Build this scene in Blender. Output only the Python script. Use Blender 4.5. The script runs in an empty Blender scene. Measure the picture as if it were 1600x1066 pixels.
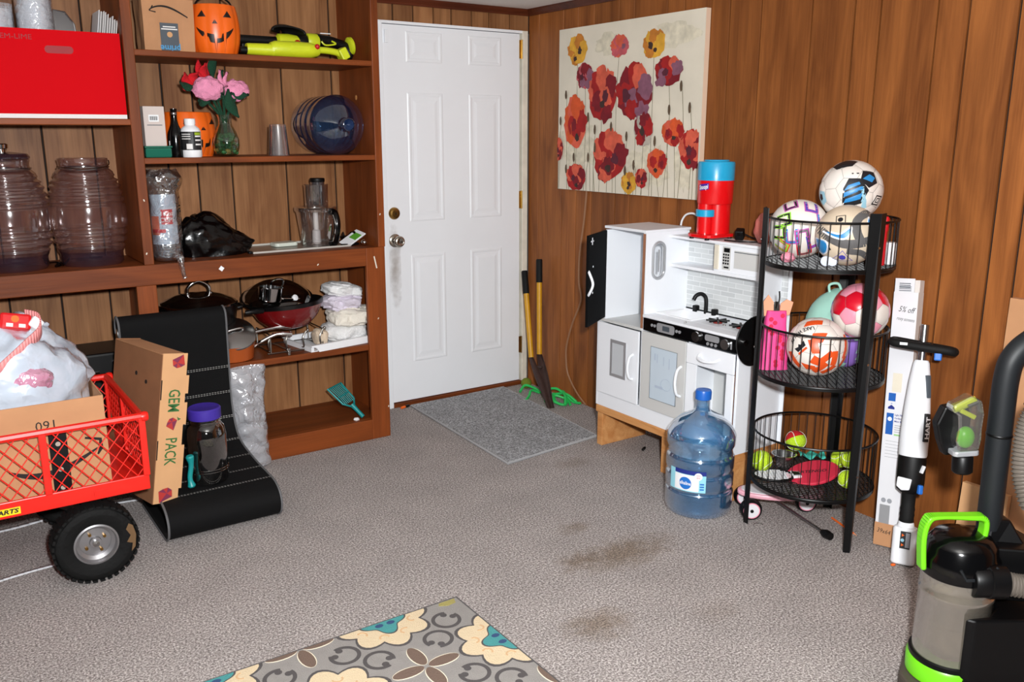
import bpy, math, random
from mathutils import Matrix, Vector, noise
R = math.radians
PI = math.pi
random.seed(7)
sc = bpy.context.scene
col = sc.collection
# ---------------------------------------------------------------- camera, light, exposure
cam_d = bpy.data.cameras.new('camera')
cam = bpy.data.objects.new('camera', cam_d); col.objects.link(cam)
cam_d.sensor_width = 36.0
cam_d.lens = 1372.4 / 1600.0 * 36.0
cam_d.clip_start = 0.05
YAW, PIT = 0.6001, 0.2319
fw = Vector((math.sin(YAW)*math.cos(PIT), math.cos(YAW)*math.cos(PIT), -math.sin(PIT)))
rt = Vector((math.cos(YAW), -math.sin(YAW), 0)); up = rt.cross(fw)
CAMP = Vector((-3.0544, -4.2956, 1.5088))
cam.matrix_world = Matrix(((rt.x, up.x, -fw.x, CAMP.x), (rt.y, up.y, -fw.y, CAMP.y), (rt.z, up.z, -fw.z, CAMP.z), (0, 0, 0, 1)))
sc.camera = cam
world = bpy.data.worlds.new('world'); sc.world = world; world.use_nodes = True
world.node_tree.nodes['Background'].inputs[0].default_value = (1.0, 0.98, 0.97, 1)
world.node_tree.nodes['Background'].inputs[1].default_value = 0.05
def area(name, loc, target, size, power, color=(1, 1, 1)):
    d = bpy.data.lights.new(name, 'AREA'); d.energy = power; d.size = size; d.color = color
    o = bpy.data.objects.new(name, d); col.objects.link(o); o.location = loc
    o.rotation_euler = (Vector(target) - Vector(loc)).to_track_quat('-Z', 'Y').to_euler()
    return o
area('flash_lamp', (-2.945, -4.37, 1.67), (-1.1, -1.2, 1.0), 0.10, 150, (0.975, 0.99, 1.0))
area('ambient_fill', (-2.3, -3.6, 2.15), (-2.1, -3.0, 0), 0.9, 8, (1.0, 0.95, 0.9))  # unseen overhead area light, added as ambient fill beside the flash
sc.view_settings.view_transform = 'Standard'
sc.view_settings.look = 'None'
sc.view_settings.gamma = 1.0
sc.view_settings.use_curve_mapping = False
sc.view_settings.exposure = 0.0

# ---------------------------------------------------------------- helpers
def lin(c):
    return tuple(((v/255)/12.92 if v/255 <= .04045 else ((v/255+.055)/1.055)**2.4) for v in c)
class B:
    """collects geometry for one mesh"""
    def __init__(s): s.v = []; s.f = []; s.mi = []; s.M = Matrix(); s.k = 0
    def at(s, loc=(0, 0, 0), rot=(0, 0, 0)):
        s.M = Matrix.Translation(loc) @ Matrix.Rotation(rot[2], 4, 'Z') @ Matrix.Rotation(rot[1], 4, 'Y') @ Matrix.Rotation(rot[0], 4, 'X'); return s
    def add(s, vs, fs):
        o = len(s.v); M = s.M
        s.v += [tuple(M @ Vector(p)) for p in vs]
        for f in fs: s.f.append([o+i for i in f]); s.mi.append(s.k)
        return s
    def box(s, x0, x1, y0, y1, z0, z1):
        return s.add([(x0,y0,z0),(x1,y0,z0),(x1,y1,z0),(x0,y1,z0),(x0,y0,z1),(x1,y0,z1),(x1,y1,z1),(x0,y1,z1)],
                     [(0,3,2,1),(4,5,6,7),(0,1,5,4),(1,2,6,5),(2,3,7,6),(3,0,4,7)])
    def prism(s, pts, z0, z1):
        n = len(pts)
        A = sum(pts[i][0]*pts[(i+1) % n][1]-pts[(i+1) % n][0]*pts[i][1] for i in range(n))
        if A < 0: pts = pts[::-1]
        return s.add([(p[0],p[1],z0) for p in pts]+[(p[0],p[1],z1) for p in pts],
                     [list(range(n))[::-1], list(range(n, 2*n))]+[(i, (i+1) % n, n+(i+1) % n, n+i) for i in range(n)])
    def lathe(s, prof, n=32, a0=0, a1=2*PI, cap=True, sx=1, sy=1):
        full = abs(a1-a0-2*PI) < 1e-6; m = n if full else n+1
        vs = [(r*math.cos(a0+(a1-a0)*i/n)*sx, r*math.sin(a0+(a1-a0)*i/n)*sy, z) for r, z in prof for i in range(m)]
        fs = []
        for j in range(len(prof)-1):
            for i in range(n):
                k = (i+1) % m; fs.append((j*m+i, j*m+k, (j+1)*m+k, (j+1)*m+i))
        if cap and full:
            if prof[0][0] > 1e-5: fs.append(list(range(m))[::-1])
            if prof[-1][0] > 1e-5: fs.append([(len(prof)-1)*m+i for i in range(m)])
        return s.add(vs, fs)
    def cyl(s, r, z0, z1, n=24, r2=None): return s.lathe([(r, z0), (r if r2 is None else r2, z1)], n)
    def tube(s, path, r, n=8, closed=False, cap=True):
        P = [Vector(p) for p in path]; N = len(P)
        rs = r if isinstance(r, (list, tuple)) else [r]*N
        T = []
        for i in range(N):
            a = P[(i-1) % N] if (closed or i > 0) else P[i]; b = P[(i+1) % N] if (closed or i < N-1) else P[i]
            T.append((b-a).normalized())
        u = T[0].orthogonal().normalized(); vs = []
        for i in range(N):
            u = (u - T[i]*u.dot(T[i]))
            if u.length < 1e-6: u = T[i].orthogonal()
            u.normalize(); w = T[i].cross(u)
            for j in range(n):
                a = 2*PI*j/n; vs.append(P[i]+u*(rs[i]*math.cos(a))+w*(rs[i]*math.sin(a)))
        fs = []
        for i in range(N if closed else N-1):
            k = (i+1) % N
            for j in range(n): fs.append((i*n+j, i*n+(j+1) % n, k*n+(j+1) % n, k*n+j))
        if not closed and cap: fs += [list(range(n))[::-1], [(N-1)*n+j for j in range(n)]]
        return s.add(vs, fs)
    def sphere(s, c=(0, 0, 0), r=1, nu=24, nv=14, sx=1, sy=1, sz=1, fn=None):
        vs = [(0, 0, -1)]; 
        for j in range(1, nv):
            t = -PI/2+PI*j/nv
            for i in range(nu): a = 2*PI*i/nu; vs.append((math.cos(t)*math.cos(a), math.cos(t)*math.sin(a), math.sin(t)))
        vs.append((0, 0, 1)); L = len(vs)-1; fs = []
        for i in range(nu): fs.append((0, 1+(i+1) % nu, 1+i)); fs.append((L, L-nu+i, L-nu+(i+1) % nu))
        for j in range(nv-2):
            for i in range(nu): a = 1+j*nu+i; b = 1+j*nu+(i+1) % nu; fs.append((a, b, b+nu, a+nu))
        out = []
        for p in vs:
            q = Vector(p)*r
            if fn: q = q*fn(Vector(p))
            out.append((c[0]+q.x*sx, c[1]+q.y*sy, c[2]+q.z*sz))
        return s.add(out, fs)
    def grid(s, fn, nu, nv, wrap=False):
        m = nu if wrap else nu+1
        vs = [fn(i/nu, j/nv) for j in range(nv+1) for i in range(m)]
        fs = [(j*m+i, j*m+(i+1) % m, (j+1)*m+(i+1) % m, (j+1)*m+i) for j in range(nv) for i in range(nu)]
        return s.add(vs, fs)
    def flat(s, pts):          # a single polygon
        return s.add(pts, [list(range(len(pts)))])
def obj(name, b, m, parent=None, smooth=False, bev=0, loc=None, rot=None, ang=40, solid=0, sub=0):
    me = bpy.data.meshes.new(name); me.from_pydata(b.v, [], b.f)
    ms = m if isinstance(m, (list, tuple)) else [m]
    for q in ms: me.materials.append(MAT[q] if isinstance(q, str) else q)
    if len(ms) > 1: me.polygons.foreach_set('material_index', b.mi)
    me.validate(); me.update()
    if smooth:
        me.polygons.foreach_set('use_smooth', [True]*len(me.polygons))
        me.set_sharp_from_angle(angle=R(ang))
    o = bpy.data.objects.new(name, me); col.objects.link(o)
    if parent is not None: o.parent = parent
    if loc is not None: o.location = loc
    if rot is not None: o.rotation_euler = rot
    if solid: 
        q = o.modifiers.new('s', 'SOLIDIFY'); q.thickness = solid
    if sub: q = o.modifiers.new('d', 'SUBSURF'); q.levels = sub; q.render_levels = sub
    if bev: q = o.modifiers.new('b', 'BEVEL'); q.width = bev; q.segments = 2; q.limit_method = 'ANGLE'
    return o
def tag(o, label=None, cat=None, group=None, kind=None):
    if label: o['label'] = label
    if cat: o['category'] = cat
    if group: o['group'] = group
    if kind: o['kind'] = kind
    return o
def thing(name, loc, label, cat, group=None, rz=0, rot=None):
    o = bpy.data.objects.new(name, None); col.objects.link(o); o.empty_display_size = .05
    o.location = loc; o.rotation_euler = rot if rot else (0, 0, rz)
    return tag(o, label, cat, group)
def dup(o, parent=None):
    c = o.copy(); col.objects.link(c); c.parent = parent
    for ch in o.children: dup(ch, c)
    return c
_tc = {}
def text_geo(body, size=1.0, bold=0.0, shear=0.0):
    """2-D mesh of a word, centred on its box: (verts, faces)"""
    cu = bpy.data.curves.new('t', 'FONT'); cu.body = body; cu.size = size; cu.align_x = 'CENTER'; cu.align_y = 'CENTER'
    cu.offset = bold; cu.shear = shear; cu.resolution_u = 2
    o = bpy.data.objects.new('t', cu); me = bpy.data.meshes.new_from_object(o)
    vs = [tuple(v.co) for v in me.vertices]; fs = [tuple(p.vertices) for p in me.polygons]
    bpy.data.objects.remove(o); bpy.data.curves.remove(cu); bpy.data.meshes.remove(me)
    return vs, fs
def letter(body, m, parent, size, loc=(0, 0, 0), rot=(0, 0, 0), bold=0.0, mapf=None, width=None, name='lettering', shear=0):
    vs, fs = text_geo(body, size, bold*size, shear)
    if width:
        w = max(v[0] for v in vs)-min(v[0] for v in vs); vs = [(v[0]*width/w, v[1], 0) for v in vs]
    b = B(); b.at(loc, rot)
    if mapf: vs = [mapf(v[0], v[1]) for v in vs]
    b.add(vs, fs); return obj(name, b, m, parent)
def vn(p, s=1.0, o=0.0): return noise.noise((p[0]*s+o, p[1]*s+o*1.3, p[2]*s-o))
def spline(pts, n=6, closed=False):
    P = [Vector(p) for p in pts]; out = []; N = len(P)
    for i in range(N if closed else N-1):
        g = (lambda k: P[k % N]) if closed else (lambda k: P[max(0, min(N-1, k))])
        a, b, c, d = g(i-1), g(i), g(i+1), g(i+2)
        for k in range(n):
            t = k/n
            out.append(.5*((2*b)+(-a+c)*t+(2*a-5*b+4*c-d)*t*t+(-a+3*b-3*c+d)*t**3))
    if not closed: out.append(P[-1])
    return out
def rrect(x0, x1, y0, y1, r, n=5):
    pts = []
    for cx, cy, a in ((x1-r, y1-r, 0), (x0+r, y1-r, 90), (x0+r, y0+r, 180), (x1-r, y0+r, 270)):
        for i in range(n+1): t = R(a+90*i/n); pts.append((cx+r*math.cos(t), cy+r*math.sin(t)))
    return pts
def circ(cx, cy, r, n=24, ry=None):
    return [(cx+r*math.cos(2*PI*i/n), cy+(ry or r)*math.sin(2*PI*i/n)) for i in range(n)]

# ---------------------------------------------------------------- materials
MAT = {}
def nodes(name):
    m = bpy.data.materials.new(name); m.use_nodes = True; MAT[name] = m
    return m, m.node_tree.nodes, m.node_tree.links, m.node_tree.nodes['Principled BSDF']
def mat(name, c, rough=.5, metal=0, var=0, vs=8, bump=0, bs=60, coat=0, emit=0, trans=0, spec=None, alpha=1):
    m, N, L, P = nodes(name)
    c = lin(c)+(1,)
    P.inputs['Base Color'].default_value = c; P.inputs['Roughness'].default_value = rough; P.inputs['Metallic'].default_value = metal
    if coat: P.inputs['Coat Weight'].default_value = coat
    if spec is not None: P.inputs['Specular IOR Level'].default_value = spec
    if trans: P.inputs['Transmission Weight'].default_value = trans
    if alpha < 1: P.inputs['Alpha'].default_value = alpha
    if emit: P.inputs['Emission Color'].default_value = c; P.inputs['Emission Strength'].default_value = emit
    if var or bump:
        tc = N.new('ShaderNodeTexCoord')
    if var:
        n = N.new('ShaderNodeTexNoise'); n.inputs['Scale'].default_value = vs; n.inputs['Detail'].default_value = 5
        L.new(tc.outputs['Object'], n.inputs['Vector'])
        r = N.new('ShaderNodeMapRange'); r.inputs[1].default_value = .3; r.inputs[2].default_value = .7; r.inputs[3].default_value = 1-var; r.inputs[4].default_value = 1+var
        L.new(n.outputs['Fac'], r.inputs[0])
        h = N.new('ShaderNodeMix'); h.data_type = 'RGBA'; h.blend_type = 'MULTIPLY'; h.inputs[0].default_value = 1; h.inputs[6].default_value = c
        L.new(r.outputs[0], h.inputs[7]); L.new(h.outputs[2], P.inputs['Base Color'])
    if bump:
        n = N.new('ShaderNodeTexNoise'); n.inputs['Scale'].default_value = bs; n.inputs['Detail'].default_value = 3
        L.new(tc.outputs['Object'], n.inputs['Vector'])
        q = N.new('ShaderNodeBump'); q.inputs['Strength'].default_value = bump; q.inputs['Distance'].default_value = .01
        L.new(n.outputs['Fac'], q.inputs['Height']); L.new(q.outputs[0], P.inputs['Normal'])
    return m
def wood(name, dark, light, rough=.42, axis=2, scale=1.0, ring=1.0, rnd=.25, coat=0.0, bump=.08):
    m, N, L, P = nodes(name)
    tc = N.new('ShaderNodeTexCoord'); oi = N.new('ShaderNodeObjectInfo')
    ad = N.new('ShaderNodeVectorMath'); ad.operation = 'MULTIPLY_ADD'
    L.new(oi.outputs['Random'], ad.inputs[0]); ad.inputs[1].default_value = (37, 53, 71); L.new(tc.outputs['Object'], ad.inputs[2])
    mp = N.new('ShaderNodeMapping'); sc_ = [6*scale]*3; sc_[axis] = .9*scale; mp.inputs['Scale'].default_value = sc_
    L.new(ad.outputs[0], mp.inputs[0])
    n1 = N.new('ShaderNodeTexNoise'); n1.inputs['Scale'].default_value = 1.6*ring; n1.inputs['Detail'].default_value = 6; n1.inputs['Distortion'].default_value = 1.2
    L.new(mp.outputs[0], n1.inputs['Vector'])
    mp2 = N.new('ShaderNodeMapping'); s2 = [120*scale]*3; s2[axis] = 3*scale; mp2.inputs['Scale'].default_value = s2
    L.new(ad.outputs[0], mp2.inputs[0])
    n2 = N.new('ShaderNodeTexNoise'); n2.inputs['Scale'].default_value = 1; n2.inputs['Detail'].default_value = 3; L.new(mp2.outputs[0], n2.inputs['Vector'])
    mx = N.new('ShaderNodeMath'); mx.operation = 'MULTIPLY_ADD'; L.new(n2.outputs['Fac'], mx.inputs[0]); mx.inputs[1].default_value = .35; L.new(n1.outputs['Fac'], mx.inputs[2])
    cr = N.new('ShaderNodeValToRGB'); cr.color_ramp.elements[0].position = .42; cr.color_ramp.elements[0].color = lin(dark)+(1,)
    cr.color_ramp.elements[1].position = .92; cr.color_ramp.elements[1].color = lin(light)+(1,)
    L.new(mx.outputs[0], cr.inputs[0])
    mr = N.new('ShaderNodeMapRange'); mr.inputs[3].default_value = 1-rnd; mr.inputs[4].default_value = 1+rnd*.6; L.new(oi.outputs['Random'], mr.inputs[0])
    h = N.new('ShaderNodeMix'); h.data_type = 'RGBA'; h.blend_type = 'MULTIPLY'; h.inputs[0].default_value = 1
    L.new(cr.outputs[0], h.inputs[6]); L.new(mr.outputs[0], h.inputs[7]); L.new(h.outputs[2], P.inputs['Base Color'])
    P.inputs['Roughness'].default_value = rough; P.inputs['Specular IOR Level'].default_value = .25
    if coat: P.inputs['Coat Weight'].default_value = coat; P.inputs['Coat Roughness'].default_value = .25
    bp = N.new('ShaderNodeBump'); bp.inputs['Strength'].default_value = bump; bp.inputs['Distance'].default_value = .004
    L.new(n2.outputs['Fac'], bp.inputs['Height']); L.new(bp.outputs[0], P.inputs['Normal'])
    return m
def clear(name, tint, gloss=.12, rough=.05, body=0.0, bodycol=None, bump=0, bs=30, edge=.5, rim=None):
    """thin clear plastic or glass: tinted transparency, Fresnel gloss, a share of body colour"""
    m, N, L, P = nodes(name); N.remove(P); out = N['Material Output']
    t = N.new('ShaderNodeBsdfTransparent'); t.inputs[0].default_value = lin(tint)+(1,)
    g = N.new('ShaderNodeBsdfGlossy'); g.inputs['Roughness'].default_value = rough; g.inputs[0].default_value = (1, 1, 1, 1)
    lw = N.new('ShaderNodeLayerWeight'); lw.inputs[0].default_value = edge
    mr = N.new('ShaderNodeMapRange'); mr.inputs[3].default_value = gloss*.35; mr.inputs[4].default_value = min(1, gloss*4); L.new(lw.outputs['Facing'], mr.inputs[0])
    if bump:
        tc = N.new('ShaderNodeTexCoord'); n = N.new('ShaderNodeTexNoise'); n.inputs['Scale'].default_value = bs; n.inputs['Detail'].default_value = 2; n.inputs['Distortion'].default_value = .8
        L.new(tc.outputs['Object'], n.inputs['Vector'])
        q = N.new('ShaderNodeBump'); q.inputs['Strength'].default_value = bump; q.inputs['Distance'].default_value = .02
        L.new(n.outputs['Fac'], q.inputs['Height']); L.new(q.outputs[0], g.inputs['Normal']); L.new(q.outputs[0], lw.inputs['Normal'])
    tm = N.new('ShaderNodeMix'); tm.data_type = 'RGBA'; tm.inputs[6].default_value = lin(tint)+(1,); tm.inputs[7].default_value = (lin(rim) if rim else tuple(v*.4 for v in lin(tint)))+(1,)
    tr_ = N.new('ShaderNodeMapRange'); tr_.inputs[1].default_value = .6; tr_.inputs[2].default_value = 1.0; tr_.inputs[3].default_value = 0; tr_.inputs[4].default_value = 1
    lf = N.new('ShaderNodeLayerWeight'); lf.inputs[0].default_value = .5; L.new(lf.outputs['Facing'], tr_.inputs[0]); L.new(tr_.outputs[0], tm.inputs[0]); L.new(tm.outputs[2], t.inputs[0])
    base = t.outputs[0]
    if body:
        d = N.new('ShaderNodeBsdfDiffuse'); d.inputs[0].default_value = lin(bodycol or tint)+(1,)
        x = N.new('ShaderNodeMixShader'); x.inputs[0].default_value = body; L.new(t.outputs[0], x.inputs[1]); L.new(d.outputs[0], x.inputs[2]); base = x.outputs[0]
    x2 = N.new('ShaderNodeMixShader'); L.new(mr.outputs[0], x2.inputs[0]); L.new(base, x2.inputs[1]); L.new(g.outputs[0], x2.inputs[2])
    L.new(x2.outputs[0], out.inputs[0])
    return m
def carpet(name, cols, scale=260, stain=None, bump=1.0):
    m, N, L, P = nodes(name)
    tc = N.new('ShaderNodeTexCoord')
    n = N.new('ShaderNodeTexNoise'); n.inputs['Scale'].default_value = scale; n.inputs['Detail'].default_value = 4; n.inputs['Roughness'].default_value = .85
    L.new(tc.outputs['Object'], n.inputs['Vector'])
    cr = N.new('ShaderNodeValToRGB'); e = cr.color_ramp.elements
    e[0].position = .40; e[0].color = lin(cols[0])+(1,); e[1].position = .60; e[1].color = lin(cols[2])+(1,)
    k = e.new(.5); k.color = lin(cols[1])+(1,)
    L.new(n.outputs['Fac'], cr.inputs[0])
    n2 = N.new('ShaderNodeTexNoise'); n2.inputs['Scale'].default_value = 5; n2.inputs['Detail'].default_value = 4; L.new(tc.outputs['Object'], n2.inputs['Vector'])
    mr = N.new('ShaderNodeMapRange'); mr.inputs[1].default_value = .3; mr.inputs[2].default_value = .7; mr.inputs[3].default_value = .9; mr.inputs[4].default_value = 1.08; L.new(n2.outputs['Fac'], mr.inputs[0])
    h = N.new('ShaderNodeMix'); h.data_type = 'RGBA'; h.blend_type = 'MULTIPLY'; h.inputs[0].default_value = 1
    L.new(cr.outputs[0], h.inputs[6]); L.new(mr.outputs[0], h.inputs[7]); last = h.outputs[2]
    for (cx, cy, rx, ry, s) in (stain or []):
        mp = N.new('ShaderNodeMapping'); mp.vector_type = 'POINT'; mp.inputs['Location'].default_value = (-cx/rx, -cy/ry, 0); mp.inputs['Scale'].default_value = (1/rx, 1/ry, 1)
        L.new(tc.outputs['Object'], mp.inputs[0])
        ln = N.new('ShaderNodeVectorMath'); ln.operation = 'LENGTH'; L.new(mp.outputs[0], ln.inputs[0])
        nn = N.new('ShaderNodeTexNoise'); nn.inputs['Scale'].default_value = 22; nn.inputs['Detail'].default_value = 4; L.new(tc.outputs['Object'], nn.inputs['Vector'])
        ma = N.new('ShaderNodeMath'); ma.operation = 'MULTIPLY_ADD'; L.new(nn.outputs['Fac'], ma.inputs[0]); ma.inputs[1].default_value = 1.5; L.new(ln.outputs['Value'], ma.inputs[2])
        m2 = N.new('ShaderNodeMapRange'); m2.inputs[1].default_value = 1.0; m2.inputs[2].default_value = 1.85; m2.inputs[3].default_value = s; m2.inputs[4].default_value = 0; L.new(ma.outputs[0], m2.inputs[0])
        hh = N.new('ShaderNodeMix'); hh.data_type = 'RGBA'; hh.blend_type = 'MULTIPLY'; L.new(m2.outputs[0], hh.inputs[0]); L.new(last, hh.inputs[6]); hh.inputs[7].default_value = lin((205, 190, 170))+(1,)
        last = hh.outputs[2]
    L.new(last, P.inputs['Base Color']); P.inputs['Roughness'].default_value = 1; P.inputs['Specular IOR Level'].default_value = .05
    P.inputs['Sheen Weight'].default_value = .25
    bp = N.new('ShaderNodeBump'); bp.inputs['Strength'].default_value = bump; bp.inputs['Distance'].default_value = .012
    L.new(n.outputs['Fac'], bp.inputs['Height']); L.new(bp.outputs[0], P.inputs['Normal'])
    return m
wood('panel_wood', (106, 58, 25), (162, 98, 48), .5, 2, 1, 1.0, .20, 0)
wood('panel_wood_back', (108, 66, 36), (164, 116, 76), .5, 2, 1, 1.0, .22, 0)
wood('case_wood', (92, 42, 14), (140, 70, 28), .5, 0, 1, .8, .12, 0)
wood('case_wood_up', (92, 42, 14), (140, 70, 28), .5, 2, 1, .8, .12, 0)
wood('trim_wood', (62, 26, 14), (96, 46, 26), .4, 0, 1, 1, .1)
wood('pine', (186, 118, 62), (222, 166, 108), .55, 1, 1.4, 1.2, .12)
mat('seam_dark', (26, 14, 8), .9)
carpet('carpet', ((92, 80, 76), (184, 171, 166), (255, 249, 246)), 145,
       [(-1.03, -2.07, .24, .11, 1.0), (-1.2, -2.02, .11, .06, .8), (-1.42, -2.39, .13, .09, .9), (-1.05, -1.8, .08, .05, .7), (-.62, -1.25, .10, .07, .5), (-1.05, -2.55, .1, .07, .3)])
carpet('mat_pile', ((92, 92, 94), (170, 171, 174), (238, 240, 244)), 125, None, 1.0)
mat('ceiling_paint', (226, 224, 220), .9, bump=.3, bs=90)
mat('door_paint', (240, 243, 247), .38, var=.015, vs=3)
mat('jamb_paint', (226, 220, 204), .5, var=.10, vs=14)
mat('brass', (196, 158, 82), .25, 1)
mat('old_brass', (160, 124, 66), .3, 1, var=.2, vs=60)
mat('nickel', (186, 180, 168), .2, 1)
mat('chrome', (222, 222, 222), .1, 1)
mat('steel', (176, 176, 176), .25, 1)
mat('black_plastic', (7, 7, 8), .45, spec=.3)
mat('black_gloss', (5, 5, 6), .15, spec=.4)
mat('black_metal', (4, 4, 5), .4, spec=.35)
mat('white_plastic', (236, 237, 240), .35)
mat('white_paper', (232, 230, 228), .8)
mat('ink', (30, 28, 28), .8)
mat('dirt', (176, 160, 140), .8)

# ---------------------------------------------------------------- setting
H = 2.19
fl = obj('floor', B().box(-4.6, .12, -6.0, .12, -.06, 0), 'carpet'); tag(fl, 'grey brown speckled wall-to-wall carpet with brown stains', kind='structure')
ce = obj('ceiling', B().box(-4.6, .12, -6.0, .12, H, H+.05), 'ceiling_paint'); tag(ce, 'white painted ceiling', kind='structure')
wb = obj('wall_back', B().box(-4.6, -.955, .012, .1, 0, H).box(-.955, .1, .012, .1, 2.075, H), 'seam_dark'); tag(wb, 'brown wood plank panelling behind bookcase and door', kind='structure')
wr = obj('wall_right', B().box(.012, .1, -6.0, .012, 0, H), 'seam_dark'); tag(wr, 'orange brown vertical wood plank panelling', kind='structure')
G = .0065
def plank(parent, m, a, b, z0, z1, onx, t=.012):
    w = b-a-G*random.uniform(.8, 1.5); k = B(); h = .0014
    # bevelled face so that every seam reads as a V groove
    def face(u, z, d): return (d, u, z) if onx else (u, d, z)
    u0, u1 = -w/2, w/2
    vs = [face(u0, z0, .012), face(u1, z0, .012), face(u1, z1, .012), face(u0, z1, .012),
          face(u0, z0, .0025), face(u0+h, z0, 0), face(u1-h, z0, 0), face(u1, z0, .0025),
          face(u0, z1, .0025), face(u0+h, z1, 0), face(u1-h, z1, 0), face(u1, z1, .0025)]
    fs = [(4, 5, 9, 8), (5, 6, 10, 9), (6, 7, 11, 10), (0, 4, 8, 3), (7, 1, 2, 11), (0, 1, 7, 6, 5, 4), (3, 8, 9, 10, 11, 2)]
    if onx: fs = [f[::-1] for f in fs]
    k.add(vs, fs); c = (a+b)/2
    return obj('plank', k, m, parent, loc=(0, c, 0) if onx else (c, 0, 0))
ys = [0, -.105, -.326, -.455, -.585, -.779, -.892, -1.118, -1.23, -1.392, -1.504, -1.677, -1.931, -2.125, -2.236, -2.458, -2.571, -2.739, -2.83, -3.0, -3.25, -3.45, -3.56, -3.8, -4.0, -4.2, -4.5, -4.75, -5.0, -5.3, -5.6, -6.0]
for a, b in zip(ys[1:], ys[:-1]): plank(wr, 'panel_wood', a, b, 0, H, True)
xs = [-4.6, -4.3, -4.05, -3.8, -3.55, -3.3, -3.1, -2.94, -2.74, -2.537, -2.338, -2.2, -2.032, -1.9, -1.741, -1.471, -1.212, -1.08, -.955]
for a, b in zip(xs[:-1], xs[1:]): plank(wb, 'panel_wood_back', a, b, 0, H, False)
xs = [-.955, -.86, -.74, -.62, -.51, -.38, -.27, -.13, 0]
for a, b in zip(xs[:-1], xs[1:]): plank(wb, 'panel_wood_back', a, b, 2.075, H, False)
# crown trim
def trim(name, pts, length, onx):
    b = B()
    vs = []
    for e in (0, 1):
        for d, z in pts: vs.append((-d, -length*e, z) if onx else (-length*e, -d, z))
    n = len(pts); fs = [(i, (i+1) % n, n+(i+1) % n, n+i) for i in range(n)]+[list(range(n)), list(range(n, 2*n))[::-1]]
    b.add(vs, fs); return obj(name, b, 'trim_wood')
prof = [(0, H), (.03, H), (.027, H-.008), (.012, H-.024), (.008, H-.034), (0, H-.034)]
tag(trim('trim_1', prof, 1.15, False), 'dark brown crown moulding above white door', kind='structure')
tag(trim('trim_2', prof, 6.0, True), 'dark brown crown moulding along panelled wall', kind='structure')
# door
dr = obj('door_1', B().box(-.926, -.062, .0, .045, .028, 2.058), 'door_paint', bev=.002); tag(dr, 'white six-panel door in the corner', kind='structure')
def dpanel(x0, x1, z0, z1):
    # moulded panel: proud bead, then raised field
    b = B()
    rings = [(0, 0), (.006, -.003), (.014, -.003), (.022, -.0005), (.034, -.0005), (.052, -.0035)]
    vs = []
    for d, y in rings: vs += [(x0+d, y, z0+d), (x1-d, y, z0+d), (x1-d, y, z1-d), (x0+d, y, z1-d)]
    fs = []
    for i in range(len(rings)-1):
        for k in range(4): fs.append((i*4+k, i*4+(k+1) % 4, i*4+4+(k+1) % 4, i*4+4+k))
    q = (len(rings)-1)*4; fs.append((q, q+1, q+2, q+3))
    b.add(vs, fs); return obj('door_panel', b, 'door_paint', dr)
for x0, x1 in ((-.79, -.572), (-.405, -.19)):
    dpanel(x0, x1, 1.875, 2.03) ; dpanel(x0, x1, 1.04, 1.72); dpanel(x0, x1, .25, .86)
def knob(x, z, r, m, prof):
    o = obj('knob' if r > .024 else 'deadbolt', B().lathe(prof, 28), m, dr, True, loc=(x, 0, z), rot=(R(90), 0, 0)); return o
k1 = knob(-.886, .943, .03, 'nickel', [(.036, 0), (.036, .004), (.03, .009), (.014, .011), (.013, .03), (.02, .036), (.029, .046), (.031, .056), (.027, .064), (.02, .067), (.016, .065), (0, .065)])
k2 = knob(-.886, 1.09, .02, 'old_brass', [(.033, 0), (.033, .006), (.028, .014), (.018, .017), (.017, .021), (0, .022)])
obj('keyhole', B().box(-.002, .002, -.006, .006, .0225, .0235), 'ink', k2)
# dark handling smudge beside the latch
m, N, L, P = nodes('smudge'); P.inputs['Base Color'].default_value = lin((140, 120, 98))+(1,); P.inputs['Roughness'].default_value = .8
tc = N.new('ShaderNodeTexCoord'); nn = N.new('ShaderNodeTexNoise'); nn.inputs['Scale'].default_value = 26; nn.inputs['Detail'].default_value = 5; L.new(tc.outputs['Object'], nn.inputs[0])
gr = N.new('ShaderNodeVectorMath'); gr.operation = 'LENGTH'; mp = N.new('ShaderNodeMapping'); mp.inputs['Scale'].default_value = (17, 0, 3.0); L.new(tc.outputs['Object'], mp.inputs[0]); L.new(mp.outputs[0], gr.inputs[0])
sb = N.new('ShaderNodeMath'); sb.operation = 'SUBTRACT'; L.new(nn.outputs['Fac'], sb.inputs[0]); L.new(gr.outputs['Value'], sb.inputs[1])
mr = N.new('ShaderNodeMapRange'); mr.inputs[1].default_value = -.25; mr.inputs[2].default_value = .5; mr.inputs[3].default_value = 0; mr.inputs[4].default_value = .4; L.new(sb.outputs[0], mr.inputs[0]); L.new(mr.outputs[0], P.inputs['Alpha'])
obj('smudge', B().flat([(-.035, 0, -.28), (.035, 0, -.28), (.035, 0, .28), (-.035, 0, .28)]), m, dr, loc=(-.888, -.0006, .80))
obj('contact_sensor', B().box(-.914, -.894, -.012, 0, 1.965, 2.03), 'door_paint', dr, bev=.002)
for z in (1.975, 1.13, .252):
    h = obj('hinge', B().box(-.066, -.05, -.004, .002, z-.05, z+.05), 'brass' if z > .5 else 'old_brass', dr)
    obj('hinge_pin', B().at((-.05, -.006, z-.052)).cyl(.006, 0, .104, 12), 'brass' if z > .5 else 'old_brass', h, True)
t3 = obj('trim_3', B().box(-.955, -.928, -.012, .05, 0, 2.075), 'door_paint', bev=.003); tag(t3, 'white door jamb beside the bookcase', kind='structure')
t4 = obj('trim_4', B().box(-.05, -.012, -.012, .05, 0, 2.075), 'jamb_paint', bev=.003); tag(t4, 'cream door jamb with hinges at the corner', kind='structure')
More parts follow.
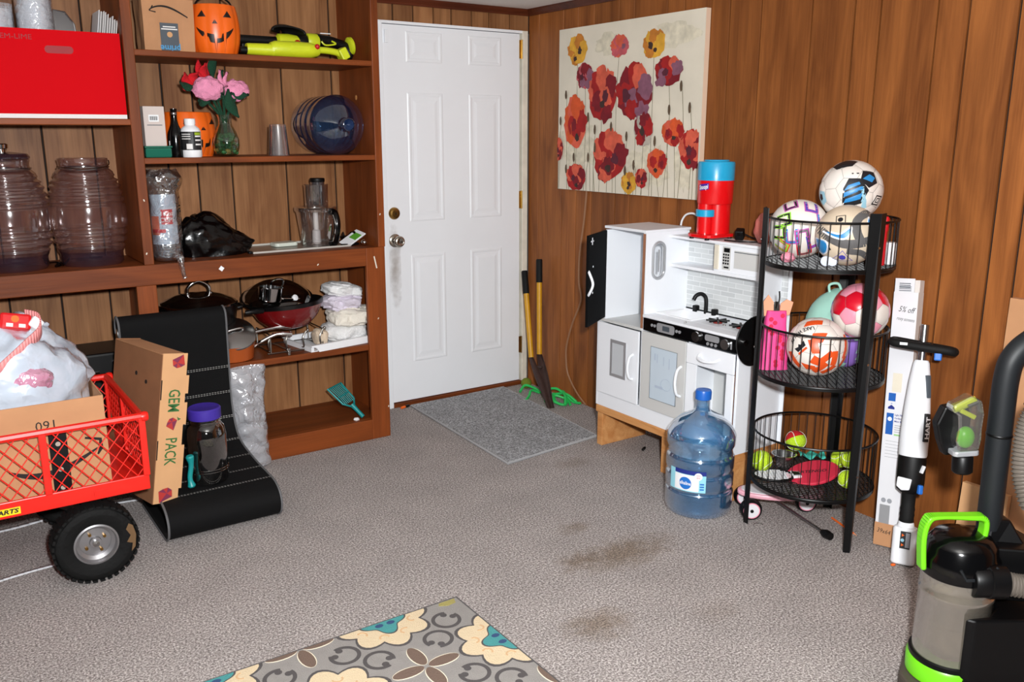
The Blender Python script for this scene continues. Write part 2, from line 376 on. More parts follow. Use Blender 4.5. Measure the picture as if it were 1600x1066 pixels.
t5 = obj('trim_5', B().box(-.928, -.05, -.008, .05, 2.061, 2.075), 'door_paint'); tag(t5, 'white door head jamb', kind='structure')
t6 = obj('trim_6', B().box(-.928, -.05, -.015, .06, 0, .024), 'case_wood', bev=.004); tag(t6, 'brown wooden door threshold', kind='structure')
# filler behind the gap round the door

# ---------------------------------------------------------------- bookcase
F = -.415
bc = thing('bookcase', (-2.1, 0, 0), 'brown stained built-in wooden bookcase with open shelves left of the door', 'bookcase')
def board(name, x0, x1, y0, y1, z0, z1, up=False, bev=.003):
    cx, cy, cz = (x0+x1)/2, (y0+y1)/2, (z0+z1)/2
    return obj(name, B().box(x0-cx, x1-cx, y0-cy, y1-cy, z0-cz, z1-cz), 'case_wood_up' if up else 'case_wood', bc, bev=bev, loc=(cx+2.1, cy, cz))
LX = -3.35
board('stile', -1.185, -1.148, F, F+.022, .972, H-.002, True)
board('stile', -1.252, -1.152, F, F+.022, 0, .972, True)
board('stile', -2.262, -2.222, F, F+.022, .972, H-.002, True)
board('stile', -2.302, -2.222, F, F+.022, .105, .885, True)
board('stile', LX-.04, LX, F, F+.022, .972, H-.002, True)
board('stile', LX-.08, LX, F, F+.022, .105, .885, True)
board('side_panel', -1.172, -1.152, F+.022, -.001, 0, H-.002, True)
board('side_panel', -2.256, -2.236, F+.022, -.001, .972, H-.002, True)
board('side_panel', -2.256, -2.236, F+.022, -.001, 0, .945, True)
board('side_panel', LX-.03, LX-.01, F+.022, -.001, 0, H-.002, True)
for z, x0, x1 in ((1.838, -2.236, -1.172), (1.411, -2.236, -1.172), (1.566, LX-.01, -2.256)):
    board('shelf', x0, x1, F+.004, -.001, z-.024, z)
board('counter', LX-.03, -1.172, F+.022, -.001, .945, .969)
board('rail', LX-.08, -1.252, F-.001, F+.022, .885, .972)
board('shelf', -2.236, -1.172, F+.012, -.001, .462, .492)
board('shelf', LX, -2.256, F+.022, -.001, .083, .105)
board('shelf', -2.236, -1.172, F+.022, -.001, .083, .105)
board('kick_rail', LX-.08, -1.252, F-.001, F+.022, 0, .105)
obj('paint_chip', B().at((-1.946+2.1, F-.0015, .932), (0, R(40), 0)).box(-.009, .009, -.0015, 0, -.009, .009), 'white_plastic', bc)
obj('paint_chip', B().at((-1.205+2.1, F-.0012, .90), (0, R(-12), 0)).box(-.003, .003, -.001, 0, -.03, .03), 'jamb_paint', bc)
for x, z in ((-1.172, 1.13), (-1.2, .62), (-1.16, .16), (-1.5, .912), (-2.24, 1.24), (-2.25, 1.02)):
    obj('paint_chip', B().at((x+2.1, F-.0012, z), (0, random.uniform(-1, 1), 0)).box(-.0022, .0022, -.001, 0, -.004, .005), 'jamb_paint', bc)
for x, z in ((-1.165, 1.68),):
    obj('knot', B().at((-1.1735+2.1, -.2, z), (0, R(-90), 0)).lathe([(.012, 0), (.01, .001), (0, .0012)], 14), 'pine', bc)

# ---------------------------------------------------------------- bookcase, left bay
mat('red_card', (204, 8, 20), .85, spec=.1); mat('red_card_dark', (150, 20, 30), .6)
rb = thing('red_carton', (-2.535, -.22, 1.567), 'open red carton with faint lettering on upper left shelf', 'box')
X0, X1, Y0, Y1, Z1 = -.30, .268, -.165, .16, .328
obj('front_panel', B().box(X0, X1, Y0, Y0+.004, .016, Z1), 'red_card', rb)
obj('side_panel', B().box(X0, X0+.004, Y0+.004, Y1, 0, Z1), 'red_card', rb); obj('side_panel', B().box(X1-.004, X1, Y0+.004, Y1, 0, Z1), 'red_card', rb)
obj('back_panel', B().box(X0, X1, Y1-.004, Y1, 0, Z1), 'red_card', rb); obj('bottom', B().box(X0+.004, X1-.004, Y0+.004, Y1-.004, 0, .004), 'white_paper', rb)
obj('white_band', B().box(X0, X1, Y0, Y0+.004, 0, .016), 'white_paper', rb)
obj('hand_hole', B().at((.045, Y0, .256), (R(90), 0, 0)).prism(rrect(-.05, .05, -.014, .014, .013), 0, .0008), 'red_card_dark', rb)
letter('LEM-LIME', 'red_card_dark', rb, .026, (-.105, Y0-.0006, .297), (R(90), 0, 0), width=.12)
clear('wrap', (236, 238, 242), .22, .08, .30, (225, 228, 235), bump=.5, bs=25)
mat('foam_white', (232, 234, 236), .6)
for i, (x, lab) in enumerate(((-2.545, 'plastic-wrapped stack of white foam cups right of another in red carton'), (-2.685, 'plastic-wrapped stack of white foam cups at left edge of red carton'))):
    t = thing('foam_cup_stack', (x, -.26, 1.5715), lab, 'cup stack', 'wrapped foam cups in the red carton')
    pr = [(.045, 0)]
    for k in range(16): z = .02+k*.027; pr += [(.060, z), (.0625, z+.004), (.0625, z+.016), (.058, z+.018)]
    if i: pr = [p for p in pr if p[1] < .40]
    obj('cups', B().lathe(pr, 24), 'foam_white', t, True)
    h = pr[-1][1]+.02
    obj('sleeve', B().grid(lambda u, v: ((.0665+.003*vn((math.cos(2*PI*u), math.sin(2*PI*u), v*6), 2.5))*math.cos(2*PI*u), (.0665+.003*vn((math.cos(2*PI*u), math.sin(2*PI*u), v*6), 2.5))*math.sin(2*PI*u), v*h), 32, 24, True), 'wrap', t, True)
clear('smoke_plastic', (120, 112, 112), .2, .15, .45, (96, 90, 92))
g = thing('grey_lid_tray', (-2.43, -.24, 1.5715), 'smoky grey plastic tray standing in red carton beside papers', 'tray', rot=(0, R(-5), 0))
obj('panel', B().at((0, 0, 0), (R(90), 0, 0)).prism([(-.07, 0), (.06, 0), (.055, .36), (.03, .405), (-.065, .43)], -.006, .006), 'smoke_plastic', g, bev=.002)
obj('rim', B().tube([(-.07, 0, .0), (.06, 0, 0), (.055, 0, .36), (.03, 0, .405), (-.065, 0, .43)], .006, 6, True), 'smoke_plastic', g, True)
ps = thing('paper_pile', (-2.335, -.24, 1.5715), 'sheaf of white paper sheets leaning in red carton', 'papers')
for i in range(14):
    w = .30+random.uniform(-.01, .012)
    b = B().at((-.05+i*.0085, random.uniform(-.006, .006), .0), (0, R(9), 0)).box(0, .0026, -.07, .07, 0, .425-i*.0045+random.uniform(-.012, .008))
    obj('sheet', b, 'white_paper' if i else 'foam_white', ps)
clear('jar_glass', (240, 232, 233), .20, .11, .03, (170, 140, 160), edge=.35, rim=(176, 158, 164))
clear('jar_base', (196, 182, 194), .14, .05, .15, (96, 80, 100))
def drink_jar(x, y, label, lid):
    t = thing('glass_drink_jar', (x, y, .969), label, 'glass jar', 'ribbed drink jars on the counter')
    base = [(.0, 0), (.112, 0), (.122, .012), (.122, .05), (.128, .062)]
    body = []
    key = [(.128, .062), (.142, .1), (.150, .16), (.152, .22), (.147, .28), (.137, .33), (.122, .365), (.104, .392)]
    def R0(z):
        for (r0, z0), (r1, z1) in zip(key, key[1:]):
            if z <= z1: return r0+(r1-r0)*(z-z0)/(z1-z0)
        return .1
    pr = [Vector((R0(z)+d, z, 0)) for z, d in [(.062, 0)]+[(zz+o, d) for zz in (.088, .118, .148) for o, d in ((-.010, 0), (-.004, -.009), (.004, -.009), (.010, 0))]+[(.17, .001), (.20, .001), (.23, .001)]+[(zz+o, d) for zz in (.258, .287, .315, .340, .362) for o, d in ((-.009, 0), (-.003, -.009), (.003, -.009), (.009, 0))]+[(.378, 0)]]
    prof = [(p.x, p.y) for p in pr]+[(.112, .385), (.098, .398), (.093, .405), (.093, .425), (.096, .432), (.096, .440), (.09, .442)]
    obj('jar_body', B().lathe(prof, 48, cap=False), 'jar_glass', t, True, 60)
    obj('jar_base', B().lathe(base, 48, cap=True), 'jar_base', t, True)
    if lid:
        obj('lid', B().lathe([(.0, .447), (.085, .447), (.098, .443), (.099, .45), (.09, .462), (.05, .467), (.026, .470)], 40), 'jar_base', t, True)
        obj('lid_knob', B().lathe([(.016, .468), (.016, .48), (.026, .484), (.027, .498), (.02, .502), (0, .502)], 24), 'chrome', t, True)
    w = [(.098*math.cos(2*PI*i/40), .098*math.sin(2*PI*i/40), .405) for i in range(40)]
    obj('wire_ring', B().tube(w, .0028, 6, True), 'steel', t, True)
    if not lid:
        obj('wire_bail', B().tube(spline([(-.099, -.01, .408), (-.07, -.075, .402), (-.01, -.101, .396), (.06, -.082, .404), (.094, -.03, .414), (.1, 0, .43)], 6), .0028, 6), 'steel', t, True)
    return t
drink_jar(-2.425, -.215, 'purple tinted ribbed glass drink jar, open, with wire bail', False)
drink_jar(-2.715, -.215, 'purple tinted ribbed glass drink jar with lid and knob at left edge', True)
cd = obj('black_power_cable', B().tube(spline([(-2.585, -.12, .973), (-2.565, -.2, .985), (-2.545, -.24, .975), (-2.56, -.27, .99), (-2.575, -.25, .974), (-2.54, -.2, .975), (-2.53, -.09, .98), (-2.48, -.05, .974), (-2.36, -.045, .974)], 8), .0042, 6), 'black_gloss', None, True)
tag(cd, 'thin black cable bunched between the two glass jars', 'cable')

# ---------------------------------------------------------------- bookcase, right bay, top shelf
mat('kraft', (186, 136, 96), .8, var=.06, vs=10); mat('kraft_dark', (138, 94, 62), .85, var=.08, vs=12); mat('kraft_light', (206, 158, 112), .8, var=.05, vs=10)
mat('tape_grey', (72, 80, 88), .4); mat('prime_blue', (70, 150, 200), .6)
ab = thing('paper_bag', (-2.066, -.29, 1.838), 'brown paper shopping bag with black arrow and upside-down label', 'bag')
def bagf(u, v):
    pts = [(-.1, -.065), (.1, -.065), (.1, .065), (0, .075), (-.1, .065)]
    t = u*5; i = int(t) % 5; f = t-int(t); a, b2 = pts[i], pts[(i+1) % 5]
    x = a[0]+(b2[0]-a[0])*f; y = a[1]+(b2[1]-a[1])*f; z = v*.215
    d = .004*vn((x*20, y*20, z*12)); k = 1+.03*v
    return (x*k+d, y*k+d, z+(.006*vn((x*30, y*30, 0)) if v > .99 else 0))
obj('bag_body', B().grid(bagf, 40, 10, True).box(-.09, .09, -.06, .06, .001, .003), 'kraft', ab)
obj('rolled_rim', B().tube([bagf(i/40, .985) for i in range(40)], .004, 6, True), 'kraft_dark', ab, True)
obj('label', B().box(-.038, .034, -.0735, -.0715, .004, .112), 'tape_grey', ab)
letter('prime', 'prime_blue', ab, .034, (-.002, -.0745, .014), (R(90), PI, 0), bold=.02)
obj('label_dot', B().at((-.002, -.0745, .067), (R(90), 0, 0)).prism(circ(0, 0, .011, 20), 0, .0004), 'kraft_light', ab)
for z, w in ((.097, .05), (.088, .064)): obj('label_line', B().box(-.002-w/2, -.002+w/2, -.0742, -.0736, z-.0022, z+.0022), 'white_paper', ab)
sm = [(-.075+.15*i/20, -.073, .158+.026*math.sin(PI*(i/20)**.8)-.02*(i/20)) for i in range(21)]
obj('arrow_print', B().tube(sm, [.0022+.0016*math.sin(PI*i/20) for i in range(21)], 6).tube([(-.06, -.073, .176), (-.073, -.073, .156), (-.05, -.073, .152)], .0025, 6), 'ink', ab)

mat('pumpkin_orange', (240, 104, 24), .35, var=.04, vs=6); mat('pumpkin_black', (24, 14, 10), .45); mat('pumpkin_dark', (150, 50, 8), .5)
def pumpkin(loc, rx, h, yaw, label, handle):
    t = thing('pumpkin_bucket', loc, label, 'bucket', 'plastic pumpkin buckets', rz=yaw)
    NU = 80; NV = 22
    def prof(v): return rx*(.70+.30*math.sin(PI*min(1, .10+v*.86))**.7) if v < .5 else rx*(.78+.22*math.sin(PI*min(1, .10+v*.80))**.9)
    def rib(a): return 1-.045*(1-abs(math.sin(a*4.5)))**2.5
    def S(a, v, off=0): r = prof(v)*rib(a+.35)+off; return (r*math.sin(a), -r*math.cos(a), v*h)
    vs = [S(2*PI*i/NU, j/NV) for j in range(NV+1) for i in range(NU)]
    fs = [(j*NU+i, j*NU+(i+1) % NU, (j+1)*NU+(i+1) % NU, (j+1)*NU+i) for j in range(NV) for i in range(NU)]+[list(range(NU))]
    # inner wall so that the bucket is open at the top
    o = len(vs); vs += [tuple(Vector(S(2*PI*i/NU, 1))*.94+Vector((0, 0, .06*h))) for i in range(NU)]+[(p[0]*.9, p[1]*.9, h*.3) for p in [S(2*PI*i/NU, 1) for i in range(NU)]]
    top = NV*NU
    fs += [(top+i, top+(i+1) % NU, o+(i+1) % NU, o+i) for i in range(NU)]+[(o+i, o+(i+1) % NU, o+NU+(i+1) % NU, o+NU+i) for i in range(NU)]+[[o+NU+i for i in range(NU)]]
    obj('bucket_body', B().add(vs, fs), 'pumpkin_orange', t, True, 60)
    def feat(poly, name='face_cutout', m='pumpkin_black', off=.0022):
        # dense fill of a polygon in (angle, height) space
        P = [Vector((p[0]*1.18, .5+(p[1]-.5)*1.15, 0)) for p in poly]
        b = B(); x0 = min(p.x for p in P); x1 = max(p.x for p in P); n = 28; vs = []; fs = []
        for i in range(n+1):
            x = x0+(x1-x0)*min(max(i/n, .001), .999); ys_ = []
            for k in range(len(P)):
                p, q = P[k], P[(k+1) % len(P)]
                if (p.x-x)*(q.x-x) < 0: ys_.append(p.y+(q.y-p.y)*(x-p.x)/(q.x-p.x))
            ys_ = [min(ys_), max(ys_)] if ys_ else [0, 0]
            for k in range(5): vs.append(S(x, ys_[0]+(ys_[1]-ys_[0])*k/4, off))
        for i in range(n):
            for k in range(4): fs.append((i*5+k, i*5+5+k, i*5+6+k, i*5+k+1))
        b.add(vs, fs); return obj(name, b, m, t)
    for sx in (-1, 1): feat([(sx*.46-.16, .70), (sx*.46+.16, .70), (sx*.46+.02, .815)])
    feat([(-.09, .58), (.09, .58), (0, .655)])
    mouth = [(-.66, .51), (-.42, .42), (-.2, .40), (-.2, .40), (.0, .40), (.12, .40), (.3, .42), (.66, .53), (.56, .40), (.34, .28), (.2, .25), (.2, .32), (.02, .32), (.02, .25), (-.2, .26), (-.24, .33), (-.4, .33), (-.42, .30), (-.56, .39)]
    up_ = lambda x: .395+.13*(abs(x)/.66)**2; lo_ = lambda x: .245+.26*(abs(x)/.66)**2.2
    poly = []
    xsx = [-.66+1.32*i/40 for i in range(41)]
    for x in xsx: poly.append((x, up_(x)-(.07 if -.02 < x < .2 else 0)))
    for x in xsx[::-1]: poly.append((x, lo_(x)+(.075 if -.42 < x < -.2 else 0)))
    feat(poly)
    if handle:
        obj('handle', B().tube(spline([(rx*.72, 0, h*.97), (rx*.6, .03, h*1.12), (0, .05, h*1.3), (-rx*.6, .03, h*1.12), (-rx*.72, 0, h*.97)], 8), .004, 6), 'black_plastic', t, True)
    obj('foot_ring', B().lathe([(rx*.66, .0005), (rx*.72, .0005), (rx*.72, .006), (rx*.66, .006)], 40, cap=False), 'pumpkin_orange', t, True)
    return t
pumpkin((-1.863, -.30, 1.838), .103, .2, -.28, 'orange plastic pumpkin bucket on top shelf beside the garden tools', True)
pumpkin((-1.975, -.165, 1.411), .118, .19, .32, 'orange plastic pumpkin bucket behind the bottles on second shelf', False)

mat('tool_yellow', (206, 218, 36), .4, var=.06, vs=14); mat('tool_black', (10, 10, 10), .45, spec=.3); mat('red_plastic', (190, 20, 30), .4)
st = thing('string_trimmer', (-1.5, -.24, 1.838), 'black and lime yellow string trimmer lying at the back of top shelf', 'string trimmer')
def lx(b, prof, n=20, y=0, z=0, tilt=0, x=0):      # a solid of revolution along +X
    b.M = Matrix.Translation((x, y, z)) @ Matrix.Rotation(R(90), 4, 'Y') @ Matrix.Rotation(tilt, 4, 'X'); b.lathe(prof, n); b.M = Matrix(); return b
obj('shaft', lx(B(), [(.020, -.29), (.020, -.07)], 18, 0, .078), 'tool_black', st, True)
obj('rear_support', B().box(-.24, -.20, -.03, .03, 0, .06), 'tool_black', st, bev=.004)
obj('motor_block', lx(B(), [(.02, -.075), (.034, -.065), (.036, -.02), (.03, .03)], 20, 0, .078), 'tool_yellow', st, True)
obj('guard', B().at((-.035, 0, .118)).grid(lambda u, v: ((.075*math.cos(PI*(1-u))*math.cos(PI/2*v*.95)+.01*u), (-.055+.11*v), .042*math.sin(PI*u)**.6*(1-.3*abs(2*v-1))-.012*u), 18, 8), 'tool_black', st, True, solid=.008)
obj('red_button', B().sphere((.012, -.04, .07), .016, 12, 8), 'red_plastic', st, True)
obj('sleeve_black', lx(B(), [(.028, .02), (.032, .03), (.032, .075), (.028, .08)], 20, 0, .082, R(-3)), 'tool_black', st, True)
obj('sleeve_yellow', lx(B(), [(.033, .07), (.036, .075), (.036, .12), (.033, .125)], 20, 0, .086), 'tool_yellow', st, True)
obj('grip', B().tube(spline([(.12, 0, .09), (.17, 0, .092), (.22, 0, .084), (.262, 0, .072), (.282, 0, .04), (.27, 0, .02)], 5), [.034, .032, .03, .028, .026, .025, .025, .024, .024, .023, .023, .022, .022, .022, .021, .021, .02, .02, .02, .02, .02, .02, .02, .02, .02, .018], 14), 'tool_black', st, True)
obj('grip_inlay', B().tube(spline([(.13, -.034, .086), (.15, -.036, .07), (.2, -.034, .078), (.18, -.034, .09)], 5), .004, 6), 'tool_yellow', st, True)
obj('end_cap', B().at((.283, 0, .075), (0, R(80), 0)).lathe([(.0, -.01), (.03, -.01), (.041, -.002), (.041, .012), (.03, .02), (0, .021)], 24), 'tool_yellow', st, True)
obj('info_strip', B().box(.14, .19, -.004, .004, .123, .127), 'foam_white', st)
lb = thing('leaf_blower', (-1.5, -.345, 1.838), 'lime yellow leaf blower lying along the front of top shelf', 'leaf blower')
obj('nozzle_tip', lx(B(), [(.014, -.275), (.016, -.245)], 16, 0, .024), 'tool_black', lb, True)
obj('nozzle', lx(B(), [(.022, -.247), (.024, -.24), (.026, -.14), (.03, -.13)], 20, 0, .03), 'tool_yellow', lb, True)
obj('housing', lx(B(), [(.026, -.14), (.034, -.12), (.036, -.02), (.034, .04), (.026, .075), (.02, .085)], 24, 0, .036), 'tool_yellow', lb, True)
obj('label', B().box(-.06, .03, -.0362, -.0352, .03, .05), 'tool_yellow', lb)
obj('red_switch', B().sphere((.068, -.026, .052), .012, 10, 8), 'red_plastic', lb, True)
obj('handle', B().tube(spline([(.07, 0, .04), (.12, 0, .04), (.17, 0, .034), (.2, 0, .022)], 5), .015, 12), 'tool_yellow', lb, True)
obj('battery_foot', B().at((.2, 0, .028), (0, R(-28), 0)).box(-.02, .02, -.03, .03, -.026, .026), 'tool_yellow', lb, bev=.006)

# ---------------------------------------------------------------- bookcase, right bay, second shelf
clear('teal_plastic', (60, 140, 118), .15, .15, .75, (32, 118, 96))
tb = thing('teal_container', (-2.153, -.325, 1.411), 'low teal plastic container under the white box', 'container')
obj('tub', B().box(-.053, .053, -.045, .045, 0, .04), 'teal_plastic', tb, bev=.006); obj('lid', B().box(-.056, .056, -.048, .048, .04, .048), 'teal_plastic', tb, bev=.003)
wbx = thing('small_white_box', (-2.157, -.325, 1.459), 'small upright white carton with barcode on top of teal container', 'box')
mat('card_grey', (204, 192, 186), .8)
obj('carton', B().box(-.042, .042, -.03, .03, 0, .16), 'card_grey', wbx, bev=.0015)
obj('barcode', B().box(-.022, .018, -.0308, -.0302, .098, .126), 'foam_white', wbx)
for i in range(9): obj('bar', B().box(-.018+i*.0036, -.0164+i*.0036+.0008*(i % 2), -.0312, -.0308, .104, .120), 'ink', wbx)
obj('print_line', B().box(-.03, .03, -.0306, -.0302, .083, .086), 'tape_grey', wbx)
bb = thing('black_bottle', (-2.075, -.345, 1.411), 'tall black glass bottle in front of pumpkin bucket', 'bottle')
obj('glass', B().lathe([(0, .001), (.029, .001), (.031, .006), (.031, .085), (.028, .105), (.016, .135), (.0125, .155), (.012, .185), (.0135, .19), (.0135, .2), (0, .2)], 28), 'black_gloss', bb, True)
obj('foil_mark', B().lathe([(.0128, .175), (.0136, .176), (.0136, .184), (.0128, .185)], 24, cap=False), 'steel', bb, True)
obj('side_mark', B().box(-.030, -.026, -.013, -.004, .05, .068), 'white_plastic', bb)
wbt = thing('white_bottle', (-2.016, -.36, 1.411), 'white plastic bottle with black label on second shelf', 'bottle')
obj('bottle_body', B().lathe([(0, 0), (.038, 0), (.041, .006), (.041, .108), (.036, .120), (.021, .132), (.02, .138)], 32), 'white_plastic', wbt, True)
obj('cap', B().lathe([(.0225, .136), (.0225, .158), (.02, .16), (0, .16)], 28), 'white_plastic', wbt, True)
mat('label_black', (28, 28, 30), .5); mat('label_green', (150, 176, 40), .5)
def cyl_map(r, yaw0): return lambda u, v: (r*math.sin(yaw0+u/r), -r*math.cos(yaw0+u/r), v)
def cyl_patch(b, r, a0, a1, z0, z1, n=10): return b.grid(lambda u, v: (r*math.sin(a0+(a1-a0)*u), -r*math.cos(a0+(a1-a0)*u), z0+(z1-z0)*v), n, 1)
obj('label', cyl_patch(B(), .0416, -1.5, .95, .03, .106), 'label_black', wbt)
obj('label_band', cyl_patch(B(), .0419, .12, .9, .092, .103), 'label_green', wbt)
for z in (.05, .068, .084): obj('label_line', cyl_patch(B(), .0419, .15, .85, z, z+.006), 'white_paper', wbt)
for z in (.075, .085, .094): obj('label_line', cyl_patch(B(), .0419, -1.3, -.3, z, z+.003), 'white_paper', wbt)
obj('barcode', cyl_patch(B(), .0419, -.75, -.15, .034, .056), 'white_paper', wbt)
clear('vase_glass', (214, 226, 214), .14, .03, .03, (120, 160, 120))
va = thing('glass_vase', (-1.857, -.325, 1.411), 'clear glass vase filled with green glass pebbles', 'vase')
obj('vase_body', B().lathe([(.0, .002), (.038, .002), (.047, .012), (.056, .045), (.056, .07), (.045, .105), (.03, .135), (.026, .15), (.032, .172), (.036, .178)], 36, cap=False), 'vase_glass', va, True, 60)
mat('pebble_green', (44, 92, 52), .12, var=.5, vs=40, coat=.6); mat('pebble_amber', (150, 120, 60), .12, coat=.6)
b = B()
for i in range(70):
    z = .012+.085*random.random(); rm = .046 if z < .07 else .036
    a = random.random()*2*PI; r = rm*(.55+.4*random.random()); b.k = 1 if random.random() < .18 else 0
    b.sphere((r*math.cos(a), r*math.sin(a), z), .0105+.003*random.random(), 8, 6, 1, 1, .7)
tag(obj('glass_pebbles', b, ['pebble_green', 'pebble_amber'], va, True), kind='stuff')
mat('yarn_pink', (238, 150, 184), .95, var=.12, vs=40, bump=.6, bs=220); mat('yarn_red', (214, 20, 34), .95, bump=.6, bs=220); mat('yarn_green', (14, 62, 40), .95, bump=.6, bs=220)
def stem(t, top): obj('stem', B().tube(spline([(0, 0, .02), (.006*top[0]/abs(top[0]+1e-6), 0, .15), (top[0]*.55, top[1]*.5, .15+(top[2]-.15)*.55), top], 6), .006, 8), 'yarn_green', t, True)
def leaf(t, base, tip, w, name='leaf', m='yarn_green', th=.010, bend=.02):
    a, c = Vector(base), Vector(tip); d = c-a; s_ = d.cross(Vector((0.3, -1, .2))).normalized(); n_ = d.cross(s_).normalized()
    obj(name, B().grid(lambda u, v: tuple(a+d*v+s_*(w*math.sin(PI*(.04+.92*v))*(2*u-1))+n_*(bend*math.sin(PI*v)+.4*w*(2*u-1)**2)), 8, 12), m, t, True, solid=th)
def puff(t, c, r, seed):
    def fn(p): return 1+.16*vn(p, 3.2, seed)+.07*math.sin(9*p.x+seed)*math.sin(8*p.z)
    obj('bloom', B().sphere(c, r, 28, 18, 1.15, .75, .88, fn), 'yarn_pink', t, True, 80)
base = (-1.857, -.325, 1.411)
f1 = thing('pink_flower', base, 'pink knitted flower hanging to the left over the vase', 'flower', 'knitted flowers in the vase'); stem(f1, (-.055, -.02, .25)); puff(f1, (-.068, -.025, .285), .056, 1.0)
leaf(f1, (-.06, -.02, .232), (-.11, -.04, .235), .02); leaf(f1, (-.06, -.04, .235), (-.02, -.06, .262), .02)
f2 = thing('pink_flower', base, 'pink knitted flower leaning right with drooping green leaves', 'flower', 'knitted flowers in the vase'); stem(f2, (.055, .0, .25)); puff(f2, (.062, .012, .283), .05, 4.0)
leaf(f2, (.02, -.03, .285), (.05, -.05, .17), .03); leaf(f2, (.03, -.03, .27), (.095, -.045, .265), .02)
f3 = thing('red_flower', base, 'red knitted flower rising upright above the pink ones', 'flower', 'knitted flowers in the vase'); stem(f3, (-.04, .03, .33))
for tip in ((-.085, .02, .405), (-.06, .0, .385), (-.035, .03, .40)): leaf(f3, (-.05, .025, .325), tip, .022, 'petal', 'yarn_red')
leaf(f3, (-.03, .01, .33), (-.012, .0, .43), .022)
f4 = thing('red_flower', base, 'red knitted flower drooping low at the far left of the vase', 'flower', 'knitted flowers in the vase'); stem(f4, (-.12, .02, .30))
for tip in ((-.16, .0, .31), (-.15, -.01, .345), (-.10, -.01, .345)): leaf(f4, (-.11, .02, .295), tip, .024, 'petal', 'yarn_red')
leaf(f4, (-.10, .0, .285), (-.175, -.02, .308), .018)
f5 = thing('pink_bud', base, 'half-open pink knitted bud between two pink flowers', 'flower', 'knitted flowers in the vase'); stem(f5, (.0, -.01, .30)); leaf(f5, (0, -.02, .285), (.004, -.02, .36), .02); leaf(f5, (.006, -.035, .30), (-.012, -.035, .36), .012, 'petal', 'yarn_pink'); leaf(f5, (.012, -.035, .30), (.018, -.035, .35), .01, 'petal', 'yarn_pink')
clear('cup_plastic', (240, 237, 237), .22, .08, .07, (210, 210, 215))
cp = thing('plastic_cup', (-1.625, -.335, 1.411), 'clear plastic cup stack standing upside down', 'cup')
obj('cup', B().lathe([(.0465, 0), (.0475, .002), (.0465, .006), (.0365, .138), (.03, .14), (0, .138)], 32, cap=False), 'cup_plastic', cp, True)
for k in range(1): obj('inner_cup', B().lathe([(.0455-.0004*k, .004+.005*k), (.035-.0004*k, .13+.002*k), (0, .129+.002*k)], 32, cap=False), 'cup_plastic', cp, True)
clear('jug_blue', (176, 206, 234), .22, .05, .06, (40, 90, 160), edge=.4, rim=(48, 84, 136))
mat('jug_dark', (24, 44, 80), .3)
def jug_profile(s=1.0):
    return [(r*s, z*s) for r, z in [(.0, .012), (.09, .012), (.125, .0), (.134, .012), (.137, .03), (.137, .085), (.131, .092), (.131, .098), (.137, .105), (.137, .148), (.131, .155), (.131, .161), (.137, .168), (.137, .212), (.130, .222), (.130, .242), (.138, .255), (.1385, .29), (.130, .305), (.118, .322), (.085, .348), (.045, .366), (.031, .374), (.0285, .385), (.0285, .42), (.031, .424), (.031, .432), (.0265, .434)]]
j2 = thing('empty_water_jug', (-1.312, -.012, 1.411+.1385), 'empty blue water jug lying on its side on second shelf', 'water jug', rot=(R(90), 0, 0))
pj = [(r, z*.93) for r, z in jug_profile()]
obj('jug_body', B().lathe(pj, 56, cap=False), 'jug_blue', j2, True, 50)
obj('neck_hole', B().lathe([(.0255, .36), (.0255, .398), (.0, .372)], 24, cap=False), 'jug_dark', j2, True)

# ---------------------------------------------------------------- counter of the right bay
clear('bag_clear', (236, 238, 240), .40, .10, .04, (220, 222, 226), bump=.9, bs=22)
clear('cup_clear', (214, 218, 224), .3, .08, .25, (190, 196, 204))
cpk = thing('cup_sleeve_pack', (-2.145, -.325, .969), 'clear bag holding a sleeve of plastic cups with red label', 'cups')
pr = [(.04, .012)]
for k in range(24): z = .02+k*.0115; pr += [(.052, z), (.0545, z+.003), (.0535, z+.008)]
obj('cups', B().lathe(pr, 28), 'cup_clear', cpk, True)
mat('label_pale', (196, 206, 218), .5); mat('label_red', (206, 26, 46), .5); mat('label_orange', (226, 120, 90), .5)
obj('label', cyl_patch(B(), .060, -1.3, .75, .08, .29, 14), 'label_pale', cpk)
obj('red_panel', cyl_patch(B(), .0606, -.45, .35, .165, .228, 10), 'label_red', cpk)
for s_, z in (('16 oz', .21), ('CUPS', .183)): letter(s_, 'white_paper', cpk, .026, mapf=lambda u, v, z=z: cyl_map(.0611, -.05)(u, v+z), bold=.02)
obj('picture_panel', cyl_patch(B(), .0606, -1.25, -.6, .12, .20, 10), 'label_orange', cpk)
obj('red_print', cyl_patch(B(), .0608, -1.2, -.2, .13, .145, 10), 'label_red', cpk)
def slf(u, v):
    a = 2*PI*u; p = (math.cos(a), math.sin(a), v*4)
    r = .066+.007*vn(p, 2.2, 3)
    if v > .78: r = r*(1+.25*math.sin((v-.78)/.22*PI))-.03*max(0, v-.93)/.07*abs(math.sin(2.5*a))
    if v < .06: r *= .75+.25*v/.06
    return (r*math.cos(a), r*math.sin(a), .008+v*.385+.01*vn(p, 3, 9)*v)
obj('bag', B().grid(slf, 48, 36, True), 'bag_clear', cpk, True, 80)
obj('bag_tail', B().tube(spline([(.02, -.06, .03), (.03, -.088, .022), (.03, -.098, -.01), (.036, -.099, -.045), (.04, -.097, -.062)], 5), [.02, .02, .019, .018, .018, .017, .017, .016, .015, .014, .013, .012, .011, .01, .01, .009, .009, .008, .009, .011, .012], 10), 'bag_clear', cpk, True)
mat('bag_black', (3, 3, 4), .22, bump=.5, bs=14, spec=.5)
def heap(p):
    return 1.05+.26*vn(p, 1.8, 5)+.10*vn(p, 4.5, 2)+.03*vn(p, 11, 7)
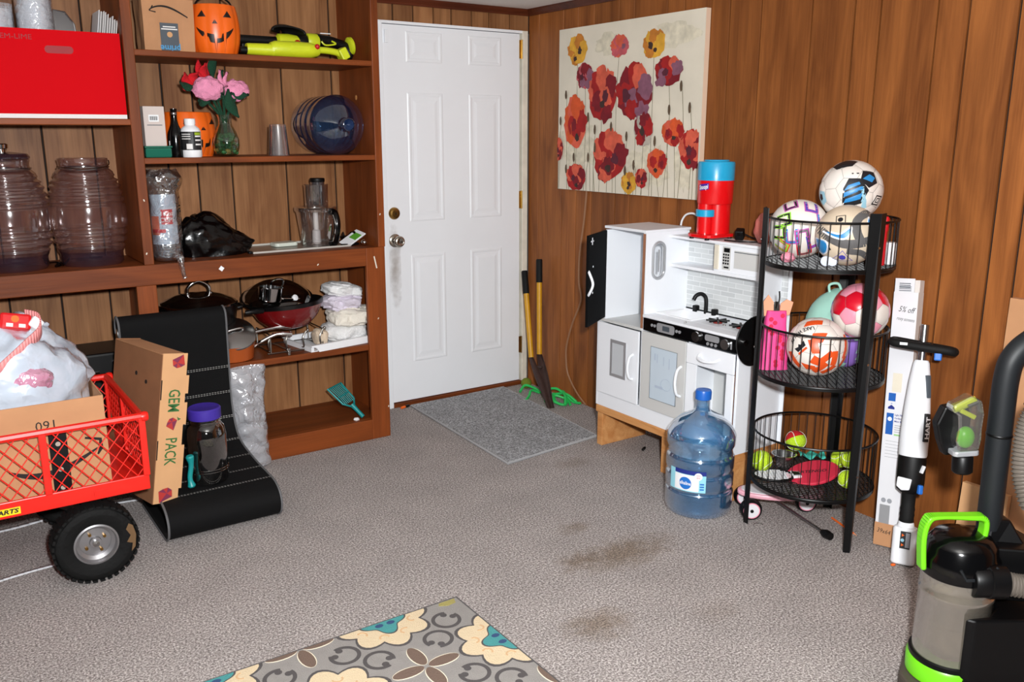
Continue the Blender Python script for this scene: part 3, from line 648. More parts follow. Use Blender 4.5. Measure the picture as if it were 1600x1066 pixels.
bg = obj('black_trash_bag', B().sphere((0, 0, 0), .1, 64, 40, 1.2, .9, 1.4, heap), 'bag_black', None, True, 80, loc=(-1.95, -.20, 1.02))
for v in bg.data.vertices:
    x = v.co.x
    if x > 0: v.co.x = x*1.75; v.co.z = v.co.z*(1-.55*min(1, x/.12))-.02*min(1, x/.12)
    v.co.z = max(v.co.z, -.0505)
tag(bg, 'crumpled black plastic trash bag slumped on the counter', 'bag')
mat('tray_grey', (150, 146, 140), .35, .6, var=.12, vs=18); mat('tray_edge', (206, 202, 194), .4, .3)
tr = thing('baking_tray', (-1.52, -.17, .969), 'flat grey metal baking tray under the food processor', 'tray', rz=.02)
obj('sheet', B().box(-.245, .245, -.12, .14, .0, .004), 'tray_grey', tr); obj('front_lip', B().box(-.245, .245, -.127, -.119, 0, .009), 'tray_edge', tr, bev=.002)
obj('back_lip', B().box(-.245, .245, .139, .146, 0, .012), 'tray_edge', tr, bev=.002)
obj('end_grip', B().box(-.262, -.245, -.12, -.09, 0, .012), 'black_plastic', tr, bev=.003)
clear('fp_plastic', (232, 228, 226), .24, .06, .05, (170, 168, 168))
fp = thing('food_processor_bowl', (-1.40, -.17, .974), 'clear food processor bowl with black handle and feed tube', 'food processor')
obj('bowl', B().lathe([(0, .002), (.07, .002), (.074, .01), (.094, .165), (.094, .17)], 40, cap=False), 'fp_plastic', fp, True)
obj('bowl_base', B().lathe([(.066, 0), (.075, .0), (.075, .018), (.068, .02)], 40, cap=False), 'fp_plastic', fp, True)
obj('lid', B().lathe([(.1, .165), (.102, .172), (.102, .186), (.085, .19), (.062, .19)], 40, cap=False), 'fp_plastic', fp, True)
obj('feed_tube', B().at((.005, -.01, 0)).lathe([(.055, .188), (.058, .29), (.062, .295)], 32, cap=False, sx=1.05, sy=.7), 'fp_plastic', fp, True)
ps_ = obj('pusher', B().at((.012, -.012, 0)).lathe([(.032, .2), (.034, .31)], 28), 'smoke_plastic', fp, True)
obj('pusher_cap', B().at((.012, -.012, 0)).lathe([(.035, .306), (.0365, .31), (.0365, .322), (.033, .325), (0, .325)], 28), 'black_plastic', fp, True)
obj('shaft', B().lathe([(.022, .004), (.02, .07), (.013, .075), (.012, .16)], 24), 'white_plastic', fp, True)
hp = [(.05, -.075, .165), (.055, -.105, .16), (.058, -.122, .12), (.055, -.122, .07), (.05, -.105, .02), (.045, -.075, .012)]
obj('handle', B().tube(spline(hp, 6), .017, 12), 'black_gloss', fp, True)
obj('handle_trim', B().tube(spline([(p[0]-.014, p[1]-.012, p[2]*.92+.006) for p in hp[1:5]], 6), .003, 6), 'chrome', fp, True)
mat('lid_pale', (206, 212, 200), .4)
dl = obj('pale_plastic_lid', B().at((0, 0, 0)).prism(rrect(-.06, .06, -.04, .04, .02), 0, .018), 'lid_pale', None, bev=.004, loc=(-1.55, -.12, .9745), rot=(0, 0, .1)); tag(dl, 'pale plastic lid lying left of the food processor', 'lid')
ms = thing('blade_packet', (-1.245, -.2, .969), 'black processor blades in a clear and green packet by bookcase end', 'packet')
b = B()
for i in range(5):
    a = i*1.3; b.at((-.03+.012*i, .03*math.sin(a), .03+.012*math.cos(i)), (a, .4*i, a)).box(-.045, .045, -.012, .012, -.003, .003)
obj('blades', b, 'black_gloss', ms, bev=.001)
obj('packet', B().at((.0, -.05, .035), (R(15), R(-28), R(10))).box(-.06, .06, -.035, .035, -.004, .004), 'foam_white', ms, bev=.003)
mat('leaf_green', (90, 160, 50), .4)
obj('green_print', B().at((.005, -.055, .0415), (R(15), R(-28), R(10))).box(-.015, .03, -.025, .02, -.001, .001), 'leaf_green', ms)
obj('blade_hub', B().sphere((.035, -.11, .018), .018, 16, 10, 1, 1, .8), 'chrome', ms, True)
obj('lower_blade', B().at((-.02, -.06, .006), (0, 0, .3)).box(-.05, .05, -.012, .012, -.006, .006), 'black_plastic', ms, bev=.002)

# ---------------------------------------------------------------- pans on the lower shelf
mat('pan_black', (6, 6, 7), .3, spec=.4); mat('wok_red', (112, 12, 16), .25, coat=.5); mat('copper', (196, 96, 44), .3, .35)
clear('lid_glass', (120, 116, 112), .18, .04, .10, (40, 38, 36))
mat('rack_wire', (150, 146, 140), .3, 1)
pt = thing('black_stock_pot', (-2.0, -.20, .492), 'black pot under the big lidded pan on lower shelf', 'pot')
obj('pot_wall', B().lathe([(0, 0), (.13, 0), (.138, .01), (.14, .157), (.143, .16), (.136, .162), (.13, .02), (0, .014)], 44), 'pan_black', pt, True)
obj('side_handle', B().tube(spline([(.138, -.03, .1), (.165, -.025, .108), (.165, .025, .108), (.138, .03, .1)], 5), .006, 8), 'pan_black', pt, True)
pa = thing('lidded_saute_pan', (-2.0, -.20, .655), 'black saute pan with domed glass lid and chrome arch handle', 'pan')
obj('pan_wall', B().lathe([(0, 0), (.15, 0), (.162, .012), (.170, .085), (.173, .09), (.166, .09), (.158, .02), (0, .008)], 52), 'pan_black', pa, True)
obj('lid', B().lathe([(.168, .096), (.15, .112), (.1, .132), (.05, .141), (0, .143)], 52, cap=False), 'lid_glass', pa, True)
obj('lid_rim', B().lathe([(.166, .091), (.173, .091), (.174, .099), (.166, .10)], 52, cap=False), 'chrome', pa, True)
obj('lid_handle', B().tube(spline([(-.05, -.012, .14), (-.044, -.016, .175), (0, -.02, .2), (.044, -.016, .175), (.05, -.012, .14)], 8), .0075, 10), 'chrome', pa, True)
obj('handle_foot', B().at((-.05, -.012, .132)).cyl(.014, 0, .012, 14).at((.05, -.012, .132)).cyl(.014, 0, .012, 14), 'chrome', pa, True)
for s in (-1, 1): obj('loop_handle', B().tube(spline([(s*.166, -.035, .06), (s*.195, -.03, .066), (s*.195, .03, .066), (s*.166, .035, .06)], 5), .007, 8), 'pan_black', pa, True)
rk = thing('wire_pan_rack', (-1.60, -.24, .492), 'chrome wire rack with upright hooks under the red wok', 'wire rack')
for y in (-.10, .10): obj('rail', B().tube([(-.14, y, .006), (.16, y, .006)], .004, 6), 'rack_wire', rk, True)
for i, x in enumerate((-.13, -.045, .04, .125)):
    obj('hook', B().tube(spline([(x, .10, .006), (x, .03, .012), (x, -.06, .014), (x, -.1, .02), (x-.006, -.108, .06), (x+.008, -.104, .088), (x+.02, -.104, .098)], 5), .0042, 6).sphere((x+.021, -.104, .099), .008, 10, 8), 'rack_wire', rk, True)
for x in (-.12, .14): obj('upright', B().tube([(x, .1, .006), (x, .1, .095), (x, -.09, .095), (x, -.09, .006)], .004, 6), 'rack_wire', rk, True)
wk = thing('red_wok', (-1.585, -.22, .5935), 'dark red wok with black inside resting on the wire rack', 'wok', rot=(R(-3), R(-3), 0))
obj('wok_bowl', B().lathe([(0, 0), (.085, 0), (.10, .006), (.145, .05), (.172, .10), (.176, .106)], 56, cap=False), 'wok_red', wk, True)
obj('wok_inside', B().lathe([(.176, .106), (.178, .125), (.172, .128), (.165, .104), (.12, .04), (.08, .012), (0, .01)], 56, cap=False), 'pan_black', wk, True)
obj('wok_base', B().lathe([(0, .0005), (.08, .0), (.085, .0005)], 40), 'pan_black', wk, True)
obj('handle', B().tube(spline([(-.15, -.10, .112), (-.20, -.115, .118), (-.235, -.11, .118)], 6), [.012]*6+[.011]*7, 10), 'black_plastic', wk, True)
gl = thing('glass_wok_lid', (-1.62, -.17, .726), 'large dark glass lid with chrome handle propped in the red wok', 'lid', rot=(R(14), R(-4), 0))
obj('glass', B().lathe([(.165, .004), (.15, .03), (.10, .062), (.05, .078), (0, .082)], 52, cap=False), 'lid_glass', gl, True)
obj('rim', B().lathe([(.163, 0), (.171, 0), (.172, .008), (.163, .009)], 52, cap=False), 'pan_black', gl, True)
obj('handle', B().tube(spline([(-.03, -.01, .078), (-.028, -.012, .1), (0, -.012, .108), (.028, -.012, .1), (.03, -.01, .078)], 5), .006, 8), 'chrome', gl, True)
sp = thing('chrome_saucepan', (-1.70, -.30, .745), 'small chrome saucepan with riveted handle lying in the wok', 'saucepan', rot=(R(4), R(6), R(14)))
obj('pan_wall', B().lathe([(0, 0), (.05, 0), (.055, .006), (.056, .062), (.058, .065), (.052, .065), (.05, .01), (0, .008)], 36), 'chrome', sp, True)
obj('handle', B().at((.10, -.02, .01), (0, R(3), R(4))).prism(rrect(-.06, .06, -.014, .014, .012), -.004, .004), 'chrome', sp, bev=.002)
obj('rivet', B().at((.12, -.028, .015), (R(60), 0, 0)).lathe([(.0, -.01), (.014, -.01), (.015, .004), (.008, .008), (0, .008)], 20), 'white_plastic', sp, True)
# skillets
def skillet(loc, r, h, m, label, handle_to, hm, rot=(0, 0, 0)):
    t = thing('skillet', loc, label, 'frying pan', 'skillets at the front of the lower shelf', rot=rot)
    obj('pan', B().lathe([(0, 0), (r*.85, 0), (r*.92, .006), (r, h), (r*1.015, h+.003), (r*.965, h+.003), (r*.86, .014), (0, .009)], 44), m, t, True)
    hx, hy, hz = handle_to; d = Vector((hx, hy, 0)).normalized()
    obj('handle', B().tube(spline([tuple(d*(r*.97)+Vector((0, 0, h*.7))), tuple(d*(r*1.3)+Vector((0, 0, h*.9+hz*.3))), (hx*.75, hy*.75, h+hz), (hx, hy, h+hz*.8)], 6), [.006]*5+[.009]*9+[.011]*5, 10), hm, t, True)
    return t
skillet((-1.90, -.315, .493), .105, .07, 'copper', 'copper coloured pan overhanging the shelf above the clear bag', (.27, -.06, .03), 'chrome')
skillet((-1.90, -.29, .567), .085, .035, 'steel', 'steel frying pan stacked inside the copper pan', (.29, -.02, .01), 'chrome')
pl = thing('steel_pot_lid', (-1.89, -.345, .615), 'mirror steel pot lid with bar handle tilted on stacked pans', 'lid', rot=(R(38), R(-8), 0))
obj('lid', B().lathe([(.092, -.004), (.096, 0), (.094, .006), (.06, .018), (0, .024)], 44), 'steel', pl, True)
obj('handle', B().tube(spline([(-.04, 0, .018), (-.03, 0, .034), (.03, 0, .034), (.04, 0, .018)], 5), .005, 8), 'chrome', pl, True)
ck = obj('corkscrew_clip', B().at((0, 0, 0)).box(-.006, .006, -.012, .012, 0, .022).at((0, 0, .022)).box(-.009, .009, -.009, .009, 0, .01), 'steel', None, bev=.002, loc=(-1.655, -.385, .493)); tag(ck, 'small metal clip standing on lower shelf by the white tray', 'clip')
# white tray and towels
wt = thing('white_tray', (-1.372, -.245, .493), 'shallow white tray holding folded towels on lower shelf', 'tray', rz=R(9))
obj('base', B().box(-.185, .19, -.13, .13, 0, .004), 'white_plastic', wt)
for y0, y1 in ((-.145, -.128), (.128, .142)):
    obj('rim', B().at((0, 0, 0)).prism([(-.20, .036), (.20, .036), (.20, .022), (.185, .0), (-.17, .0), (-.185, .022), (-.20, .022)], 0, 1) if 0 else B().add([(-.205, y0, .034), (.197, y0, .034), (.192, y0, .0), (-.165, y0, .0), (-.18, y0, .022), (-.205, y0, .028), (-.205, y1, .034), (.197, y1, .034), (.192, y1, .0), (-.165, y1, .0), (-.18, y1, .022), (-.205, y1, .028)],
        [(0, 5, 4, 3, 2, 1), (6, 7, 8, 9, 10, 11)]+[(i, (i+1) % 6, 6+(i+1) % 6, 6+i) for i in range(6)]), 'white_plastic', wt)
obj('end_rim', B().box(-.20, -.185, -.13, .13, .0, .024), 'white_plastic', wt); obj('end_rim', B().box(.183, .194, -.13, .13, .0, .03), 'white_plastic', wt)
mat('towel_white', (228, 228, 228), .95, bump=.5, bs=130); mat('towel_lilac', (216, 208, 222), .95, bump=.5, bs=130); mat('towel_beige', (216, 196, 172), .95, bump=.5, bs=130); mat('towel_cream', (226, 220, 208), .95, bump=.5, bs=130)
def towel(loc, sx, sy, sz, m, seed, label, rot=(0, 0, 0), wr=.16):
    def fn(p): return 1+wr*vn(p, 2.1, seed)+wr*.5*vn(p, 4.6, seed+3)+.05*math.sin(7*p.z+4*vn(p, 2, seed))
    def sq(v, e): return math.copysign(abs(v)**e, v)
    b = B().sphere((0, 0, 0), 1, 48, 30, 1, 1, 1, fn); b.v = [(sq(x, .8)*sx, sq(y, .8)*sy, max(-sz*.95, sq(z, .55)*sz)) for x, y, z in b.v]
    o = obj('towel', b, m, None, True, 80, loc=(loc[0], loc[1], loc[2]+sz*.95), rot=rot); tag(o, label, 'towel', 'towels on the white tray'); return o
towel((-1.315, -.25, .498), .105, .10, .05, 'towel_white', 1, 'white towel at the bottom of the pile on white tray')
towel((-1.455, -.285, .498), .034, .05, .04, 'towel_beige', 4, 'small beige rolled towel at left on white tray')
towel((-1.29, -.26, .575), .105, .10, .05, 'towel_cream', 7, 'cream rumpled towel in the middle of the towel pile', wr=.36)
towel((-1.32, -.25, .655), .095, .09, .04, 'towel_lilac', 11, 'white towel with lilac stains below the top towel', wr=.34)
towel((-1.315, -.25, .722), .092, .08, .034, 'towel_white', 15, 'white towel folded on top of the towel pile', rot=(0, R(8), 0), wr=.24)
# litter scoop
mat('scoop_teal', (22, 140, 140), .4)
ls = thing('litter_scoop', (-1.283, -.375, .109), 'teal slotted litter scoop leaning in the bottom compartment', 'scoop')
def SP(u, v, w=0):      # u across, v along from handle end, w normal
    o = Vector((0, 0, .006)); d = Vector((-.075, .10, .115)).normalized(); s = Vector((.80, .60, 0)); n = s.cross(d).normalized(); s = d.cross(n)
    return tuple(o+d*v+s*u-n*w)
obj('handle', B().tube([SP(0, 0), SP(0, .04), SP(0, .085)], [.011, .010, .013], 10), 'scoop_teal', ls, True)
obj('rim', B().tube([SP(-.018, .08), SP(-.056, .11), SP(-.064, .215), SP(.064, .215), SP(.056, .11), SP(.018, .08)], .005, 8, True), 'scoop_teal', ls, True)
for i in range(7): u = -.045+i*.015; obj('tine', B().tube([SP(u, .10, -.004), SP(u, .15, -.006), SP(u, .215, 0)], .0026, 6), 'scoop_teal', ls, True)
obj('cross_bar', B().tube([SP(-.052, .15, -.006), SP(.052, .15, -.006)], .0035, 6), 'scoop_teal', ls, True)
bt = obj('white_scrap', B().sphere((0, 0, 0), .012, 10, 6, 1.3, .8, .7, lambda p: 1+.4*vn(p, 2, 3)), 'white_paper', None, True, loc=(-1.325, -.385, .1125)); tag(bt, 'small white scrap lying beside the teal scoop handle', 'scrap')
# clear bag hanging below the copper pan
clear('bag_film', (228, 230, 234), .35, .14, .42, (226, 228, 234), bump=.9, bs=20)
def hb(u, v):
    a = 2*PI*u; w = .083*(1-.12*v)-.03*max(0, v-.6); cx = -.012*math.sin(v*PI)+.05*max(0, v-.55)
    x = cx+w*math.cos(a); y = .026*math.sin(a)*(1+.5*math.sin(PI*v)); p = (x*9, y*9, v*7)
    return (x+.010*vn(p, 1.3, 2), y+.016*vn(p, 1.6, 5)-.012*math.sin(PI*v), -v*.475)
hg = obj('clear_plastic_bag', B().grid(hb, 48, 44, True).flat([hb(i/48, 1) for i in range(48)]), 'bag_film', None, True, 80, loc=(-1.885, -.475, .49)); tag(hg, 'crinkled clear plastic bag hanging in front of the bookcase below copper pan', 'plastic bag')

# ---------------------------------------------------------------- black floor rocker chair
mat('chair_mesh', (8, 8, 9), .8, bump=.25, bs=500, spec=.2); mat('piping_grey', (96, 96, 98), .6); mat('thread', (196, 194, 190), .8)
ch = thing('floor_rocker_chair', (-2.187, -.75, 0), 'black folded-curve floor rocker chair with white stitching', 'chair')
cpts = [(-.425, .70), (-.428, .745), (-.462, .776), (-.503, .75), (-.503, .66), (-.498, .54), (-.495, .42), (-.50, .33), (-.535, .235), (-.61, .185), (-.78, .16), (-.93, .152), (-1.01, .145), (-1.062, .12), (-1.082, .08), (-1.068, .035), (-1.02, .006), (-.95, .004), (-.8, .004), (-.62, .004)]
cl = spline([(0, y+.75, z) for y, z in cpts], 5)
def chairbody(x0, x1):
    n = len(cl); vs = []; th = .028; b = B()
    for x in (x0, x1):
        for inner in (0, 1):
            for i, p in enumerate(cl):
                t = (cl[min(n-1, i+1)]-cl[max(0, i-1)]).normalized(); nn_ = Vector((0, -t.z, t.y))
                # thickness grows to the inside of the curl
                q = p+(Vector((0, t.z, -t.y)))*(-th if inner else 0)
                vs.append((x, q.y, max(q.z, .002)))
    fs = []
    A, Bq, C, D = 0, n, 2*n, 3*n
    for i in range(n-1):
        fs += [(A+i, A+i+1, C+i+1, C+i), (Bq+i, D+i, D+i+1, Bq+i+1), (A+i, Bq+i, Bq+i+1, A+i+1), (C+i, C+i+1, D+i+1, D+i)]
    fs += [(A, C, D, Bq), (A+n-1, Bq+n-1, D+n-1, C+n-1)]
    return b.add(vs, fs)
cb = chairbody(-.215, .218); obj('padded_body', cb, 'chair_mesh', ch, True, 50)
for x in (-.2155, .2185): obj('piping', B().tube([(x, p.y, max(p.z, .004)) for p in cl], .0045, 6), 'piping_grey', ch, True)
for s0 in (26, 31, 37, 43, 48, 52, 57):
    for dd in (0, 1):
        p = cl[s0]; q = cl[s0+1]; t = (q-p).normalized(); nrm = Vector((0, -t.z, t.y)) if False else Vector((0, t.z, -t.y))*(1)
        # outward = away from the body thickness
        c = p+t*(.007*dd)+nrm*.0008
        b = B()
        for k in range(36): x = -.21+k*.0119; b.add([(x, c.y, c.z), (x+.0075, c.y, c.z), (x+.0075, c.y+t.y*.0014, c.z+t.z*.0014), (x, c.y+t.y*.0014, c.z+t.z*.0014)], [(0, 1, 2, 3)])
        obj('stitching', b, 'thread', ch)
obj('speaker_badge', B().at((-.216, .27, .70), (0, R(-90), 0)).lathe([(.0, 0), (.03, 0), (.03, .005), (0, .007)], 20, sy=.5), 'steel', ch, True)

# produce carton
gm = thing('produce_carton', (-2.436, -1.0, .152), 'brown produce carton with green lettering standing on the rocker chair', 'box', rot=(0, R(9.5), R(14)))
mat('gem_green', (52, 104, 52), .7); mat('gem_red', (176, 48, 44), .7); mat('gem_dark', (120, 40, 70), .7)
GW, GL, GH = .10, .38, .575
obj('end_panel', B().box(.003, GW, 0, .004, .0, GH), 'kraft_light', gm)
obj('broad_panel', B().box(0, .003, 0, GL, 0, GH-.004), 'kraft_dark', gm); obj('broad_panel', B().box(GW-.004, GW, .004, GL, 0, GH-.01), 'kraft_dark', gm)
obj('end_panel', B().box(.003, GW, GL-.004, GL, .0, GH), 'kraft_dark', gm); obj('top_panel', B().box(0, GW-.004, .004, GL, GH-.006, GH-.002), 'kraft', gm); obj('bottom_panel', B().box(.003, GW-.004, .004, GL, .001, .005), 'kraft', gm)
for z0, z1 in ((.42, .49), (.30, .385), (.05, .22)): obj('locking_tab', B().box(GW-.001, GW+.012, .0005, .0045, z0, z1), 'kraft_light', gm)
for z in (.40, .17): obj('slot', B().box(.0025, .0065, -.0008, .001, z, z+.075), 'seam_dark', gm)
for y, z in ((.11, .45), (.19, .47)): obj('vent_hole', B().at((-.0006, y, z), (0, R(90), 0)).cyl(.008, -.001, .001, 16), 'seam_dark', gm)
letter('GEM', 'gem_green', gm, .064, (.055, -.001, .395), (R(90), R(90), 0), bold=.012, width=.085); letter('PACK', 'gem_green', gm, .064, (.055, -.001, .20), (R(90), R(90), 0), bold=.012, width=.105)
def gem(c, s, rot):
    b = B().at((c[0], -.001, c[1]), (R(90), 0, 0)); M0 = b.M.copy(); b.M = M0 @ Matrix.Rotation(rot, 4, 'Z')
    P = {'a': (-.6, .5), 'b': (-.2, .9), 'c': (.4, .9), 'd': (.9, .3), 'e': (.0, -1), 'f': (-.9, .0), 'm': (.1, .3)}
    for i, tri in enumerate(('abm', 'bcm', 'cdm', 'dem', 'efm', 'fam')):
        b.k = i % 2; b.add([(P[q][0]*s, P[q][1]*s, 0) for q in tri], [(0, 1, 2)])
    return obj('gem_print', b, ['gem_red', 'gem_dark'], gm)
gem((.055, .305), .026, .3); gem((.068, .545), .030, 2.6); gem((.045, .03), .034, -.6)
obj('gem_leaf', B().at((.078, -.001, .317), (R(90), 0, 0)).flat([(0, 0, 0), (.012, .006, 0), (.003, .010, 0), (-.004, .016, 0)]), 'gem_green', gm)

# purple-lidded jar on the chair
clear('jar_clear', (150, 148, 146), .2, .05, .10, (40, 40, 40)); mat('lid_purple', (62, 44, 150), .4, bump=.05, bs=100)
pjx = thing('plastic_jar', (-2.19, -.885, .158), 'clear plastic jar with purple screw lid on rocker chair seat', 'jar')
obj('jar_body', B().lathe([(0, .001), (.068, .001), (.075, .01), (.076, .19), (.07, .225), (.058, .24), (.06, .246), (.055, .252), (.06, .258), (.055, .265), (.055, .28)], 44, cap=False), 'jar_clear', pjx, True)
obj('lid', B().lathe([(.062, .262), (.063, .266), (.063, .300), (.058, .305), (.05, .303), (0, .303)], 48), 'lid_purple', pjx, True)
for z in (.05, .06): obj('body_ring', B().lathe([(.076, z), (.0775, z+.002), (.076, z+.004)], 44, cap=False), 'jar_clear', pjx, True)
tg = obj('teal_toy_bone', B().tube(spline([(0, 0, .0), (-.004, .004, .04), (.004, .002, .09), (0, 0, .13)], 5), [.012, .016, .014, .011, .010, .010, .010, .010, .010, .010, .010, .011, .013, .015, .016, .012], 10), 'scoop_teal', None, True, loc=(-2.272, -.935, .162)); tag(tg, 'teal plastic toy wedged between carton and purple-lidded jar', 'toy')

# black case behind the wagon
bcx = thing('black_tool_case', (-2.44, -.22, .105), 'black case with chrome latch in the bottom of bookcase behind wagon', 'case')
obj('case_body', B().box(-.10, .115, -.13, .12, 0, .40), 'black_plastic', bcx, bev=.008); obj('case_lid', B().box(-.103, .118, -.133, .123, .405, .5), 'black_plastic', bcx, bev=.01)
obj('latch', B().box(-.06, -.03, -.14, -.132, .40, .425).at((.03, -.138, .46), (R(90), 0, 0)).cyl(.008, 0, .008, 14), 'chrome', bcx)

# ---------------------------------------------------------------- wagon
mat('wagon_red', (222, 28, 16), .35, coat=.2); mat('tire', (9, 9, 9), .75, bump=.3, bs=60, spec=.25); mat('hub_grey', (150, 148, 150), .35, .7); mat('decal_yellow', (240, 210, 20), .5); mat('mud', (104, 78, 50), .9)
wg = thing('red_wagon', (-2.98, -.9, 0), 'red metal garden wagon with mesh sides and black tyres', 'wagon')
WX0, WX1, WY0, WY1 = -.52, .505, -.30, .30
TB, TT, RT = .300, .355, .565
obj('bed_rail', B().box(WX0, WX1, WY0-.012, WY0, TB, TT), 'wagon_red', wg, bev=.003); obj('bed_rail', B().box(WX0, WX1, WY1, WY1+.012, TB, TT), 'wagon_red', wg, bev=.003)
obj('bed_rail', B().box(WX1-.012, WX1, WY0, WY1, TB, TT), 'wagon_red', wg, bev=.003); obj('bed_rail', B().box(WX0, WX0+.012, WY0, WY1, TB, TT), 'wagon_red', wg, bev=.003)
obj('bed_floor', B().box(WX0+.012, WX1-.012, WY0, WY1, TB+.004, TB+.008), 'wagon_red', wg)
def frame_side(p0, p1, posts):
    p0 = (p0[0], p0[1], 0); p1 = (p1[0], p1[1], 0); d = Vector(p1)-Vector(p0)
    obj('top_rail', B().tube([(p0[0], p0[1], RT), (p1[0], p1[1], RT)], .0125, 8), 'wagon_red', wg, True)
    for f in posts: q = Vector(p0)+d*f; obj('post', B().box(q.x-.011, q.x+.011, q.y-.011, q.y+.011, TT-.002, RT), 'wagon_red', wg, bev=.002)
    L_ = d.length; u = d.normalized(); b = B(); h = RT-TT; pitch = .043; sl = 1.25
    for sgn in (1, -1):
        k = -int(h/pitch/sl)-2
        while k*pitch < L_+h:
            # clip the slanted strand to the panel
            x0 = k*pitch; pts = []
            za, zb = 0, h
            xa = x0 if sgn > 0 else x0; xb = x0+sgn*h/sl
            lo, hi = 0.0, 1.0
            dx = xb-xa
            t0 = (0-xa)/dx; t1 = (L_-xa)/dx
            if t0 > t1: t0, t1 = t1, t0
            lo = max(lo, t0); hi = min(hi, t1)
            if hi-lo > .02:
                A_ = Vector((p0[0], p0[1], TT))+u*(xa+dx*lo)+Vector((0, 0, h*lo)); C_ = Vector((p0[0], p0[1], TT))+u*(xa+dx*hi)+Vector((0, 0, h*hi))
                b.tube([A_, C_], .0022, 4, cap=False)
            k += 1
    tag(obj('mesh_panel', b, 'wagon_red', wg), kind='stuff')
yo = WY0-.006
frame_side((WX0, yo), (WX1-.008, yo), (0, .35, .70, 1)); frame_side((WX0, WY1+.006), (WX1-.008, WY1+.006), (0, .35, .70, 1))
frame_side((WX1-.008, yo), (WX1-.008, WY1+.006), (.5,)); frame_side((WX0+.006, yo), (WX0+.006, WY1+.006), (.5,))
for y in (yo, WY1+.006): obj('corner_bolt', B().at((WX1+.004, y, RT-.002), (0, R(90), 0)).lathe([(0, -.012), (.017, -.012), (.019, 0), (.015, .01), (0, .012)], 16), 'wagon_red', wg, True)
obj('bracket', B().box(.325, .37, WY0-.016, WY0-.012, TB+.012, TB+.034), 'wagon_red', wg)
dcl = obj('decal', B().box(-.02, .105, WY0-.0135, WY0-.0122, TB+.010, TB+.034), 'decal_yellow', wg)
letter('KARTS', 'ink', dcl, .020, (.06, WY0-.0140, TB+.022), (R(90), 0, 0), bold=.04, width=.078, shear=.2)
def wheel(x, y, out):
    w = obj('wheel', B().at((0, 0, 0), (R(90), 0, 0)).lathe([(.072, -.036), (.09, -.044), (.118, -.046), (.133, -.034), (.138, -.015), (.138, .015), (.133, .034), (.118, .046), (.09, .044), (.072, .036)], 60, cap=False), 'tire', wg, True, 60, loc=(x, y, .1385))
    b = B()
    for i in range(36):
        a = 2*PI*i/36
        for s in (-1, 1): b.M = Matrix.Rotation(a+s*.045, 4, 'Y') @ Matrix.Translation((.1365, s*.024, 0)); b.box(-.006, .0016, -.018, .018, -.0075, .0075)
    obj('tread', b, 'tire', w)
    obj('rim', B().at((0, 0, 0), (R(90), 0, 0)).lathe([(.074, -.036), (.072, .036), (.066, .038), (.062, .02), (.05, .012), (.05, .006), (.02, .008), (.018, .02), (0, .02)], 40), 'hub_grey', w, True, rot=(0, 0, 0 if out < 0 else PI))
    for i in range(4): a = .5+PI/2*i; obj('bolt', B().at((.034*math.cos(a), out*.012, .034*math.sin(a)), (R(90), 0, 0)).cyl(.0055, -.006, .006, 8), 'old_brass', w)
    obj('axle_end', B().at((0, 0, 0), (R(90), 0, 0)).lathe([(.011, 0), (.011, .03), (0, .032)], 14), 'steel', w, True, rot=(0, 0, 0 if out < 0 else PI))
    return w
w1 = wheel(.315, -.272, -1)
mm = obj('dried_mud', B().at((0, -.0445, 0), (R(90), 0, 0)).flat([(.095, .035, 0), (.105, .055, 0), (.118, .045, 0), (.126, .01, 0), (.120, -.035, 0), (.106, -.05, 0), (.112, -.02, 0), (.094, -.012, 0), (.108, .01, 0)]), 'mud', w1, loc=(0, -.002, 0))
wheel(.315, .27, 1); wheel(-.36, -.272, -1); wheel(-.36, .27, 1)
obj('axle', B().tube([(.315, -.25, .1385), (.315, .25, .1385)], .011, 10), 'black_metal', wg, True); obj('axle', B().tube([(-.36, -.25, .1385), (-.36, .25, .1385)], .011, 10), 'black_metal', wg, True)
for x in (.315, -.36): obj('axle_bracket', B().box(x-.02, x+.02, -.15, -.13, .13, TB+.004).box(x-.02, x+.02, .13, .15, .13, TB+.004), 'black_metal', wg)
# cardboard box on the wagon
mat('kit_tape', (170, 160, 150), .7)
am = thing('cardboard_box', (-2.87, -.945, .309), 'open cardboard box with black arrow print inside the red wagon', 'box')
AX0, AX1, AY0, AY1, AZ = -.27, .285, -.20, .20, .335
mat('kraft_in', (150, 108, 72), .85)
obj('front_panel', B().box(AX0, AX1, AY0, AY0+.004, 0, AZ), 'kraft', am); obj('side_panel', B().box(AX1-.004, AX1, AY0+.004, AY1, 0, AZ), 'kraft', am); obj('side_panel', B().box(AX0, AX0+.004, AY0+.004, AY1, 0, AZ), 'kraft', am)
obj('back_panel', B().box(AX0, AX1, AY1-.004, AY1, 0, AZ), 'kraft', am); obj('bottom', B().box(AX0+.004, AX1-.004, AY0+.004, AY1-.004, 0, .004), 'kraft_in', am)
fy = AY0-.001
obj('crease', B().box(AX0, AX1, fy, fy+.0006, .225, .228), 'kraft_dark', am)
letter('160', 'ink', am, .045, (.105, fy, .262), (R(90), PI, 0))
obj('tape', B().box(.105, .16, fy-.0004, fy, .0, .225), 'black_plastic', am)
for z in (.035, .10, .19): obj('tape_mark', B().at((.132, fy-.0006, z), (R(90), .4, 0)).prism(circ(0, 0, .008, 14), 0, .0002), 'kit_tape', am)
sm = [(-.02+.27*i/24, fy, .122-.045*math.sin(PI*(i/24)**.85)+.03*i/24) for i in range(25)]
b = B(); up_s, lo_s = [], []
for i, p in enumerate(sm):
    w_ = .003+.009*math.sin(PI*min(1, i/24*.95+.05)); up_s.append((p[0], fy-.0003, p[2]+w_)); lo_s.append((p[0], fy-.0003, p[2]-w_))
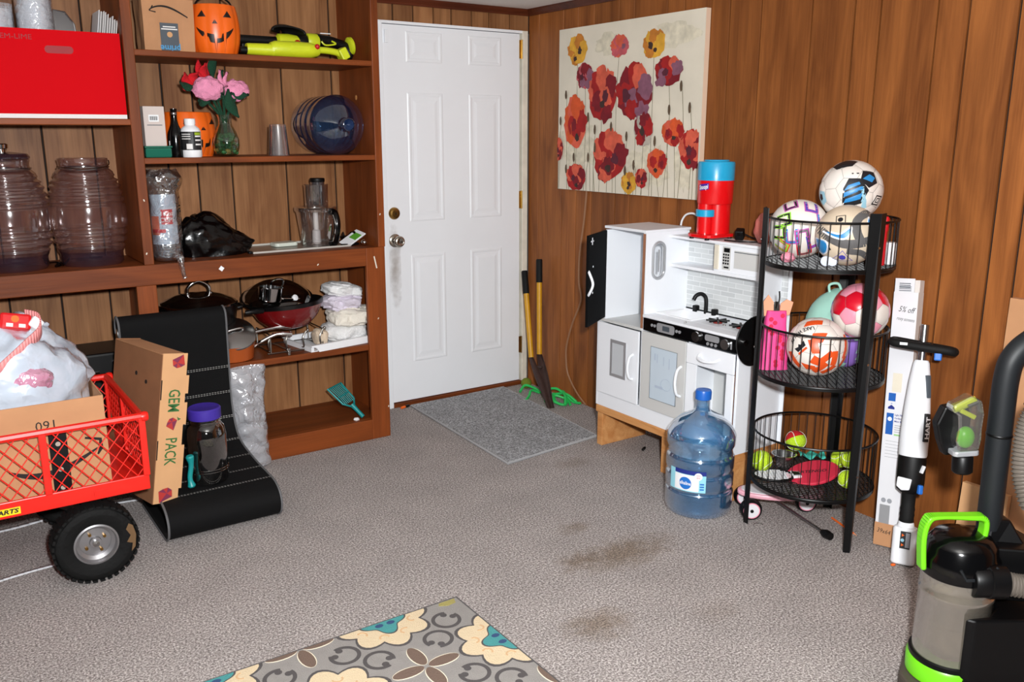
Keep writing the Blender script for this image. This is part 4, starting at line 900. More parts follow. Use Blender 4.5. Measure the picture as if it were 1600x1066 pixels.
for i in range(24): b.add([lo_s[i], lo_s[i+1], up_s[i+1], up_s[i]], [(0, 1, 2, 3)])
b.tube([(.215, fy, .195), (.262, fy, .182), (.262, fy, .15), (.25, fy, .13)], [.004, .006, .007, .003], 6)
obj('arrow_print', b, 'ink', am)
# white bin bag with pink drawstring
clear('bag_white', (230, 234, 240), .25, .2, .85, (206, 218, 234), bump=.35, bs=14)
def blob(p): return 1+.12*vn(p, 2.2, 8)+.05*vn(p, 6, 1)+.02*vn(p, 14, 4)
wbg = thing('white_bin_bag', (-2.845, -.93, .32), 'full white plastic bin bag with pink drawstring in the cardboard box', 'bag')
b = B().sphere((0, 0, .31), .25, 64, 44, 1.02, .68, 1.05, blob)
b.v = [(min(max(x, -.25), .245), min(max(y, -.168), .16), max(z, .002)) if z < .34 else (x, y, z) for x, y, z in b.v]
obj('bag', b, 'bag_white', wbg, True, 80)
obj('gathered_neck', B().sphere((.045, .02, .545), .075, 32, 20, 1.2, .8, .62, lambda p: 1+.3*vn(p, 2.6, 3)), 'bag_white', wbg, True, 80)
obj('gathered_neck', B().sphere((-.06, .03, .56), .07, 32, 20, 1.2, .8, .6, lambda p: 1+.3*vn(p, 2.6, 6)), 'bag_white', wbg, True, 80)
clear('pink_film', (240, 200, 214), .3, .15, .6, (232, 160, 190), bump=.5, bs=30); mat('drawstring_pink', (236, 150, 150), .5); mat('pink_stuff', (226, 150, 178), .6); mat('candy_red', (206, 20, 26), .35)
pkp = obj('pink_contents', B().sphere((.045, -.125, .385), .07, 28, 18, 1.3, .6, .75, lambda p: 1+.12*vn(p, 2.5, 4)), 'pink_film', wbg, True, 80)
ring = spline([(-.06, -.165, .415), (.0, -.15, .46), (.06, -.13, .505), (.11, -.09, .54), (.115, -.045, .575), (.08, .0, .585)], 6)
b = B()
for i in range(len(ring)-1):
    p, q = ring[i], ring[i+1]; w_ = Vector((0, -.006, .022)); b.add([p-w_, q-w_, q+w_, p+w_], [(0, 1, 2, 3)])
obj('drawstring', b, 'drawstring_pink', wbg, True, solid=.004)
cy = thing('candy_packet', (-2.81, -.99, .875), 'small red and white candy packet on top of white bag', 'packet', rot=(R(-25), R(12), 0))
obj('wrapper', B().box(-.045, .05, -.02, .02, -.005, .05), 'candy_red', cy, bev=.01); obj('sun_print', B().at((.0, -.0205, .028), (R(90), 0, 0)).prism(circ(0, 0, .012, 16), 0, .0006), 'pumpkin_orange', cy)
for x in (-.025, .012): obj('white_print', B().box(x, x+.02, -.0212, -.0205, .0, .012), 'white_paper', cy)
obj('side_wrapper', B().at((.06, .0, .02), (0, .5, .3)).box(-.02, .02, -.02, .02, -.02, .02), 'foam_white', cy, bev=.006)
ri = obj('red_packet', B().at((0, 0, 0), (R(-20), R(30), 0)).box(-.03, .03, -.015, .015, -.04, .05), 'white_plastic', None, bev=.008, loc=(-2.895, -1.0, .88)); tag(ri, 'white packet at left edge beside the candy packet', 'packet')
# straps on floor
mat('strap_white', (226, 228, 232), .6)
def strap(pts, w, label):
    P = spline(pts, 6); b = B()
    for i in range(len(P)-1):
        t = (P[i+1]-P[i]).normalized(); s = Vector((-t.y, t.x, 0))*w; b.add([P[i]-s, P[i+1]-s, P[i+1]+s, P[i]+s], [(0, 1, 2, 3)])
    o = obj('white_strap', b, 'strap_white', None, True, solid=-.003); tag(o, label, 'strap')
strap([(-3.3, -.62, .001), (-3.0, -.57, .001), (-2.85, -.56, .001), (-2.6, -.52, .001), (-2.3, -.56, .001)], .012, 'white flat strap on carpet under the wagon bed')
strap([(-3.3, -1.08, .001), (-3.05, -1.03, .001), (-2.9, -1.0, .001), (-2.78, -.99, .001), (-2.7, -1.0, .001)], .009, 'white flat strap on carpet in front of the wagon wheel')

# ---------------------------------------------------------------- doormat, digger, odds and ends by the door
dm = B(); P4 = [(-.835, -.045), (-.885, -1.095), (-.30, -1.03), (-.20, -.03)]
dm.prism(P4, .0005, .013)
dmo = thing('door_mat', (-.55, -.55, 0), 'grey shaggy door mat lying in front of the white door', 'door mat')
dm.v = [(x+.55, y+.55, z) for x, y, z in dm.v]; obj('pile', dm, 'mat_pile', dmo, bev=.004)
mat('mat_edge', (168, 168, 170), .9)
obj('edge_binding', B().tube([(x+.55, y+.55, .007) for x, y in P4], .007, 6, True), 'mat_edge', dmo, True)
mat('handle_yellow', (206, 150, 24), .45, var=.08, vs=20); mat('grip_black', (9, 9, 9), .7, spec=.3); mat('rust_steel', (66, 48, 44), .6, .3, var=.2, vs=30)
ph = thing('post_hole_digger', (-.225, -.53, 0), 'post hole digger with two yellow handles and black grips leaning in corner', 'digging tool')
for i, (tx, ty, tz) in enumerate(((-.105, -.115, .725), (-.06, -.20, .80))):
    bot = Vector((-.008+.024*i, .012-.02*i, .20)); top = Vector((tx+.225, ty+.53, tz))
    foot = Vector((.0+.012*i, .0-.01*i, .012)); d = (top-bot).normalized()
    bot = Vector(((-.15, -.25, .235), (-.10, -.262, .25))[i])+Vector((.225, .53, 0)); d = (top-bot).normalized()
    obj('handle', B().tube([bot, top-d*.13], .0155, 14), 'handle_yellow', ph, True)
    obj('grip', B().tube([top-d*.135, top-d*.006, top], [.0185, .0185, .015], 14), 'grip_black', ph, True)
    s = (bot-foot)/.30*1.06; b = B()
    def bl(u, v, s=s, foot=foot, i=i):
        w = (.012+.010*math.sin(PI*min(1, (1-v)*1.15))); a = (u-.5)*2
        side = Vector((.6, -.8, 0)); n_ = Vector((-.75, -.6, .25)).normalized()
        return tuple(foot+s*(.30*v)+side*(w*a)+n_*(.012*(1-a*a)*(1 if i == 0 else -1)))
    obj('blade', B().grid(bl, 8, 16), 'rust_steel', ph, True, 70, solid=.004)
obj('pivot_bolt', B().at((.075, .22, .19), (R(90), 0, .6)).cyl(.008, -.03, .03, 10), 'rust_steel', ph, True)
mat('ball_moss', (110, 124, 30), .9, bump=.5, bs=200); mat('strap_green', (40, 190, 90), .5)
tb0 = obj('old_tennis_ball', B().sphere((0, 0, 0), .033, 24, 14), 'ball_moss', None, True, loc=(-.085, -.11, .034)); tag(tb0, 'grubby green tennis ball in the corner by the door', 'ball')
gs = thing('green_bungee_strap', (-.16, -.40, 0), 'tangled bright green straps on carpet behind the digger', 'strap')
for pts in ([(-.02, .22, .012), (.03, .24, .04), (.06, .18, .03), (.07, .1, .012)], [(-.08, .07, .012), (-.04, .1, .02), (0, .13, .04), (.05, .12, .02)], [(-.01, -.02, .01), (.03, .02, .06), (.07, -.02, .075), (.09, -.08, .04), (.05, -.13, .012), (.02, -.08, .02), (.05, -.02, .05)], [(.04, -.14, .012), (.07, -.10, .05), (.10, -.04, .06), (.12, -.1, .012), (.135, -.16, .012)], [(.03, -.12, .012), (.0, -.09, .03), (.03, -.05, .05), (.08, -.1, .03), (.07, -.15, .012)], [(.05, .02, .03), (.1, -.06, .05), (.13, -.13, .014)]):
    obj('strap', B().tube(spline(pts, 6), .0075, 8), 'strap_green', gs, True)
mat('cord_brown', (150, 110, 80), .5)
wc = thing('wall_cable', (-.008, -.5, 0), 'thin brown cable running down the panelling beside the painting', 'cable')
obj('cable', B().tube(spline([(0, -.062, 1.25), (0, -.04, 1.05), (0, -.006, .849), (0, -.005, .7), (0, -.025, .6), (0, .05, .45), (0, .097, .318), (0, .10, .23), (0, .081, .149), (0, .0, .06), (0, -.085, .006)], 8), .005, 8), 'cord_brown', wc, True)
om = thing('orange_marker', (-.885, -.045, .008), 'small orange and black marker at the door threshold', 'marker', rz=.3)
obj('barrel', lx(B(), [(.006, -.02), (.007, -.018), (.007, .01)], 12), 'pumpkin_orange', om, True); obj('cap', lx(B(), [(.0075, .01), (.0075, .04), (.005, .044)], 12), 'black_plastic', om, True)

# ---------------------------------------------------------------- painting
mat('canvas', (222, 214, 196), .85, var=.07, vs=5, bump=.15, bs=300); mat('canvas_edge', (226, 196, 170), .85)
for n_, c_ in (('p_red', (158, 22, 22)), ('p_crimson', (120, 14, 28)), ('p_orange', (206, 82, 36)), ('p_coral', (208, 90, 66)), ('p_pink', (186, 84, 92)), ('p_plum', (84, 28, 44)), ('p_yellow', (214, 160, 50)), ('p_ochre', (190, 118, 40)), ('p_grey', (178, 168, 156)), ('p_mauve', (132, 84, 104)), ('p_dark', (60, 40, 34)), ('p_stem', (120, 112, 84)), ('p_bud', (92, 74, 56)), ('p_wash', (214, 206, 184))):
    mat(n_, c_, .85, var=.18, vs=26)
pc = thing('poppy_painting', (-.018, -.865, 1.21), 'large unframed canvas painting of red and yellow poppies', 'painting')
CY0, CY1, CZ = -.53, .53, .84
obj('canvas_front', B().box(-.0165, -.012, CY0, CY1, 0, CZ), 'canvas', pc); obj('canvas_wrap', B().box(-.012, .016, CY0, CY1, 0, CZ), 'canvas_edge', pc)
rp = random.Random(11); LAY = [0]
def pblob(name, y, z, w, h, m, n=22, jag=.14, seed=None, wash=0):
    LAY[0] += 1; x = -.0166-.00003*LAY[0]
    rr = random.Random(seed if seed is not None else LAY[0]); pts = []
    for i in range(n):
        a = 2*PI*i/n; k = 1+rr.uniform(-jag, jag)
        pts.append((x, min(max(y+.5*w*k*math.cos(a), CY0+.001), CY1-.001), min(max(z+.5*h*k*math.sin(a), .001), CZ-.001)))
    return obj(name, B().flat(pts[::-1]), m, pc)
def S2(y, z): return (y+.865, z-1.21)
FL = [(-0.493, 1.937, 0.154, 0.144, 'y'), (-0.828, 1.931, 0.129, 0.1, 'p'), (-1.075, 1.92, 0.144, 0.13, 'y'), (-0.558, 1.803, 0.127, 0.125, 'm'), (-0.704, 1.697, 0.213, 0.237, 'r'), (-0.944, 1.698, 0.251, 0.236, 'd'), (-1.178, 1.793, 0.178, 0.129, 'd'), (-0.487, 1.555, 0.182, 0.24, 'o'), (-0.776, 1.39, 0.256, 0.222, 'r'), (-1.024, 1.524, 0.13, 0.155, 'g'), (-1.226, 1.514, 0.139, 0.123, 'o'), (-1.124, 1.37, 0.133, 0.127, 'o'), (-1.348, 1.437, 0.145, 0.173, 'r'), (-0.502, 1.277, 0.158, 0.133, 'r'), (-0.929, 1.265, 0.108, 0.105, 'y'), (-1.019, 1.293, 0.083, 0.093, 'r'), (-0.351, 1.423, 0.07, 0.114, 'r')]
BU = [(-0.408, 1.712), (-0.363, 1.577), (-0.656, 1.53), (-0.785, 1.543), (-0.599, 1.593), (-0.904, 1.496), (-0.483, 1.384), (-0.605, 1.386), (-0.417, 1.321), (-0.659, 1.437), (-0.9, 1.326), (-1.27, 1.722), (-1.198, 1.619), (-1.33, 1.625), (-1.108, 1.474), (-0.963, 1.356)]
for y, z, w, h in ((-.5, 1.45, .3, .3), (-1.2, 1.95, .3, .12), (-1.05, 1.35, .3, .2), (-.75, 1.95, .25, .1), (-1.3, 1.35, .12, .2)):
    a, c_ = S2(y, z); pblob('wash', a, c_, w, h, 'p_wash', 30, .25)
for y, z, *q in [f[:2] for f in FL]+BU:
    a, c_ = S2(y, z); dx = rp.uniform(-.02, .02); LAY[0] += 1; x = -.0166-.00003*LAY[0]
    P = spline([(x, a, c_), (x, a+dx, c_*.6), (x, a+dx*.3+rp.uniform(-.02, .02), .001)], 6); b = B(); t = .0016
    for i in range(len(P)-1): b.add([(x, P[i].y-t, P[i].z), (x, P[i].y+t, P[i].z), (x, P[i+1].y+t, P[i+1].z), (x, P[i+1].y-t, P[i+1].z)], [(0, 1, 2, 3)])
    obj('stem', b, 'p_stem', pc)
PAL = {'y': ('p_yellow', 'p_ochre', 'p_yellow', 'p_dark'), 'p': ('p_pink', 'p_coral', 'p_pink', 'p_mauve'), 'm': ('p_pink', 'p_crimson', 'p_mauve', 'p_plum'), 'r': ('p_red', 'p_coral', 'p_crimson', 'p_plum'), 'd': ('p_crimson', 'p_red', 'p_mauve', 'p_plum'), 'o': ('p_coral', 'p_orange', 'p_red', 'p_crimson'), 'g': ('p_grey', 'p_crimson', 'p_red', 'p_dark')}
for y, z, w, h, k in FL:
    a, c_ = S2(y, z); p = PAL[k]
    w *= 1.12; h *= 1.12; pblob('petal', a, c_, w*.9, h*.9, p[0], 26, .10)
    for i in range(5):
        an = PI*(.1+.8*i/4)+rp.uniform(-.2, .2); pblob('petal', a+.30*w*math.cos(an), c_+(.34 if w > .2 else .26)*h*math.sin(an), w*.38, h*.46, (p[1], p[0], p[1], 'p_coral' if k in 'rd' else p[1], p[2])[i], 18, .2)
    for i in range(4): pblob('petal', a+w*rp.uniform(-.24, .24), c_+h*rp.uniform(-.34, .05), w*.34, h*.36, p[2] if i % 2 else p[1], 16, .25)
    pblob('petal', a+w*rp.uniform(-.25, .25), c_-h*.02, w*.2, h*.24, p[3], 14, .3)
    if k in 'yoro': pblob('seed_head', a+w*rp.uniform(-.1, .1), c_-h*rp.uniform(.15, .3), w*.17, h*.15, 'p_dark', 14, .2)
for y, z in BU: a, c_ = S2(y, z); pblob('bud', a, c_, .018, .05, 'p_bud', 14, .08)

# ---------------------------------------------------------------- toy kitchen
KL = (-.225, -1.535, .208)
kt = thing('toy_kitchen', KL, 'white wooden toy kitchen with open black fridge door', 'toy kitchen')
mat('kit_white', (240, 243, 248), .35); mat('kit_grey', (206, 206, 204), .4); mat('kit_window', (198, 212, 224), .15); mat('kit_silver', (186, 188, 192), .3, .5); mat('kit_pane', (196, 200, 204), .3); mat('mdf', (156, 106, 78), .8); mat('kit_print', (176, 190, 208), .5)
m, N, L, P = nodes('tile_print'); tc = N.new('ShaderNodeTexCoord'); mp = N.new('ShaderNodeMapping'); mp.inputs['Rotation'].default_value = (0, R(90), R(90)); L.new(tc.outputs['Object'], mp.inputs[0])
sx = N.new('ShaderNodeSeparateXYZ'); L.new(tc.outputs['Object'], sx.inputs[0]); cx = N.new('ShaderNodeCombineXYZ'); L.new(sx.outputs['Y'], cx.inputs[0]); L.new(sx.outputs['Z'], cx.inputs[1])
bk = N.new('ShaderNodeTexBrick'); bk.inputs['Scale'].default_value = 1; bk.inputs['Brick Width'].default_value = .085; bk.inputs['Row Height'].default_value = .022; bk.inputs['Mortar Size'].default_value = .0016
bk.inputs['Color1'].default_value = lin((196, 199, 200))+(1,); bk.inputs['Color2'].default_value = lin((214, 217, 217))+(1,); bk.inputs['Mortar'].default_value = lin((232, 234, 235))+(1,)
L.new(cx.outputs[0], bk.inputs[0]); L.new(bk.outputs[0], P.inputs['Base Color']); P.inputs['Roughness'].default_value = .4
def K(b=None): q = b or B(); q.M = Matrix.Translation((-KL[0], -KL[1], -KL[2])); return q
FX, BX = -.36, -.09
def kb(name, x0, x1, y0, y1, z0, z1, m='kit_white', bev=.0015, parent=None): return obj(name, K().box(x0, x1, y0, y1, z0, z1), m, parent or kt, bev=bev)
kb('plinth', FX, FX+.012, -1.968, -1.104, .208, .278); kb('bottom_board', FX+.012, BX, -1.968, -1.104, .262, .274)
kb('side_panel', FX, BX, -1.104, -1.092, .208, .632); kb('side_panel', FX, BX, -1.98, -1.968, .208, .70)
kb('divider', FX+.003, BX, -1.412, -1.40, .275, .69); kb('divider', FX+.003, BX, -1.706, -1.697, .275, .69)
kb('back_panel', BX, BX+.006, -1.98, -1.092, .208, .72)
kb('cabinet_top', FX, BX, -1.40, -1.104, .632, .646, 'kit_grey')
# left cabinet door with window
d1 = kb('cabinet_door', FX-.010, FX, -1.396, -1.112, .280, .628)
for y0, y1, z0, z1 in ((-1.315, -1.205, .545, .56), (-1.315, -1.205, .38, .395), (-1.22, -1.205, .395, .545), (-1.315, -1.30, .395, .545)): kb('window_frame', FX-.013, FX-.0098, y0, y1, z0, z1, 'kit_silver', 0, d1)
kb('window_pane', FX-.011, FX-.0099, -1.30, -1.22, .395, .545, 'kit_pane', 0, d1)
def handle(name, p, q, out, m, parent, r=.006):
    p, q, out = Vector(p), Vector(q), Vector(out); obj(name, K().tube(spline([p, p+(q-p)*.12+out*.8, (p+q)/2+out*1.15, p+(q-p)*.88+out*.8, q], 6), r, 8), m, parent, True)
handle('handle', (FX-.01, -1.362, .395), (FX-.01, -1.362, .515), (-.028, 0, 0), 'kit_white', d1)
# fridge
kb('fridge_wall', FX, BX, -1.15, -1.138, .646, 1.072); kb('fridge_back', BX, BX+.006, -1.40, -1.138, .646, 1.075)
dv = obj('fridge_wall', K().add([], []), 'kit_white', kt); bpy.data.objects.remove(dv)
# divider wall with an oval opening
b = K(); y0, y1 = -1.412, -1.398; hole = []
for i in range(32):
    a = 2*PI*i/32; cz = .951+(.046 if math.sin(a) > 0 else -.046); hole.append((-.279+.036*math.cos(a), cz+.036*math.sin(a)))
outer = []
for i in range(32):
    a = 2*PI*i/32; c_, s_ = math.cos(a), math.sin(a); sc_ = min((.081 if c_ < 0 else .189)/max(abs(c_), 1e-6), (.305 if s_ < 0 else .128)/max(abs(s_), 1e-6)); outer.append((-.279+c_*sc_, .951+s_*sc_))
for i in range(32):
    k = (i+1) % 32
    for y, fl_ in ((y0, 0), (y1, 1)):
        q = [(hole[i][0], y, hole[i][1]), (hole[k][0], y, hole[k][1]), (outer[k][0], y, outer[k][1]), (outer[i][0], y, outer[i][1])]; b.add(q[::-1] if not fl_ else q, [(0, 1, 2, 3)])
for cxx, czz in ((FX, .646), (FX, 1.079), (BX, .646), (BX, 1.079)):
    near = sorted(range(32), key=lambda i: (outer[i][0]-cxx)**2+(outer[i][1]-czz)**2)[:2]; 
    for y in (y0, y1): b.add([(outer[near[0]][0], y, outer[near[0]][1]), (outer[near[1]][0], y, outer[near[1]][1]), (cxx, y, czz)], [(0, 1, 2)])
b.box(FX, FX+.001, y0, y1, .646, 1.079); obj('tall_side', b, 'kit_white', kt)
kb('raw_edge', FX-.001, FX, -1.412, -1.396, .646, 1.075, 'mdf', 0)
obj('oval_rim', K().tube([(h[0], y0-.001, h[1]) for h in hole], .007, 8, True), 'kit_silver', kt, True)
obj('oval_bar', K().tube([(-.279, y0-.002, .90), (-.279, y0-.002, 1.0)], .004, 8), 'kit_silver', kt, True)
kb('fridge_top', FX-.004, BX+.006, -1.416, -1.134, 1.079, 1.091)
ang = math.atan2(-.146, -.236)      # the door swung wide open
fd = thing('tmp', (0, 0, 0), 'x', 'x'); bpy.data.objects.remove(fd)
b = K(); M0 = b.M.copy(); b.M = M0 @ Matrix.Translation((FX-.004, -1.145, .655)) @ Matrix.Rotation(ang, 4, 'Z'); b.box(0, .262, -.006, .006, 0, .415)
mat('door_black', (6, 6, 7), .7, spec=.08)
dob = obj('fridge_door', b, 'door_black', kt, bev=.002); tag(dob, 'matt black open fridge door with white handle')
b = K(); b.M = M0 @ Matrix.Translation((FX-.004, -1.145, .655)) @ Matrix.Rotation(ang, 4, 'Z'); b.tube(spline([(.245, -.004, .14), (.262, .012, .155), (.268, .03, .20), (.262, .012, .245), (.245, -.004, .26)], 6), .006, 8); obj('handle', b, 'kit_white', dob, True)
b = K(); b.M = M0 @ Matrix.Translation((FX-.004, -1.145, .655)) @ Matrix.Rotation(ang, 4, 'Z')
for x, z in ((.20, .15), (.20, .27), (.215, .385)): b.box(x-.004, x+.004, .006, .0075, z-.004, z+.004)
b.box(.20, .235, .006, .008, .383, .389); b.box(.214, .22, .006, .008, .37, .402); obj('screw_cap', b, 'kit_white', dob)
# counter with sink
kb('counter', FX-.004, -.29, -1.98, -1.412, .70, .712); kb('counter', -.12, BX, -1.98, -1.412, .70, .712); kb('counter', -.29, -.12, -1.43, -1.412, .70, .712); kb('counter', -.29, -.12, -1.98, -1.635, .70, .712)
obj('sink_basin', K().box(-.285, -.125, -1.63, -1.435, .655, .658).box(-.288, -.285, -1.63, -1.435, .655, .712).box(-.125, -.122, -1.63, -1.435, .655, .712).box(-.288, -.122, -1.435, -1.432, .655, .712).box(-.288, -.122, -1.633, -1.63, .655, .712), 'white_plastic', kt)
obj('sink_rim', K().tube([(-.292, -1.428, .713), (-.118, -1.428, .713), (-.118, -1.637, .713), (-.292, -1.637, .713)], .005, 6, True), 'white_plastic', kt, True)
obj('faucet', K().tube(spline([(-.115, -1.56, .712), (-.115, -1.56, .765), (-.118, -1.555, .79), (-.135, -1.545, .803), (-.155, -1.535, .795), (-.165, -1.53, .775)], 6), .009, 12).at((0, 0, 0)), 'black_plastic', kt, True)
for y in (-1.50, -1.615): obj('tap', K().box(-.128, -.104, y-.012, y+.012, .712, .742), 'black_plastic', kt, bev=.004)
mat('burner_red', (120, 30, 24), .5)
for y in (-1.735, -1.865):
    bn = obj('burner', K().at((-.225-KL[0], y-KL[1], .7125-KL[2])).cyl(.02, 0, .008, 20), 'burner_red', kt, True)
    b = B()
    for i in range(4): b.at((-.225-KL[0], y-KL[1], .721-KL[2]), (0, 0, PI/4*i)).box(-.05, .05, -.004, .004, 0, .006)
    obj('grate', b, 'black_plastic', bn)
obj('stove_stud', K().sphere((-.25, -1.795, .716), .007, 12, 8), 'chrome', kt, True); obj('stove_stud', K().sphere((-.345, -1.66, .716), .006, 12, 8), 'chrome', kt, True)
# control panel
cpn = kb('control_panel', FX-.006, FX, -1.972, -1.420, .643, .699, 'black_gloss')
def oncp(name, y, z, pts, m, t=.002): return obj(name, K(B()), m, cpn)
def cp_poly(name, pts, m, t=.0015):
    b = K(); M0 = b.M.copy(); b.M = M0 @ Matrix.Translation((FX-.006, 0, 0)) @ Matrix(((0, 0, -1, 0), (1, 0, 0, 0), (0, 1, 0, 0), (0, 0, 0, 1))); b.prism(pts, 0, t); return obj(name, b, m, cpn)
cp_poly('display', rrect(-1.618, -1.509, .652, .692, .012), 'kit_silver'); cp_poly('screen', rrect(-1.588, -1.545, .661, .683, .003), 'tape_grey', .0022)
for y in (-1.478, -1.496, -1.632, -1.65): cp_poly('button', circ(y, .674, .007, 14), 'kit_silver', .003)
cp_poly('knob', circ(-1.752, .674, .022, 24), 'chrome', .012); cp_poly('display', rrect(-1.876, -1.797, .667, .694, .010), 'kit_silver')
for y in (-1.815, -1.837, -1.859): cp_poly('button', circ(y, .655, .007, 14), 'kit_silver', .003)
cp_poly('knob', circ(-1.914, .672, .022, 24), 'steel', .012); cp_poly('knob_mark', rrect(-1.945, -1.939, .655, .688, .002), 'kit_silver', .002)
# oven door, drawer and open compartment
d2 = kb('oven_door', FX-.010, FX, -1.694, -1.418, .282, .638, 'kit_grey')
kb('window', FX-.0115, FX-.0099, -1.645, -1.482, .338, .578, 'kit_window', 0, d2)
obj('window_outline', K().tube([(FX-.0115, -1.646, .337), (FX-.0115, -1.481, .337), (FX-.0115, -1.481, .579), (FX-.0115, -1.646, .579)], .0014, 4, True), 'tape_grey', d2)
for y, z, w, h in ((-1.51, .535, .01, .03), (-1.525, .53, .006, .04), (-1.565, .525, .005, .04), (-1.60, .52, .005, .05), (-1.54, .40, .05, .012)): kb('shelf_print', FX-.0118, FX-.0115, y-w/2, y+w/2, z-h/2, z+h/2, 'kit_print', 0, d2)
obj('bowl_print', K().tube([(FX-.0117, -1.585+.032*math.cos(2*PI*i/24), .42+.026*math.sin(2*PI*i/24)) for i in range(24)], .0012, 4, True), 'kit_print', d2)
handle('handle', (FX-.01, -1.672, .39), (FX-.01, -1.672, .525), (-.03, 0, 0), 'kit_white', d2)
d3 = kb('drawer_front', FX-.010, FX, -1.964, -1.700, .552, .638)
handle('handle', (FX-.01, -1.775, .60), (FX-.01, -1.885, .60), (-.028, 0, -.012), 'kit_white', d3)
kb('compartment_frame', FX-.008, FX, -1.76, -1.70, .282, .55); kb('compartment_frame', FX-.008, FX, -1.964, -1.925, .282, .55)
kb('compartment_back', -.20, -.195, -1.93, -1.706, .275, .56, 'kit_grey', 0); kb('raw_edge', FX, FX+.05, -1.93, -1.922, .282, .55, 'mdf', 0)
# backsplash and upper shelf
kb('backsplash', BX, BX+.006, -1.98, -1.412, .712, 1.055, 'tile_print', 0)
kb('upper_side', -.205, BX, -1.952, -1.940, .712, 1.055); kb('back_wing', BX+.006, BX+.012, -1.995, -1.412, .212, 1.05)
kb('shelf', -.205, BX, -1.94, -1.412, .918, .932); kb('top_board', -.212, BX+.012, -1.955, -1.412, 1.05, 1.062)
mw = kb('microwave', -.20, BX, -1.938, -1.672, .932, 1.05, 'kit_white')
kb('key_panel', -.2022, -.2, -1.765, -1.72, .943, 1.042, 'kit_grey', 0, mw); kb('screen', -.2035, -.2022, -1.760, -1.728, 1.018, 1.036, 'black_plastic', 0, mw)
for r_ in range(4):
    for c_ in range(3): kb('key', -.2035, -.2022, -1.757+.0125*c_, -1.749+.0125*c_, .966+.0125*r_, .974+.0125*r_, 'black_plastic', 0, mw)
kb('key', -.2035, -.2022, -1.757, -1.731, .95, .957, 'black_plastic', 0, mw); kb('door_edge', -.207, -.2, -1.70, -1.676, .94, 1.045, 'canvas', .002, mw)
kb('window', -.2022, -.2, -1.915, -1.785, .955, 1.03, 'kit_grey', 0, mw); kb('window_line', -.2030, -.2022, -1.915, -1.785, 1.022, 1.025, 'tape_grey', 0, mw)
fp2 = thing('toy_frying_pan', (-.305, -1.984, .696), 'round black pan hanging on the end of toy kitchen', 'toy pan', rot=(R(90), 0, 0))
obj('pan', B().lathe([(0, 0), (.085, 0), (.1, .018), (.103, .022), (.096, .022), (.083, .006), (0, .006)], 40), 'black_plastic', fp2, True); obj('hook', B().at((-.05, .0, .0)).cyl(.012, -.004, .026, 14), 'chrome', fp2, True)
# wooden stand
sd = thing('wooden_stand', (-.225, -1.535, 0), 'rough pine stand under the white toy kitchen', 'stand')
def sbx(n, x0, x1, y0, y1, z0, z1): obj(n, B().box(x0+.225, x1+.225, y0+1.535, y1+1.535, z0, z1), 'pine', sd, bev=.003)
sbx('top_board', -.365, -.06, -1.98, -1.10, .172, .2075); sbx('leg', -.355, -.06, -1.14, -1.102, 0, .172); sbx('leg', -.36, -.06, -1.60, -1.56, 0, .172); sbx('leg', -.36, -.06, -1.975, -1.935, 0, .172)
bt2 = obj('black_scrap', B().at((0, 0, 0), (0, 0, .5)).box(-.018, .018, -.006, .006, 0, .012), 'black_plastic', None, bev=.003, loc=(-.226, -1.305, .0005)); tag(bt2, 'small black object on carpet under the toy kitchen', 'object')

# slush machine
mat('slush_red', (222, 14, 20), .25, coat=.4); mat('slush_blue', (28, 160, 206), .3, coat=.3); mat('slush_purple', (70, 40, 150), .4)
sl = thing('slush_machine', (-.150, -1.612, 1.064), 'red and sky blue toy slush machine on top of toy kitchen', 'slush machine')
obj('base', B().prism(rrect(-.105, .075, -.075, .075, .045), .008, .022), 'slush_red', sl, bev=.003)
for x, y in ((-.085, -.045), (-.085, .045), (.05, -.05), (.05, .05)): obj('foot', B().at((x, y, 0)).cyl(.010, 0, .009, 12), 'black_plastic', sl, True)
obj('column', B().at((.018, 0, 0)).lathe([(.058, .02), (.057, .15)], 36), 'slush_red', sl, True); obj('front_column', B().at((-.040, .012, 0)).lathe([(.036, .02), (.036, .15)], 28), 'slush_red', sl, True)
obj('cup_holder', B().at((-.040, .012, 0)).lathe([(.0365, .094), (.0425, .096), (.0425, .124), (.0365, .126)], 28, cap=False), 'slush_blue', sl, True)
obj('drum', B().lathe([(.05, .148), (.074, .15), (.076, .156), (.078, .25)], 44), 'slush_red', sl, True)
obj('hopper', B().lathe([(.0785, .25), (.0785, .322), (.075, .328), (.055, .330), (.052, .336), (.03, .337), (0, .337)], 44), 'slush_blue', sl, True)
lgm = cyl_map(.0785, 0)
def lm(u, v): p = lgm(u, v); return (p[1], -p[0], p[2])          # faces -X
b = B()
LW = .052
b.grid(lambda u, v: (lambda p: (p[0], p[1], p[2]))(lm(-LW/2+LW*u+.004, .206+.026*v+.008*u)), 10, 2)
for i, v in enumerate(b.v): pass
plq = obj('logo_plate', b, 'slush_purple', sl)
lgm2 = cyl_map(.0792, 0)
letter('Snoopi', 'white_plastic', sl, .026, mapf=lambda u, v: (lambda p: (p[1], -p[0], p[2]))(lgm2(u+.004, v+.222+u*.15)), bold=.03, width=.046)
cdw = obj('white_charging_cable', B().tube(spline([(-.10, -1.365, 1.0955), (-.10, -1.372, 1.12), (-.10, -1.395, 1.146), (-.10, -1.435, 1.155), (-.105, -1.475, 1.145), (-.11, -1.505, 1.12), (-.115, -1.52, 1.085), (-.112, -1.522, 1.067)], 6), .0045, 8), 'white_plastic', None, True); tag(cdw, 'short white cable arching left of the red slush machine', 'cable')
bpz = thing('black_power_adapter', (-.115, -1.735, 1.0635), 'black power adapter and cord on kitchen top beside slush machine', 'adapter', rz=.5)
